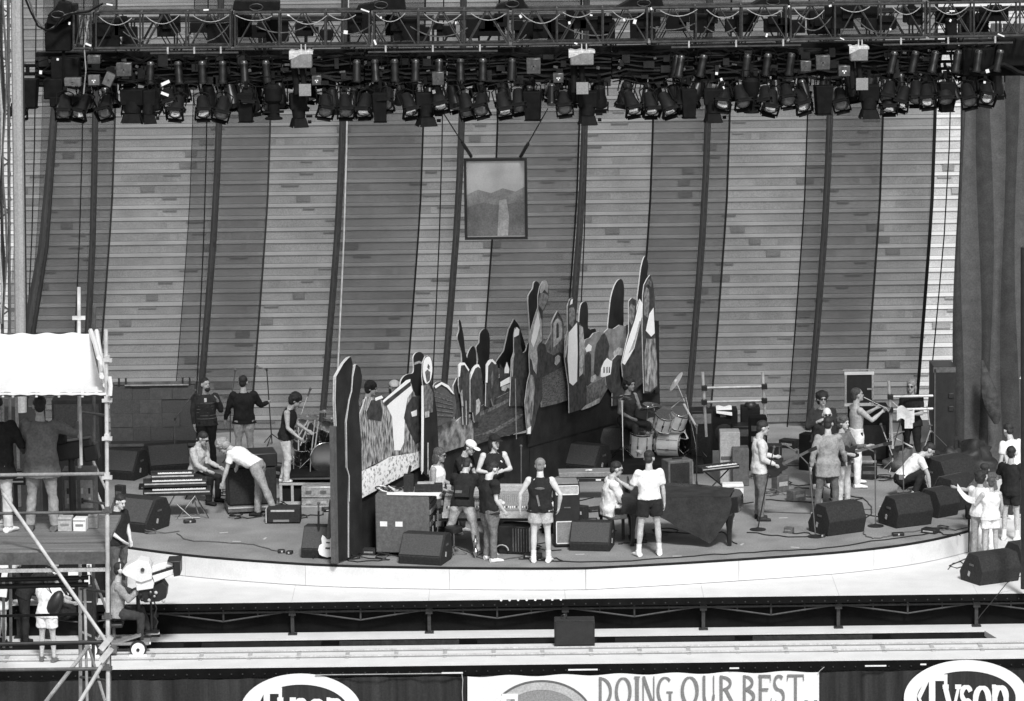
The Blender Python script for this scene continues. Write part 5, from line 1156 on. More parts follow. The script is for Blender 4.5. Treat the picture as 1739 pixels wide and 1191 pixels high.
# microphone stands
def mic(px, py, pts, label, z=0, tri=False, mt=BLK, head=True, r=.012, base=True):
    b = at(px, py, z); t = thing('microphone_stand', label, 'microphone stand', b, 0, 'microphone stands'); P = [pl(x, y, b.y)-b for x, y in pts]
    if base:
        if tri:
            for k in range(3): R = Rz(120*k+10); m = MB(); m.cyl(V((0, 0, .22)), R @ V((.26, 0, .01)), .010); ob('leg', m, mt, t)
        else: m = MB(); m.lathe([(.15, 0), (.15, .015), (.04, .035), (.02, .05)]); ob('base', m, BLK, t)
    m = MB(); m.cyl((0, 0, .02), P[0], r); ob('pole', m, mt, t)
    for a, c in zip(P[:-1], P[1:]): m = MB(); m.cyl(a, c, r*.9); ob('boom', m, mt, t); m = MB(); m.box(a, (.04, .04, .05)); ob('clutch', m, BLK, t)
    if head:
        d = (P[-1]-P[-2]).normalized() if len(P) > 1 else V((0, 0, 1)); m = MB(); m.cyl(P[-1]-d*.02, P[-1]+d*.12, .014, .018); m.ell(P[-1]+d*.14, (.028, .028, .03)); ob('microphone', m, MID, t)
    return t
simple(30, 905, 90, 215, .8, 0, BLK, 'speaker_stack', 'tall black speaker stack at stage left, seen behind the scaffold tower', 'speaker stack', [('grille', 0, .75, .9, .42, CARP), ('grille', 0, .27, .9, .42, CARP)])
simple(135, 870, 84, 190, .8, 0, BLKM, 'speaker_stack', 'second black speaker stack right of the first, behind the tower deck', 'speaker stack', [('grille', 0, .75, .9, .42, CARP), ('pale_strip', .1, .5, .4, .02, PALE)])
mic(297, 800, [(297,712),(325,673)], 'boom microphone stand in front of the wall of road cases', mt=MID)
mic(391, 790, [(391,700),(398,640)], 'thin microphone stand between the two men at rear left', mt=MID, tri=True)
mic(462, 755, [(453,628),(447,626)], 'tall microphone stand held by the man in dark jacket', mt=BLK, tri=True)
mic(500, 800, [(503,728),(523,672)], 'bright boom stand left of the dark drum kit', mt=CHR, tri=True)
mic(1385, 912, [(1374,790),(1353,768),(1344,762)], 'boom microphone stand left of the man in grey blazer', mt=MID)
mic(1487, 894, [(1486,768),(1480,765)], 'straight microphone stand right of the trumpet player', mt=MID)
mic(1535, 860, [(1533,740)], 'thin microphone stand in front of the crouching man', mt=MID, head=False)
mic(1516, 800, [(1516,775),(1500,732)], 'short boom stand with pale tube at the scaffold rail', mt=GALV, tri=True)
mic(1287, 900, [(1306,800),(1312,772)], 'microphone stand beside the man with the guitar', mt=BLK)
mic(541, 945, [(541,868)], 'black stand with bright collar before the dark drum kit', mt=BLK, tri=True, r=.02)
mic(1200, 850, [(1183,820),(1183,735)], 'microphone stand right of the combo amplifier', mt=BLK)
mic(771, 845, [(794,778)], 'microphone stand behind the crew at the console', mt=BLK)
mic(885, 860, [(885,770)], 'microphone stand by the dark skirt of the set', mt=MID)
# solid body guitar leaning at the front edge
def guitar(t, R, c, bm, name='guitar', L=1.0):
    def q(x, y, z): return V(c)+R @ V((x, y, z))
    out = [(-.16, 0), (-.19, .08), (-.17, .17), (-.12, .21), (-.14, .30), (-.12, .37), (-.07, .34), (-.03, .30), (.03, .30), (.07, .36), (.12, .35), (.13, .27), (.12, .20), (.17, .14), (.18, .06), (.14, -.02), (0, -.05), (-.1, -.03)]
    m = MB(); m.prism([q(x*.9, -.022, z*.95) for x, z in out], R @ V((0, .044, 0))); ob('guitar_body', m, bm, t, bevel=.006)
    m = MB(); m.prism([q(-.03, -.03, .28), q(.03, -.03, .28), q(.022, -.03, .82), q(-.022, -.03, .82)], R @ V((0, .025, 0))); ob('guitar_neck', m, MID, t)
    m = MB(); m.prism([q(-.03, -.02, .82), q(.035, -.02, .82), q(.05, -.02, .98), q(-.02, -.02, 1.0)], R @ V((0, .02, 0))); ob('headstock', m, BLK, t)
    m = MB(); m.box(q(0, -.03, .12), (.08, .012, .03), R); ob('bridge', m, BLK, t); m = MB(); m.box(q(0, -.03, .22), (.07, .012, .02), R); ob('pickup', m, BLK, t)
p = at(556, 950); t = thing('electric_guitar', 'white electric guitar standing at the foot of the black end flat', 'guitar', p, 0)
guitar(t, Rx(-12) @ Ry(4), (0, 0, .08), WHT)
# right rear gear: racks, amps and draped things
simple(1192, 790, 38, 92, .5, 10, BLK, 'amp_cabinet', 'black amplifier cabinet with grey cloth right of the drum kit', 'amplifier', [('grille', 0, .35, .86, .55, CARP), ('control_panel', 0, .85, .86, .18, GREY), ('logo_strip', -.1, .86, .4, .04, PALE)])
t, w, h = simple(1230, 765, 46, 68, .5, 0, BLKM, 'speaker_cabinet', 'black speaker cabinet with round cone and white towel on top', 'speaker')
m = MB(); m.lathe([(.20, 0), (.19, .01), (.06, .04), (.05, .03)], Matrix.Translation((0, -.005, h*.42)) @ Rx(90).to_4x4(), 20); ob('cone', m, CARP, t); pb(t, 'badge', (-.02, -.01, h*.86), (.12, .012, .05), GREY)
q = pmat(t) @ V((0, .2, h)); t = thing('towel', 'white towel folded over the black speaker cabinet', 'towel', q); m = MB(); m.grid(lambda u, v: V((-.16+.32*u, -.26+.3*min(1, v*2)-.02, (.05+.012*math.sin(u*9)) if v > .35 else .05-.14*(1-v/.35)*(.7+.4*u))), 10, 8); ob('cloth', m, WHT, t)
t, w, h = simple(1264, 770, 40, 46, .5, 0, BLK, 'gear_rack', 'small open rack right of the speaker cabinet', 'rack', [('rack_unit', 0, .75, .85, .25, MID), ('rack_unit', 0, .4, .85, .25, BLK), ('white_tag', .36, .6, .10, .18, WHT)])
t, w, h = simple(1275, 730, 32, 38, .4, 0, BLKM, 'black_bag', 'black bag with a round top hanging by the scaffold rail', 'bag', z=.35)
m = MB(); m.ell((0, .1, h), (w*.35, .12, .12)); ob('round_top', m, BLK, t)
simple(1240, 822, 34, 88, .4, 0, PALE, 'pale_case', 'pale upright case behind the slanted keyboard', 'case', [('dark_strip', 0, .5, .9, .06, MID)])
simple(1258, 826, 28, 64, .4, 0, MID, 'mid_grey_box', 'grey upright box right of the pale upright case', 'box')
t, w, h = simple(1245, 845, 36, 22, .3, 0, WHT, 'white_box', 'white box on the floor behind the piano tail', 'box', [('lid_line', 0, .8, 1.0, .06, PALE)])
simple(1288, 800, 30, 90, .4, 0, BLKM, 'dark_stack', 'dark gear stack behind the man with the guitar', 'gear', [('unit', 0, .8, .8, .1, MID), ('unit', 0, .6, .8, .1, GREY)])
simple(1310, 812, 34, 55, .3, -6, BLK, 'guitar_case', 'black hard case upright behind the guitar player', 'case', [('rim', .4, .5, .06, .9, MID)])
t, w, h = simple(1372, 800, 34, 62, .3, -28, BLKM, 'dark_board', 'dark slanted board with pale edge beside the boom microphone', 'board', [('pale_edge', .48, .5, .05, .95, PALE)])
simple(1480, 790, 60, 96, .7, 0, BLKM, 'dark_cabinet', 'broad dark cabinet behind the trumpet player', 'cabinet', [('panel', 0, .4, .8, .6, BLK)])
t, w, h = simple(1466, 804, 34, 22, .5, 0, GREY, 'low_trolley', 'low pale trolley behind the trumpet player\'s legs', 'trolley', [('rail', 0, .9, 1.3, .16, PALE)])
# white framed case raised on the dark cabinet
p = at(1461, 792); s = S(p); t = thing('framed_case', 'black case lid with white metal frame standing behind the trumpet player', 'flight case', p+V((0, .3, 0)))
w, z0, z1 = 46/s, 102/s, 156/s
pb(t, 'panel', (0, .05, (z0+z1)/2), (w, .08, z1-z0), BLK)
for zz in (z0, z1): pb(t, 'frame_bar', (0, -.005, zz), (w+.05, .06, .055), WHT)
for sx in (-1, 1): pb(t, 'frame_bar', (sx*w/2, -.005, (z0+z1)/2), (.04, .06, z1-z0-.058), ALU)
pb(t, 'latch', (w*.40, -.04, (z0+z1)/2), (.12, .02, .03), PALE); pb(t, 'top_edge', (0, .05, z1+.06), (w+.1, .03, .02), ALU); pb(t, 'support', (0, .12, z0/2), (w*.8, .06, z0), BLKM)
t, w, h = simple(1603, 800, 38, 176, .8, 0, BLK, 'tall_cabinet', 'tall black cabinet beside the side curtain', 'cabinet', [('door_edge', -.42, .5, .05, .96, MID), ('top_trim', 0, .97, 1.0, .05, MID)])
# scaffold handrails at the rear of the stage
def rail_frame(xa, xb, ytop, ybot, bars, label, ybase, diag=()):
    b = at(xa, ybase); t = thing('tube_handrail', label, 'scaffolding', b, 0, 'pale tube frames at the stage rear'); Y = b.y
    for x in (xa, xb):
        m = MB(); m.cyl(pl(x, ytop, Y), pl(x+ (ybot-ytop)*.06, ybot, Y), .030, n=8); ob('post', m, GALV, t, world=True)
    for yy in bars:
        m = MB(); m.cyl(pl(xa+4, yy, Y-.04), pl(xb+3, yy-2.5, Y-.04), .027, n=8); ob('rail', m, GALV, t, world=True)
        for x in (xa+3, xb+3): m = MB(); m.box(pl(x, yy-(2.5 if x > xa+9 else 0), Y-.04), (.11, .12, .10)); ob('coupler', m, BLK, t, world=True, bevel=.01)
    for a, b2, c, d in diag: m = MB(); m.cyl(pl(a, b2, Y+.05), pl(c, d, Y+.05), .016, n=6); ob('brace', m, GALV, t, world=True)
rail_frame(1193, 1295, 632, 742, (659, 683), 'pale tube handrail behind the amplifiers right of the drums', 790)
rail_frame(1509, 1612, 647, 762, (674, 696), 'pale tube frame around the woman reading papers', 800, [(1512,680,1530,696),(1614,676,1590,696),(1512,740,1550,760)])
def mstand(px, py, pts, label):
    b = at(px, py); t = thing('music_stand', label, 'music stand', b, 0, 'folding music stands')
    for k, (a, b2, c, d) in enumerate(pts): m = MB(); m.cyl(pl(a, b2, b.y), pl(c, d, b.y+.02*k), .012, n=6); ob('tube', m, [DTUB, PALE][k % 2], t, world=True)
mstand(1530, 800, [(1518,757,1534,698),(1510,737,1536,733),(1505,748,1536,733),(1536,700,1560,706)], 'folding stand left of the woman with papers')
mstand(1592, 800, [(1578,728,1608,758),(1580,730,1570,760),(1576,722,1594,724),(1574,690,1580,728),(1590,726,1588,758)], 'folding chair frame right of the woman with papers')
t = thing('chair_seat', 'small pale folding seat right of the woman with papers', 'seat', at(1592, 800)+V((0, .2, 0))); pb(t, 'seat', (0, 0, .78), (.28, .25, .03), PALE); pb(t, 'leg', (.1, 0, .38), (.03, .03, .76), DTUB); pb(t, 'leg', (-.1, 0, .38), (.03, .03, .76), DTUB)
# dark tarp heap
TARP = mat('tarp', .02, .6, var=.4, scale=4, bump=.6, bscale=9)
random.seed(4)
for k, (px, py, rx, ry, rz2, mt, lab) in enumerate([(1560, 800, .62, .5, .42, MID, 'heap of mid grey cloth in front of the pale tube frame'), (1630, 800, .70, .7, .52, TARP, 'black crumpled tarpaulin heap at the right'), (1595, 812, .5, .45, .34, TARP, 'smaller black tarpaulin fold before the large heap')]):
    p = at(px, py); m = MB()
    def f(u, v, p=p, k=k):
        a = u*2*math.pi; r = math.sin(v*math.pi/2); q = noise.noise(V((math.cos(a)*2+k*5, math.sin(a)*2, v*3)))*.35+.15*noise.noise(V((math.cos(a)*6+k*5, math.sin(a)*6, v*8)))
        return V((rx*r*math.cos(a)*(1+q), ry*r*math.sin(a)*(1+q)+.3, max(0, rz2*math.cos(v*math.pi/2)*(1+1.3*q))))
    m.grid(f, 40, 14); t = thing('tarpaulin', lab, 'tarpaulin', p); ob('cloth', m, mt, t, smooth=80)
random.seed(31)
cl_spots = [(475,812,0),(585,835,0),(512,880,1),(560,868,1),(595,868,0),(628,942,1),(905,948,1),(930,905,0),(985,880,0),(1010,868,1),(1135,850,0),(1190,862,1),(1325,835,0),(1340,905,1),(1352,850,0),(1445,818,1),(1475,812,0),(1500,790,1),(1380,790,0),(1345,790,1),(1240,800,0),(1300,790,1),(1655,880,0),(1580,905,1),(1340,760,0),(420,800,1),(440,790,0),(250,830,1),(205,850,0),(700,890,1)]
for k, (x, y, q) in enumerate(cl_spots):
    p = at(x, y); t = thing('floor_pack' if q else 'stage_box', ('flat floor pack with cable stubs, ' if q else 'small stage box with sockets, ')+'on the floor, '+ORD[k]+' of the scattered floor boxes', 'floor box', p, random.uniform(-40, 40), 'scattered floor boxes')
    w = random.uniform(.16, .38); h = random.uniform(.06, .12) if q else random.uniform(.16, .34); pb(t, 'body', (0, 0, h/2), (w, w*.7, h), random.choice((BLK, CARP, MID, BLKM)), bevel=.01); pb(t, 'socket_strip', (0, -w*.35-.004, h*.5), (w*.7, .008, h*.25), random.choice((PALE, MID, GREY)))
    m = MB(); m.tube([V((w*.4+.1*i, -.1*math.sin(i*1.7+k), .012)) for i in range(6)], .011, 5); ob('lead', m, BLK, t)
random.seed(44)
for k, (x, y) in enumerate([(600,948),(652,945),(706,925),(905,935),(930,900),(1000,900),(1040,862),(1130,905),(1085,908),(1190,870),(1230,856),(1305,840),(1330,825),(1420,850),(1560,872),(1600,900),(1500,815),(575,868),(470,860),(400,880),(255,905),(390,840),(1210,800),(1290,812),(955,850),(880,925)]):
    p = at(x, y)+V((0, 0, .012)); R_ = random.uniform(.08, .2); n_ = random.randint(14, 26); q0 = random.uniform(0, 6)
    m = MB(); m.tube([p+V(((R_+.05*math.sin(i*1.1+k))*math.cos(q0+i*.62), (R_+.04*math.cos(i*.9))*math.sin(q0+i*.62), .004*i)) for i in range(n_)]+[p+V((R_+.15, -.1, 0)), p+V((R_+.4, random.uniform(-.2, .2), 0))], .011, 5)
    tag(ob('cable_coil', m, [BLK, CARP, MID][k % 3]), 'loosely coiled cable on the stage floor, '+ORD[k]+' of the floor coils', 'cable', 'coils of cable on the floor')
TAPE = mat('floor_tape', .55, .6)
for k, (x, y, a) in enumerate([(380,905,20),(402,920,-10),(655,915,40),(985,942,5),(1150,945,0),(1260,925,70),(1330,880,10),(1350,930,-20),(1445,905,50),(1500,860,15),(1240,885,0),(450,915,80),(300,860,12),(590,890,-30)]):
    m = MB(); m.box(at(x, y)+V((0, 0, .004)), (.16, .04, .003), Rz(a)); tag(ob('floor_tape', m, TAPE), 'short strip of pale tape on the stage carpet, '+ORD[k]+' of the floor tape marks', 'tape', 'tape marks on the carpet')
# floor cables, taped plugs and the mixed clutter on the floor
random.seed(17)
fc = [((300,908),(330,920),(420,925),(470,938),(490,941)),((560,875),(600,872),(640,880),(700,885)),((1270,905),(1330,912),(1390,912)),((1300,850),(1380,855),(1440,870),(1500,880)),((1465,905),(1480,915),(1510,912),(1540,905),(1600,895)),((880,950),(960,955),(1050,955),(1180,945)),((1050,925),(1085,920),(1095,905),(1075,895)),((1420,840),(1470,850),(1478,875),(1450,890)),((1290,870),(1400,872),(1480,866)),((430,850),(520,848),(565,862)),((590,945),(640,935),(655,925),(690,940)),((1195,915),(1225,905),(1250,925)),((780,930),(830,952),(900,945)),((1180,945),(1300,938),(1400,932),(1520,915),(1600,905)),((640,948),(660,952),(600,955),(585,948))]
for k, c in enumerate(fc):
    pts = [at(x, y)+V((0, 0, .012)) for x, y in c]; pts = refine(pts, 6); pts = [p+V((random.uniform(-.03, .03), random.uniform(-.05, .05), 0)) for p in pts]
    m = MB(); m.tube(pts, .011, 5)
    near = ['at far left front running to the plug box','behind the grey rack','left of the right front wedge','crossing behind the man in grey blazer','running right from the front wedge','along the front edge before the white shirted man','curled at the piano legs','curling by the trumpet player\'s feet','straight across right of the guitar player','along the silver flight case','heaped at the foot of the end flat','under the piano tail','under the stool at the console','hugging the curved edge at right','looped under the grey rack'][k]
    tag(ob('floor_cable', m, BLK if k % 4 else MID), 'dark cable on the stage floor, '+near, 'cable', 'floor cables')
for k, (x, y, w, h, mt, nm, lab) in enumerate([(478,939,12,6,BLK,'plug_box','small black plug box on the carpet at left front'),(492,941,10,5,BLK,'plug_box','second small plug box beside the first at left front'),(322,888,20,7,BLK,'foot_pedal','black foot pedal under the stacked keyboards'),(1398,912,8,5,BLK,'plug_box','plug box by the boom stand base'),(1525,910,20,6,BLK,'plug_box','plug box beside the right edge wedge')]):
    p = at(x, y); s = S(p); t = thing(nm, lab, 'plug box' if nm == 'plug_box' else 'pedal', p, random.uniform(-20, 20)); pb(t, 'body', (0, 0, .03), (w/s, .12, .06), mt, bevel=.01); pb(t, 'socket', (0, -.062, .035), (.03, .01, .03), PALE)
m = MB(); m.tube([at(x, y, ZA)+V((0, 0, .01)) for x, y in [(1610,968),(1618,958),(1632,955),(1640,962),(1625,966),(1612,962),(1640,950),(1655,945)]], .01, 5); tag(ob('floor_cable', m, BLK), 'thin cable looped on the white apron at right', 'cable')
m = MB(); m.tube([pl(x, y, YA-.06) for x, y in [(1740,975),(1710,990),(1690,1015),(1665,1045),(1660,1053)]], .008, 5); tag(ob('edge_cable', m, BLK), 'thin cable hanging over the apron edge at lower right', 'cable')
# ================================================================ scaffold camera tower at the left
YF = -17.0; YB = -14.6; ZT = 4.02
CANV = mat('canopy_canvas', .76, .7, var=.05, scale=2, bump=.15, bscale=4)
tw = thing('scaffold_tower', 'tall tube scaffold camera tower at the left with two levels', 'scaffolding', pl(182, 1230, YF))
def tb(name, x0, y0, x1, y1, Y0, r, mt, Y1=None):
    m = MB(); m.cyl(pl(x0, y0, Y0), pl(x1, y1, Y0 if Y1 is None else Y1), r, n=9); return ob(name, m, mt, tw, world=True)
tb('standard', 180, 560, 182, 830, YF, .027, GALV); tb('standard', 182, 830, 184, 1235, YF, .030, GALV)
tb('standard', 134, 488, 137, 1235, YB, .026, GALV); tb('standard', 160, 522, 158, 1235, YB+1, .026, DTUB)
tb('standard', 183.5, 905, 186.5, 1235, YF+.1, .030, DTUB); tb('standard', 144, 1000, 149, 1235, YF+.6, .020, GALV); tb('standard', -18, 560, -16, 1235, YF, .027, GALV); tb('standard', 136, 690, 138, 790, YF+.8, .022, GALV)
for y in (540, ):
    m = MB(); m.box(pl(134, y, YB), (.18, .06, .05)); ob('rosette', m, GALV, tw, world=True)
for y in (612, 680, 745, 811, 868, 1048, 1135):
    m = MB(); m.box(pl(182, y, YF-.01), (.135, .08, .045)); m.box(pl(182, y-3, YF-.01), (.07, .09, .08)); ob('rosette', m, GALV if y < 830 else DTUB, tw, world=True)
for y, r, mt in ((671, .024, DTUB), (807, .026, GREY), (872, .022, DTUB), (1138, .026, DTUB), (1093, .03, BLK)):
    tb('ledger', -60, y+1 if y != 1093 else y+3, 178, y-2 if y != 1093 else y-2, YF, r, mt)
for y, Y, r in ((940, YB, .03), (984, YB, .035), (996, YF+.3, .035), (958, YF+1.2, .03), (1046, YB, .02)): tb('ledger', -60, y+2, 150 if y not in (940, 958) else 184, y-(3 if y != 958 else 14), Y, r, [DTUB, BLK][y % 2 == 0])
tb('brace', 5, 838, 186, 1098, YF-.05, .026, GALV); tb('brace', 60, 1215, 152, 1096, YF+.5, .028, PALE); tb('brace', 128, 1205, 184, 1112, YF-.04, .028, GALV)
tb('brace', 150, 960, 185, 1045, YB+1, .02, PALE); tb('brace', 152, 770, 183, 838, YB+.8, .018, PALE); tb('brace', 148, 1090, 178, 1190, YB+.6, .022, PALE); tb('brace', -10, 910, 120, 985, YB+.5, .02, DTUB); tb('brace', 158, 820, 182, 880, YB+1, .018, GALV)
for k in range(4): tb('ledger', 137+0*k, 700+150*k, 182, 706+150*k, YB, .02, DTUB, YF)
for y in (1092, 1112): m = MB(); m.box(pl(180, y, YF-.06), (.22, .10, .08), Ry(-50)); ob('brace_end', m, GALV, tw, world=True)
# deck boards
xa, xb = pl(-60, 925, YF).x, pl(178, 925, YF).x; DECK = mat('deck_board', .17, .85, var=.3, scale=3, stretch=(.4, 6, 1))
for k in range(9):
    y = YF+.13+.262*k; m = MB(); m.box(((xa+xb)/2, y, ZT-.02-.004*(k % 2)), (xb-xa, .25, .045)); ob('deck_board', m, DECK, tw, world=True)
for k in range(7):
    x = xa+.2+(xb-xa-.4)*k/6; m = MB(); m.box((x, (YF+YB)/2, ZT-.12), (.07, YB-YF, .12)); ob('joist', m, BLK, tw, world=True)
m = MB(); m.box(((xa+xb)/2, YF-.03, ZT-.10), (xb-xa, .04, .16)); ob('edge_board', m, DTUB, tw, world=True)
m = MB(); m.box(((xa+xb)/2, YF+.02, ZT-.27), (xb-xa, .05, .05)); ob('edge_pipe', m, PALE, tw, world=True)
# canopy
cp = thing('canopy', 'bright white canvas canopy over the scaffold tower', 'canopy', pl(90, 668, YF)+V((0, 0, 0)))
def cf(u, v):
    a = pl(-60+212*u, 568-2*u, YB); b = pl(-60+240*u, 667+(1*u), YF-.05); p = a.lerp(b, v); p.z += -.10*math.sin(v*math.pi)*(1+.5*math.sin(u*9))+.012*math.sin(u*31+v*5); return p
m = MB(); m.grid(cf, 60, 14); ob('roof_sheet', m, CANV, cp, world=True)
m = MB(); m.grid(lambda u, v: pl(-60+240*u, 667+4*v*(1+.15*math.sin(u*60)), YF-.06), 80, 1); ob('valance', m, CANV, cp, world=True)
m = MB(); m.grid(lambda u, v: pl(152, 566, YB).lerp(pl(180, 667, YF-.05), v)+V((.02+.10*math.sin(u*3.1)*v*(1-v)*2+.05*u, 0, -.05-.55*u*math.sin(v*math.pi*.9)*.6)), 8, 14); ob('end_flap', m, CANV, cp, world=True)
for (a, b, c, d) in ((154,562,168,608),(164,563,173,640),(170,600,179,655)):
    m = MB(); m.tube([pl(a, b, YB+.2), pl((a+c)/2+1, (b+d)/2, YF+1.3), pl(c, d, YF)], .035, 6); ob('gathered_edge', m, CANV, cp, world=True)
m = MB(); m.tube([pl(186, 640, YF-.1), pl(188, 655, YF-.1), pl(187, 672, YF-.1)], .03, 6); ob('tied_corner', m, CANV, cp, world=True)
for k, x in enumerate((5, 22, 62, 100, 140)): m = MB(); m.box(pl(x, 669, YF-.03), (.03, .02, .09)); ob('tie_strap', m, WHT, cp, world=True)
# things on the tower deck
def dk(x, y): return at(x, y, ZT)
for k, (x, y, w, h, mt, lab) in enumerate([(110,903,24,24,PALE,'pale ribbed box on the tower deck, left of the pair'),(135,903,22,22,WHT,'white box with grey print on the tower deck, right of the pair'),(158,898,16,24,GREY,'grey bag at the right end of the tower deck'),(6,902,16,16,PALE,'small pale box on the tower deck at the photo edge')]):
    p = dk(x, y); s = S(p); t = thing('deck_box', lab, 'box', p, random.uniform(-6, 6)); pb(t, 'body', (0, .1, h/s/2), (w/s, .2, h/s), mt, bevel=.008)
    pb(t, 'print', (0, -.004, h/s*.5), (w/s*.6, .006, .03), GREY); pb(t, 'lid_line', (0, -.003, h/s*.85), (w/s*.95, .006, .008), MID)
p = dk(135, 880); s = S(p); t = thing('deck_cabinet', 'dark cabinet with grey front panels behind the man in denim jacket', 'cabinet', p)
pb(t, 'body', (0, .2, .34), (.46, .4, .66), MID, bevel=.01); pb(t, 'front_panel', (-.11, -.006, .34), (.17, .014, .4), GREY); pb(t, 'front_panel', (.11, -.006, .34), (.17, .014, .4), GREY)
for k in range(8): pb(t, 'panel_mark', (-.15+.10*(k % 4), -.016, .25+.14*(k//4)), (.03, .008, .08), [BLK, PALE][k % 3 == 0])
p = dk(122, 890); t = thing('television_camera', 'dark television camera on the tower in front of the man in denim', 'camera', p)
pb(t, 'body', (.0, .2, 1.02), (.62, .25, .26), BLK, Ry(-8), bevel=.03); pb(t, 'hood', (.28, .2, .98), (.2, .3, .22), BLK, Ry(-8), bevel=.02); pb(t, 'viewfinder', (-.15, .1, 1.2), (.2, .2, .14), CARP, bevel=.02)
m = MB(); m.cyl((0, .2, 0), (0, .2, .9), .05); ob('pedestal', m, BLK, t); m = MB(); m.cyl((-.1, .2, .95), (-.45, -.1, .85), .014); ob('pan_handle', m, PALE, t)
p = dk(40, 870); t = thing('viewing_monitor', 'small pale monitor box left of the man in denim jacket', 'monitor', p); pb(t, 'body', (0, .4, 1.75), (.11, .12, .13), PALE); pb(t, 'screen', (0, .335, 1.75), (.06, .01, .07), BLK); pb(t, 'pole', (-.1, .4, .9), (.04, .04, 1.8), PALE)
p = dk(28, 880); t = thing('dark_machine', 'dark machine with white strips at the left of the tower', 'machine', p); pb(t, 'body', (0, .2, .55), (.26, .2, .2), BLK, bevel=.01)
for z in (.5, .56, .62): pb(t, 'white_strip', (0, .094, z), (.2, .01, .02), WHT)
pb(t, 'leg', (-.02, .2, .22), (.05, .05, .45), BLK)
# dark clutter under the deck on the walkway level
for k, (x, y, w, h, mt) in enumerate([(12,1072,50,120,BLKM),(118,1080,44,118,BLKM),(150,1088,30,96,BLK),(58,1070,50,128,BLKM)]):
    p = at(x, y, ZW); s = S(p); t = thing('dark_case', ['tall dark case behind the tower legs at far left','dark case beside the woman in white under the tower','dark case between the tower legs','dark case between the two dark clad people'][k], 'case', p); pb(t, 'body', (0, .2, h/s/2), (w/s, .4, h/s), mt, bevel=.02); pb(t, 'strip', (0, -.006, h/s*.7), (w/s*.5, .01, .02), PALE)
for k, (x, y, w, h) in enumerate([(6,955,14,20),(8,975,10,22),(6,1005,12,18),(152,965,8,22),(148,985,9,14),(125,975,18,10)]):
    p = pl(x, y, -8); s = S(p); m = MB(); m.box(p, (w/s, .05, h/s), Ry(random.uniform(-12, 12))); tag(ob('hanging_card', m, WHT), 'small white card hanging in the lower level of the tower, '+ORD[k]+' of six', 'card', 'white cards in the tower')
YD_ = yw(1066)
t = thing('rear_drape', 'black drape hung behind the lower level of the scaffold tower', 'drape', V((pl(60, 1000, -1.5).x, YD_, ZW)))  # added sheet, darkens the space behind the tower's lower level
x0_, x1_ = pl(-60, 1000, -1.5).x, pl(172, 1000, -1.5).x
m = MB(); m.grid(lambda u, v: V((x0_+(x1_-x0_)*u, YD_+.04*math.sin(u*60)+.02*math.sin(u*151), ZW+1.42*v*(1-.04*math.sin(u*7)))), 90, 3); ob('cloth', m, BLKM, t, world=True)
# ================================================================ camera dolly on the track
dl = thing('camera_dolly', 'wheeled camera dolly with seat on the white walkway', 'dolly', at(215, 1110, ZW)); s = S(dl.location)
pb(dl, 'platform', (-.05, .1, .20), (.90, .5, .05), GREY, bevel=.01); pb(dl, 'side_box', (-.30, -.1, .12), (.3, .2, .14), MID, bevel=.01)
for x in (.22, -.6): 
    m = MB(); m.lathe([(.09, -.03), (.115, -.03), (.115, .03), (.09, .03)], Matrix.Translation((x, -.20, .115)) @ Rx(90).to_4x4(), 20); w_ = ob('wheel', m, WHT, dl)
    m = MB(); m.lathe([(.03, -.04), (.03, .04)], Matrix.Translation((x, -.21, .115)) @ Rx(90).to_4x4(), 12); ob('hub', m, BLK, dl)
    m = MB(); m.lathe([(.118, -.02), (.145, -.02), (.145, .02), (.118, .02)], Matrix.Translation((x, -.16, .12)) @ Rx(90).to_4x4(), 20); ob('tyre', m, BLK, dl)
    pb(dl, 'wheel_foot', (x, -.22, .015), (.30, .06, .03), WHT)
pb(dl, 'seat', (-.22, .1, .50), (.34, .32, .07), BLK, bevel=.02); m = MB(); m.cyl((-.22, .1, .2), (-.22, .1, .48), .03); ob('seat_post', m, MID, dl)
pb(dl, 'foot_plate', (.02, -.02, .26), (.5, .2, .03), GREY, Ry(-18)); pb(dl, 'tow_bar', (-.45, -.05, .26), (.7, .04, .03), GREY, Ry(25))
m = MB(); m.cyl((.20, .25, .22), (.20, .25, 1.05), .035); ob('column', m, BLK, dl); m = MB()
for k in range(3): R = Rz(120*k); m.cyl(V((.20, .25, .30)), V((.20, .25, 0))+R @ V((.22, 0, .22)), .012)
ob('column_brace', m, MID, dl)
# studio camera
def cpx(x, y, Y=-1.9): return pl(x, y, Y)
tc_ = thing('studio_camera', 'large white television camera on the dolly pointing right', 'camera', cpx(255, 1010))
def cpoly(name, pts, mt, w, Y=-2.1, bev=.012): m = MB(); m.prism([cpx(x, y, Y) for x, y in pts][::-1], V((0, w, 0))); return ob(name, m, mt, tc_, world=True, bevel=bev)
CW = mat('camera_white', .78, .45, var=.05)
cpoly('camera_body', [(212,978),(206,972),(214,962),(234,952),(252,955),(258,968),(258,984),(240,990),(232,988)], CW, .42)
cpoly('lens_housing', [(258,962),(272,957),(294,954),(294,962),(258,974)], CW, .36, -2.08)
cpoly('lens_lower', [(258,978),(294,967),(294,976),(262,990)], CW, .34, -2.08)
cpoly('dark_groove', [(256,975),(295,963),(295,966),(256,978)], BLK, .33, -2.09)
cpoly('lens_hood', [(283,954),(306,953),(306,978),(295,980),(294,957)], BLK, .46, -2.14)
cpoly('lower_box', [(230,988),(256,980),(262,990),(260,1000),(232,1004)], CW, .34, -2.06)
cpoly('eyepiece', [(206,974),(213,976),(213,986),(207,986)], BLK, .2, -2.05)
m = MB(); m.cyl(cpx(242, 968, -2.13), cpx(242, 968, -2.11), .035, n=14); ob('round_port', m, BLK, tc_, world=True)
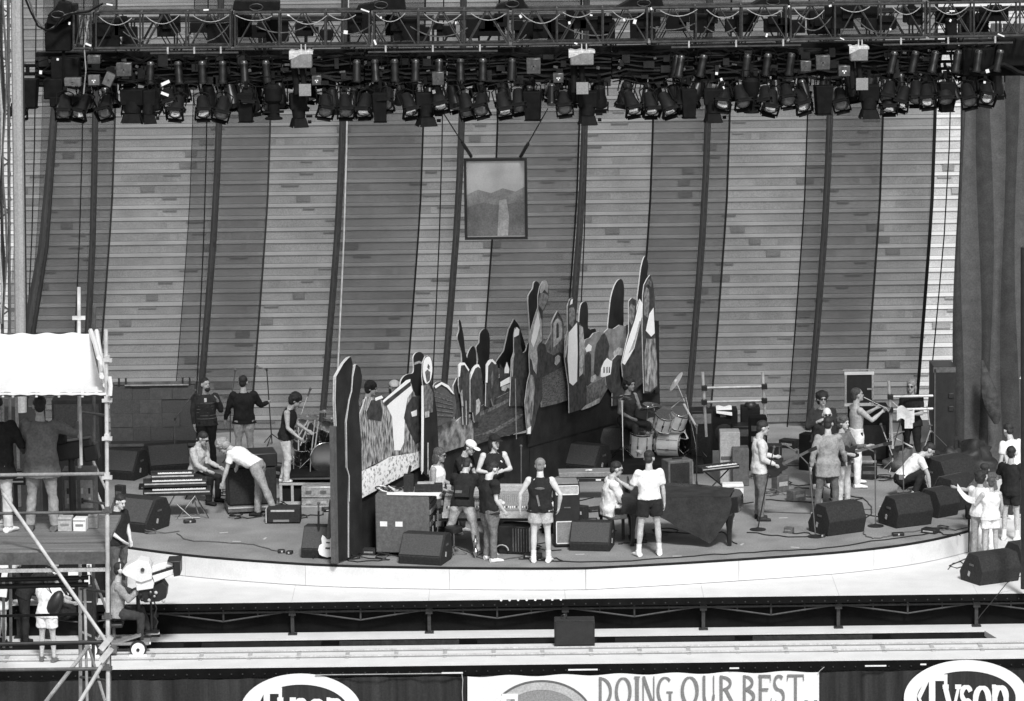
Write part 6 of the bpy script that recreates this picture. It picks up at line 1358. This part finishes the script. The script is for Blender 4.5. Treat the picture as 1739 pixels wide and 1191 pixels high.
m = MB(); m.cyl(cpx(282, 964.5, -2.105), cpx(292, 962, -2.105), .012); ob('badge', m, GREY, tc_, world=True)
cpoly('pan_head', [(236,1003),(262,994),(276,988),(284,1000),(282,1016),(270,1022),(246,1024),(234,1016)], BLK, .34, -2.0)
random.seed(2)
for k in range(9):
    a = cpx(238+random.uniform(0, 40), 1000+random.uniform(0, 22), -2.04); m = MB(); m.ell(a, (random.uniform(.02, .04),)*3, nu=8, nv=5); ob('control_knob', m, [ALU, BLK, PALE][k % 3], tc_, world=True)
m = MB(); m.tube([cpx(x, y, -2.0) for x, y in [(262,1022),(266,1034),(262,1046),(268,1056),(264,1066)]], .012, 5); ob('hanging_cable', m, BLK, tc_, world=True)
m = MB(); m.cyl(cpx(256, 1020, -1.7), cpx(258, 1072, -1.7), .02); m.box(cpx(258, 1073, -1.7), (.25, .2, .02)); ob('support_leg', m, BLK, tc_, world=True)
# ================================================================ banners on the front drape
YP = y3-.16
def bp(x, y, d=0): return pl(x, y, YP-d)
GL = {'D': [('l',.16,0,.16,1,.17),('a',.16,.5,.62,.46,-90,90,.17,.06)], 'O': [('a',.5,.5,.41,.46,0,360,.17,.06)], 'I': [('l',.5,0,.5,1,.5),('l',.1,.02,.9,.02,.05),('l',.1,.98,.9,.98,.05)],
 'N': [('l',.14,0,.14,1,.08),('l',.16,1,.84,0,.19),('l',.86,0,.86,1,.08)], 'G': [('a',.52,.5,.43,.46,48,318,.17,.06),('l',.82,.08,.82,.46,.15),('l',.6,.46,.98,.46,.05)], 'U': [('l',.16,.34,.16,1,.18),('a',.5,.36,.34,.34,180,360,.17,.08),('l',.84,.34,.84,1,.08)],
 'R': [('l',.16,0,.16,1,.17),('a',.16,.74,.52,.22,-90,90,.15,.06),('l',.42,.52,.86,0,.18)], 'B': [('l',.16,0,.16,1,.18),('a',.16,.75,.52,.21,-90,90,.16,.06),('a',.16,.27,.62,.24,-90,90,.17,.06)],
 'E': [('l',.18,0,.18,1,.19),('l',.05,.03,.92,.03,.07),('l',.05,.97,.88,.97,.07),('l',.2,.52,.72,.52,.06),('l',.88,.03,.92,.22,.05),('l',.85,.97,.88,.80,.05)], 'S': [('a',.5,.74,.34,.23,40,270,.16,.08),('a',.48,.26,.38,.24,-140,90,.17,.08)],
 'T': [('l',.5,0,.5,1,.16),('l',.03,.97,.97,.97,.07),('l',.06,.97,.04,.80,.05),('l',.94,.97,.96,.80,.05)], '.': [('l',.5,0,.5,.12,.9)],
 't': [('l',.50,0,.50,.96,.30),('l',.42,.93,1.22,.93,.15),('l',1.14,.96,1.14,.70,.16),('l',-.12,.48,.36,.97,.20),('l',-.14,.50,-.02,.36,.12)],
 'y': [('l',.12,1,.5,.1,.28),('l',.92,1,.42,-.3,.16),('l',0,.95,.34,.95,.14),('l',.7,.95,1.05,.95,.14)], 's': [('a',.5,.72,.32,.22,20,270,.24,.16),('a',.5,.27,.34,.24,-160,90,.24,.16)], 'o': [('a',.5,.5,.38,.42,0,360,.28,.16)], 'n': [('l',.2,0,.2,1,.26),('a',.5,.58,.3,.34,0,180,.26,.2),('l',.8,0,.8,.6,.26),('l',.05,.96,.25,.96,.12)]}
def glyph(t, ch, x0, x1, yt, yb, mt, d0, bold=1.0):
    m = MB(); W_ = x1-x0; H_ = yb-yt; n = 0
    def q(x, y, d): return bp(x0+x*W_, yb-y*H_-(x0+x*W_-x0)*0, d)
    for g_ in GL[ch]:
        d = d0+.0012*n; n += 1
        if g_[0] == 'l':
            _, ax, ay, bx, by, w = g_; w *= bold
            dx, dy = (bx-ax)*W_, (by-ay)*H_; L_ = math.hypot(dx, dy); nx, ny = -dy/L_, dx/L_
            hw = w*(W_ if abs(dy) > abs(dx)*.6 else H_)/2
            pts = [(x0+ax*W_+nx*hw, yb-ay*H_-ny*hw), (x0+ax*W_-nx*hw, yb-ay*H_+ny*hw), (x0+bx*W_-nx*hw, yb-by*H_+ny*hw), (x0+bx*W_+nx*hw, yb-by*H_-ny*hw)]
            m.prism([bp(a, b, d) for a, b in pts], V((0, .008, 0)))
        else:
            _, cx_, cy_, rx, ry, a0, a1, w1_, w2_ = g_; N_ = 20; vs_, fs = [], []
            for k in range(N_+1):
                a = math.radians(a0+(a1-a0)*k/N_); c, s_ = math.cos(a), math.sin(a); w = (w1_*abs(c)+w2_*abs(s_))*bold/2
                for sg in (1, -1):
                    vs_.append(bp(x0+(cx_+(rx+sg*w)*c)*W_, yb-(cy_+(ry+sg*w*.7)*s_)*H_, d))
            for k in range(N_): fs.append((2*k, 2*k+1, 2*k+3, 2*k+2))
            m.add(vs_, fs)
    o = ob('letter', m, mt, t, world=True, smooth=0); return o
SIGN = mat('sign_white', .82, .6, var=.02); LG = mat('letter_grey', .20, .7, var=.1, scale=30)
def ring(t, cx, cy, rx, ry, th, mt, d, name, thk=.01):
    m = MB(); N_ = 56; vs_, fs = [], []
    for k in range(N_):
        a = 2*math.pi*k/N_
        for q in (1, 0): 
            vs_.append(bp(cx+(rx-(0 if q else th))*math.cos(a), cy-(ry-(0 if q else th*.86))*math.sin(a), d))
    for k in range(N_): a, b = 2*k, 2*((k+1) % N_); fs.append((a, a+1, b+1, b))
    m.add(vs_, fs); return ob(name, m, mt, t, world=True, smooth=0)
def disc(t, cx, cy, rx, ry, mt, d, name):
    m = MB(); m.prism([bp(cx+rx*math.cos(a), cy-ry*math.sin(a), d) for a in [2*math.pi*k/48 for k in range(48)]], V((0, .006, 0))); return ob(name, m, mt, t, world=True, smooth=0)
OB = mat('oval_field', .022, .8, var=.4, scale=5, stretch=(4, 1, .3))
for k, (cx, cy, rx, ry) in enumerate([(511, 1208, 103, 64), (1641, 1186, 106, 65)]):
    t = thing('oval_sign', ['white oval ring sign lettered Tyson on the black drape, left', 'white oval ring sign lettered Tyson on the black drape, far right'][k], 'sign', bp(cx, cy+ry))
    disc(t, cx, cy, rx-10, ry-9, OB, .0, 'sign_field'); ring(t, cx, cy, rx, ry, 22, SIGN, .012, 'oval_ring')
    x0 = cx-76; yt = cy-38
    glyph(t, 't', x0, x0+36, yt-2, cy+34, SIGN, .02)
    for ch, a, b in (('y', 36, 66), ('s', 64, 88), ('o', 88, 118), ('n', 118, 150)): glyph(t, ch, x0+a, x0+b, cy-22, cy+30, SIGN, .022, 1.05)
t = thing('banner', 'white banner reading DOING OUR BEST in grey letters with a grey oval at its left', 'banner', bp(1090, 1235))
m = MB(); m.grid(lambda u, v: bp(794+597*u, 1149-8.5*u+100*v+(1.6*math.sin(u*40)*(1-v)), .0+.012*math.sin(u*34+v*3)), 60, 4); ob('banner_cloth', m, SIGN, t, world=True)
for ch, a, b in (('D',1015,1043),('O',1044,1073),('I',1076,1088),('N',1089,1114),('G',1115,1143),('O',1156,1187),('U',1192,1216),('R',1220,1250),('B',1260,1286),('E',1287,1312),('S',1312,1334),('T',1336,1366),('.',1366,1372),('.',1382,1388)):
    dy = -(a-1015)*.0128; glyph(t, ch, a, b, 1150+dy, 1200+dy, LG, .03)
disc(t, 920, 1222, 86, 66, mat('oval_grey', .26, .7, var=.15, scale=40), .03, 'grey_oval'); ring(t, 920, 1222, 88, 67, 4, mat('oval_line', .12, .7), .034, 'oval_outline'); ring(t, 920, 1222, 84, 63, 15, mat('oval_band', .45, .7, var=.1), .036, 'oval_band')
glyph(t, 't', 838, 872, 1179, 1240, SIGN, .042)
for ch, a, b in (('y', 880, 908), ('s', 908, 930), ('o', 930, 958), ('n', 958, 986)): glyph(t, ch, a, b, 1203, 1250, SIGN, .042)
for k, (x, y, w) in enumerate(((990,1137.5,50),(1247,1135,16),(1487,1131,36),(1568,1128.5,10),(768,1143,36))):
    m = MB(); m.box(bp(x, y, .06), (w/S(bp(x, y)), .02, .022)); tag(ob('banner_batten', m, WHT), 'thin white batten along the top of the front drape, '+['near DOING','above the word BEST','left of the right oval sign','touching the right oval sign','at the left banner corner'][k], 'strip')
m = MB(); m.tube([bp(x, y, .05) for x, y in ((784,1143),(786,1155),(785,1175),(787,1215))], .008, 5); tag(ob('tie_cord', m, PALE), 'pale cord hanging left of the white banner', 'cord')
m = MB(); m.tube([bp(x, y, .05) for x, y in ((1389,1143),(1394,1138),(1400,1133))], .006, 5); tag(ob('tie_cord', m, PALE), 'short cord at the top right corner of the white banner', 'cord')
m = MB(); m.box(bp(650, 1145, .04), (2.3, .015, .012)); tag(ob('hem_line', m, PALE), 'thin pale hem line along the top of the drape right of the left oval sign', 'cord')
# far right upright pole and edge bits
m = MB(); m.cyl(pl(1739, 420, -1.0), pl(1739, 1000, -1.0), .06, n=10); t = tag(ob('edge_pole', m, BLK), 'dark pole at the right edge of the photo', 'pole')
t = thing('side_loudspeaker', 'black gear with white shapes at the right edge beside the curtain', 'gear', pl(1737, 690, 2)); pb(t, 'body', (.1, 0, .4), (.2, .3, 1.2), BLK); pb(t, 'white_mark', (-.005, -.16, .6), (.10, .02, .18), WHT, Ry(20)); pb(t, 'white_mark', (-.01, -.16, .15), (.06, .02, .12), WHT, Ry(-20))
t = thing('curtain_bundle', 'pale knotted bundle of cloth hanging on the side curtain', 'cloth', pl(1682, 700, 9.0)); m = MB(); random.seed(8)
m.loft([(pl(x, y, 9.0+dy), V((w, 0, 0)), V((.02, w*.6, 0))) for x, y, w, dy in ((1668,612,.02,0),(1674,640,.10,.0),(1680,668,.17,-.05),(1684,690,.15,-.05),(1690,708,.12,0),(1692,720,.04,0))], 12); o = ob('cloth_fold', m, mat('bundle', .045, .8, var=.5, scale=9, bump=.6, bscale=14), t, world=True)
# ================================================================ the people
def up(x, y, z): return (x, y, z)
# --- left rear group
I = person(352, 796, 165, 'bearded man in dark striped sweater with hand at his mouth, at left rear', ra=((.25,.1,-1),(-.05,.25,-1)), la=((-.30,.25,-.85),(.40,.55,1.0)), top='long', tc='dark', bc='black', beard=True, bulk=1.12, shoes='black', head=(-8, -20))
m = MB()
for k in range(6):
    o_ = .06+.062*k; f_ = max(0, (o_-.13)/.23) if o_ > .13 else (.13-o_)/.1; w_ = .205+.028*min(1, f_); d_ = .148+.012*min(1, f_)
    m.loft([(I['sp'](o_), I['RT'] @ V((w_, 0, 0)), I['RT'] @ V((0, d_, 0))), (I['sp'](o_+.012), I['RT'] @ V((w_, 0, 0)), I['RT'] @ V((0, d_, 0)))], 18)
extra(I, 'sweater_stripe', m, CL['jean'])
m = MB(); m.box(I['sp'](.44, .03, .14), (.05, .01, .08)); extra(I, 'collar_tag', m, CL['white'])
I = person(416, 792, -12, 'man in dark jacket and light jeans seen from behind at left rear', ra=((.5,.2,-.75),(.55,.65,.05)), la=((-.35,.15,-.9),(-.2,.25,-.9)), top='long', tc='black', bc='light', bulk=1.15, head=(0, 25))
I = person(334, 853, 118, 'seated keyboard player in light shirt and headband at the stacked keyboards', seat=.52, lean=8, ra=((.12,.35,-1),(-.05,1,-.35)), la=((-.12,.35,-1),(.05,1,-.35)), rl=((.12,1,-.1),(.05,-.1,-1)), ll=((-.12,1,-.1),(-.05,-.1,-1)), top='long', tc='light', bc='black', hc='dark', shoes='black', glasses=True, head=(22, 0), h=1.72)
m = MB(); m.box(I['sp'](.28, -.08, .16), (.05, .02, .12)); extra(I, 'pass_card', m, CL['white'])
I = person(438, 880, 292, 'man in white t-shirt and jeans bending over the black case', tuck=True, lean=62, ra=((.1,.25,-1),(0,.35,-1)), la=((-.1,.25,-1),(0,.35,-1)), rl=((.05,.12,-1),(.0,.05,-1)), ll=((-.1,-.55,-1),(-.02,-.45,-1)), tc='white', bc='stone', hair='bush', hc='fair', shoes='black', h=1.84, head=(20, 0))
I = person(488, 822, 105, 'curly haired man in black vest and white trousers beside the dark drum kit', lean=10, ra=((.2,.1,-1),(-.1,.8,-.7)), la=((-.2,.2,-1),(.1,.9,-.5)), rl=((.06,.15,-1),(.03,-.1,-1)), ll=((-.06,-.1,-1),(0,-.2,-1)), top='tank', tc='black', bc='offwhite', hair='bush', hc='dark', head=(25, 0), z=.14)
# --- behind the set
I = person(628, 800, 110, 'curly haired man in black tank top behind the mural set', top='tank', tc='black', bc='dark', hair='bush', hc='dark', head=(15, 0), z=.15, skin=SKINP, h=1.72)
I = person(672, 806, 175, 'man in white fronted cap with white towel behind the mural set', top='long', tc='dark', bc='dark', cap='offwhite', hair='long', z=.38, ra=((.2,.2,-1),(-.5,.8,.1)), la=((-.2,.2,-1),(.5,.8,.2)))
m = MB(); m.ell(I['sp'](.32, .02, .19), (.15, .05, .12), Ry(20)); m.ell(I['sp'](.40, .06, .20), (.09, .05, .08)); extra(I, 'white_towel', m, CL['white'])
# --- crew at the console
I = person(744, 925, 110, 'long haired man in white sleeveless shirt and denim shorts behind the grey rack', top='tank', tc='white', bot='shorts', bc='denim', hair='long', hc='mid', ra=((.25,.1,-1),(-.1,1,-.35)), la=((-.15,.15,-1),(.2,.9,-.3)), glasses=True, h=1.72, head=(10, 0), skin=SKIND)
I = person(780, 905, 120, 'man in white cap and black shirt leaning over the mixing console', lean=16, top='polo', tc='black', bc='dark', cap='white', hc='dark', ra=((.2,.4,-1),(.1,.9,-.9)), la=((-.1,.3,-1),(.1,.6,-.9)), glasses=True, head=(15, 0), h=1.72, skin=SKIN)
I = person(787, 942, 12, 'man in pale jeans and dark shirt seen from behind, legs apart at the console', lean=26, top='tee', tc='black', bc='light', hair='short', hc='dark', ra=((.25,.5,-.9),(.0,1,-.1)), la=((-.25,.5,-.9),(.0,1,-.1)), rl=((.28,.05,-1),(.12,-.1,-1)), ll=((-.36,.12,-1),(-.26,-.35,-1)), head=(30, 0), shoes='grey')
m = MB(); m.box(I['sp'](.16, .02, -.17), (.26, .10, .22), I['RT']); extra(I, 'tool_bag', m, CL['black']); m = MB(); m.box(I['sp'](.14, -.04, -.225), (.12, .012, .05), I['RT']); extra(I, 'bag_patch', m, CL['grey'])
I = person(840, 905, 165, 'man in black cap and dark sleeveless vest with folded arms behind the console', top='tank', tc='black', bc='black', cap='black', hair='long', hc='dark', ra=((.45,.1,-1),(-.75,.75,-.05)), la=((-.45,.1,-1),(.75,.75,.05)), skin=SKINP, head=(5, -20), h=1.76, bulk=1.08)
m = MB(); m.ell(I['sp'](.22, .02, .145), (.035, .012, .045)); m.ell(I['sp'](.36, -.1, .13), (.03, .012, .04)); extra(I, 'vest_badge', m, CL['white'])
I = person(832, 953, 58, 'stocky man in black polo shirt and grey trousers standing in white shoes at the console', top='tee', tc='black', bc='jean', hc='dark', bulk=1.25, ra=((.1,.02,-1),(-.05,.75,-1)), la=((-.1,.3,-1),(.1,.9,-.5)), rl=((.07,.03,-1),(.03,-.05,-1)), ll=((-.07,.08,-1),(-.03,-.03,-1)), head=(25, 0), skin=SKINP, h=1.74, beard=True)
m = MB(); m.ell(I['sp'](.34, .05, .155), (.04, .012, .03)); extra(I, 'shirt_print', m, CL['offwhite'])
I = person(919, 955, 4, 'grey haired man in black t-shirt and pale shorts seen from behind, hands on hips', top='tank', tc='black', bot='shorts', bc='light', hc='grey', bulk=1.1, ra=((.62,-.05,-1),(-.15,.35,-1)), la=((-.62,-.05,-1),(-.05,.25,-1)), sox='white', skin=SKINP, h=1.80, belt=True)
m = MB(); m.ell(I['sp'](.36, 0, -.150), (.09, .01, .025)); extra(I, 'shirt_print', m, CL['grey']); m = MB(); m.box(I['sp'](.02, .20, .0), (.04, .1, .16)); extra(I, 'hanging_rag', m, CL['white'])
m = MB(); m.box(I['sp'](.15, -.03, -.15), (.035, .03, .2), Ry(-12)); extra(I, 'radio', m, CL['jean'])
# --- piano
I = person(1035, 922, 78, 'piano player in long white coat and dark glasses seated at the grand piano', seat=.56, lean=6, ra=((.1,.45,-1),(-.05,1,.05)), la=((-.1,.45,-1),(.05,1,.05)), rl=((.1,1,-.12),(.05,.05,-1)), ll=((-.1,1,-.12),(-.05,.05,-1)), top='long', tc='white', bc='offwhite', hc='dark', glasses=True, head=(12, 0), shoes='black', h=1.82, hair='short', bulk=1.18)
t = thing('piano_bench', 'black bench under the piano player in white', 'bench', at(1040, 915)); pb(t, 'seat', (0, .1, .46), (.5, .4, .08), BLK, bevel=.015)
for x in (-.2, .2):
    for y in (-.05, .25): pb(t, 'leg', (x, y, .21), (.05, .05, .42), BLK)
I = person(1103, 944, -14, 'man in white shirt and black shorts seen from behind beside the piano', tuck=True, tc='white', bot='shorts', bc='black', top='polo', hc='dark', ra=((.22,.05,-1),(.12,.15,-1)), la=((-.35,.25,-.85),(-.55,.75,.35)), sox='white', skin=SKIN, h=1.83, head=(8, 28), rl=((.14,.03,-1),(.05,-.05,-1)), ll=((-.14,.03,-1),(-.10,-.05,-1)), bulk=1.05)
# --- drummer
I = person(1068, 796, 135, 'drummer with bare arms in dark shirt behind the bright drum kit', seat=.62, z=.19, loc=at(1066, 790)+V((0, .3, .19)), lean=4, ra=((.35,.1,-.95),(-.3,.85,-.35)), la=((-.35,.2,-.95),(-.1,.95,-.1)), rl=((.25,1,-.1),(.05,.05,-1)), ll=((-.25,1,-.1),(-.05,.05,-1)), top='tank', tc='dark', bc='dark', hc='dark', hair='bush', skin=SKIND)
# --- right group
I = person(1290, 883, 82, 'man in light jacket and grey jeans playing a guitar, right of the piano', top='long', tc='offwhite', bc='jean', hc='dark', shoes='dark', ra=((.12,.1,-1),(-.1,.85,-.45)), la=((-.12,.25,-1),(.15,.95,-.15)), head=(12, 0), h=1.80, curl='grip')
g_ = thing('electric_guitar', 'dark electric guitar held by the man in light jacket', 'guitar', I['t'].location+V((.28, -.1, 0))); guitar(g_, Rz(-8) @ Ry(62), (-.10, 0, .95), BLK)
I = person(1396, 828, 172, 'curly haired man with sunglasses in dark shirt at right rear', top='long', tc='dark', bc='black', hair='bush', hc='dark', glasses=True, ra=((.3,.2,-.9),(-.65,.7,.55)), la=((-.3,.1,-1),(.3,.6,-.5)), h=1.80, bulk=1.1)
I = person(1404, 852, 176, 'bald man with sunglasses between the curly man and the man in grey blazer', top='long', tc='black', bc='dark', hair='bald', hc='dark', glasses=True, skin=SKINP, h=1.74)
I = person(1430, 864, 130, 'man with tousled light brown hair and pale trousers behind the man in grey blazer', top='long', tc='grey', bc='offwhite', hair='bush', hc='mid', ra=((.35,.2,-.9),(-.2,.9,-.1)), la=((-.4,.3,-.9),(-.35,.9,.1)), shoes='dark', h=1.70, rl=((-.05,.02,-1),(-.02,-.05,-1)), ll=((-.16,.02,-1),(-.08,-.05,-1)))
g_ = thing('electric_guitar', 'dark guitar whose neck points right towards the trumpet player', 'guitar', I['t'].location+V((.0, -.22, 0))); guitar(g_, Ry(76), (-.05, -.05, 1.08), BLK)
I = person(1406, 876, -8, 'man in grey blazer and dark trousers seen from behind at right', top='jacket', tc='stone', bc='grey', hc='dark', shoes='white', ra=((.35,.2,-.95),(.30,.35,-.8)), la=((-.32,-.05,-1),(-.15,.1,-1)), rl=((.10,.03,-1),(.0,-.05,-1)), ll=((-.16,.02,-1),(-.14,-.2,-1)), head=(5, 25), h=1.80)
I = person(1454, 826, 72, 'shirtless man in white trousers playing a trumpet', top='none', bot='long', bc='white', hc='mid', ra=((.12,.75,-.65),(-.25,.85,.50)), la=((-.12,.75,-.55),(.25,.85,.48)), rl=((.16,-.1,-1),(.1,-.05,-1)), ll=((-.16,.25,-1),(-.03,-.02,-1)), head=(-6, 0), h=1.86, curl='grip', belt=False, skin=SKIN)
m = MB(); m.box(I['sp'](.02, .175, .03), (.02, .05, .10)); extra(I, 'pager', m, CL['black'])
tp0 = I['t'].location+V((0, 0, 0)); hd = pmat(I['t']) @ (I['H']+V((0, .13, -.05))); dr = V((.86, -.18, -.42)).normalized()
t = thing('trumpet', 'brass trumpet played by the shirtless man', 'trumpet', hd)
m = MB(); m.cyl(V((0, 0, 0)), dr*.42, .010); m.cyl(dr*.12-V((0, 0, .05)), dr*.36-V((0, 0, .05)), .010); ob('tubing', m, CHR, t)
m = MB(); m.cyl(dr*.40, dr*.50, .012, .03); m.cyl(dr*.50, dr*.56, .03, .062, 14); ob('bell', m, CHR, t)
m = MB()
for k in range(3): m.cyl(dr*(.18+.04*k)+V((0, 0, .05)), dr*(.18+.04*k)-V((0, 0, .07)), .012)
ob('valves', m, CHR, t)
I = person(1548, 797, 200, 'fair haired woman in black clothes and sunglasses reading white papers', top='tee', tc='black', bc='black', hair='long', hc='fair', glasses=True, ra=((.2,.35,-.95),(-.35,.95,.05)), la=((-.2,.35,-.95),(.4,.95,.05)), skin=SKIN, h=1.72, bulk=.92)
pp = thing('paper_sheets', 'white crumpled papers in the hands of the woman in black', 'paper', pmat(I['t']) @ ((I['hand'][1]+I['hand'][-1])/2+V((0, .06, 0))))
m = MB(); m.grid(lambda u, v: V((-.17+.34*u, -.02+.05*math.sin(u*5), -.12+.26*v+.05*math.sin(u*6))), 8, 6); ob('sheet', m, CL['white'], pp); m = MB(); m.grid(lambda u, v: V((-.02+.16*u, -.05, -.26+.2*v)), 4, 4); ob('sheet', m, CL['white'], pp)
I = person(1530, 846, 80, 'crouching man in white t-shirt and black trousers at the floor wedges', tuck=True, seat=.34, lean=44, ra=((.05,.5,-1),(.0,.15,-1)), la=((-.05,.6,-1),(.0,.35,-1)), rl=((.12,.85,.35),(.06,-.45,-1)), ll=((-.12,1,-.05),(-.05,-.95,-.45)), tc='white', bc='black', hc='dark', head=(15, 0), h=1.80)
m = MB(); m.box(I['sp'](.03, .17, -.05), (.05, .12, .09)); extra(I, 'belt_pouch', m, CL['jean'])
# --- far right group on the apron
I = person(1682, 950, -15, 'woman in white shorts and sleeveless white top with tanned arms at lower right', z=ZA, top='tank', tc='white', bot='shorts', bc='white', hair='short', hc='mid', h=1.46, skin=SKIN, ra=((.3,.1,-1),(.0,.4,-.8)), la=((-.5,.3,-.8),(.3,.7,.6)), shoes='white', bulk=1.05)
I = person(1664, 948, 30, 'person in white with pale trousers half hidden left of the woman in white shorts', z=ZA, top='tee', tc='white', bot='long', bc='stone', hair='bush', hc='dark', h=1.54, la=((-.2,.4,-.9),(-.1,.9,-.2)), headphones=True)
I = person(1672, 930, 0, 'person in dark shirt holding a white sheet at lower right', z=ZA, top='tee', tc='grey', bc='white', hair='short', hc='dark', cap='dark', h=1.50, la=((-.6,.3,-.6),(-.8,.5,.1)))
pp = thing('white_sheet', 'white sheet of paper above the right wedges', 'paper', pl(1640, 838, 1.2)); m = MB(); m.grid(lambda u, v: V((-.15+.32*u, 0, .06-.24*u+.12*v-.08*math.sin(u*3))), 8, 4); ob('sheet', m, CL['white'], pp)
I = person(1716, 918, 25, 'person in black shirt and shorts with white socks at the right edge', z=ZA+.0, top='tee', tc='black', bot='shorts', bc='black', hc='dark', sox='white', h=1.70, ra=((.3,.1,-1),(.1,.3,-1)), la=((-.35,.2,-.9),(.1,.6,.7)), headphones=True, skin=SKIN)
I = person(1724, 878, 330, 'dark haired man in white shirt leaning at the right edge', z=0, loc=at(1724, 880, ZA), top='tee', tc='white', bot='long', bc='dark', hc='dark', lean=18, h=1.76, ra=((.2,.4,-1),(0,.6,-1)))
# --- left front
I = person(203, 1006, 130, 'man in dark polo shirt and grey trousers beside the scaffold pole', z=ZA, top='polo', tc='black', bc='denim', hc='dark', ra=((.1,.05,-1),(-.4,.8,-.6)), la=((-.15,.1,-1),(.35,.6,-.85)), shoes='dark', h=1.72, head=(20, 0), skin=SKINP)
I = person(199, 1106, 84, 'camera operator with headphones in grey sweater seated on the dolly', z=ZW, seat=.66, lean=6, ra=((.15,.6,-.8),(-.05,.8,.7)), la=((-.15,.6,-.8),(.1,.9,.5)), rl=((.10,1,-.10),(.05,-.05,-1)), ll=((-.10,1,.05),(-.05,.35,-1)), top='long', tc='stone', bc='dark', hc='dark', headphones=True, head=(-2, 0), h=1.74, bulk=1.05)
# --- on the tower
I = person(74, 902, 8, 'man in grey denim jacket and pale jeans seen from behind on the scaffold tower', z=ZT, top='jacket', tc='jean', bc='stone', hc='dark', ra=((.75,.25,-.35),(-.05,.9,.35)), la=((-.35,.2,-.95),(.0,.7,-.5)), rl=((.10,.03,-1),(.04,-.05,-1)), ll=((-.12,.02,-1),(-.08,-.05,-1)), bulk=1.15, shoes='grey', h=1.80, head=(12, -20))
I = person(0, 903, 20, 'person in black jacket and white trousers cut off by the left edge on the tower', z=ZT, top='jacket', tc='black', bc='offwhite', hc='dark', bulk=1.2, ra=((.4,.3,-.9),(.2,.7,-.2)), h=1.80)
I = person(82, 1124, 20, 'woman in white cap and white skirt bending under the tower', z=ZW, lean=14, top='tee', tc='white', bot='shorts', bc='white', hair='long', hc='dark', cap='white', ra=((.3,.5,-.8),(.2,.8,-.3)), la=((-.2,.3,-1),(0,.5,-1)), h=1.52, bulk=1.1, skin=SKIN, shoes='grey')
b_ = thing('shoulder_bag', 'black bulky bag beside the woman in white cap', 'bag', pmat(I['t']) @ I['sp'](.2, .18, -.05)); m = MB(); m.ell((0, 0, 0), (.13, .12, .26), Ry(25)); ob('bag_body', m, BLK, b_); m = MB(); m.tube([V((-.05, 0, .2)), V((-.15, -.02, .42)), V((-.1, .02, .5))], .012); ob('strap', m, BLK, b_)
I = person(44, 1094, 75, 'person in black leaning forward under the tower, left of the woman in white', z=ZW, lean=48, top='long', tc='black', bc='black', hc='mid', ra=((.1,.6,-1),(0,.8,-.5)), la=((-.1,.6,-1),(0,.8,-.5)), h=1.66, shoes='black')
I = person(4, 1094, 60, 'person in black top and white shorts at the lower left edge', z=ZW, lean=30, top='long', tc='black', bot='shorts', bc='white', hc='mid', ra=((.1,.6,-1),(0,.8,-.5)), h=1.6, shoes='black')
I = person(118, 1085, 300, 'person in dark clothes crouching among the tower legs', z=ZW, seat=.45, lean=30, top='tee', tc='black', bc='black', hc='dark', ra=((.1,.6,-1),(0,.8,-.5)), la=((-.1,.6,-.6),(0,.8,.1)), rl=((.12,1,-.1),(.06,-.2,-1)), ll=((-.12,1,-.1),(-.05,-.2,-1)), h=1.7, shoes='dark')
bake_people()
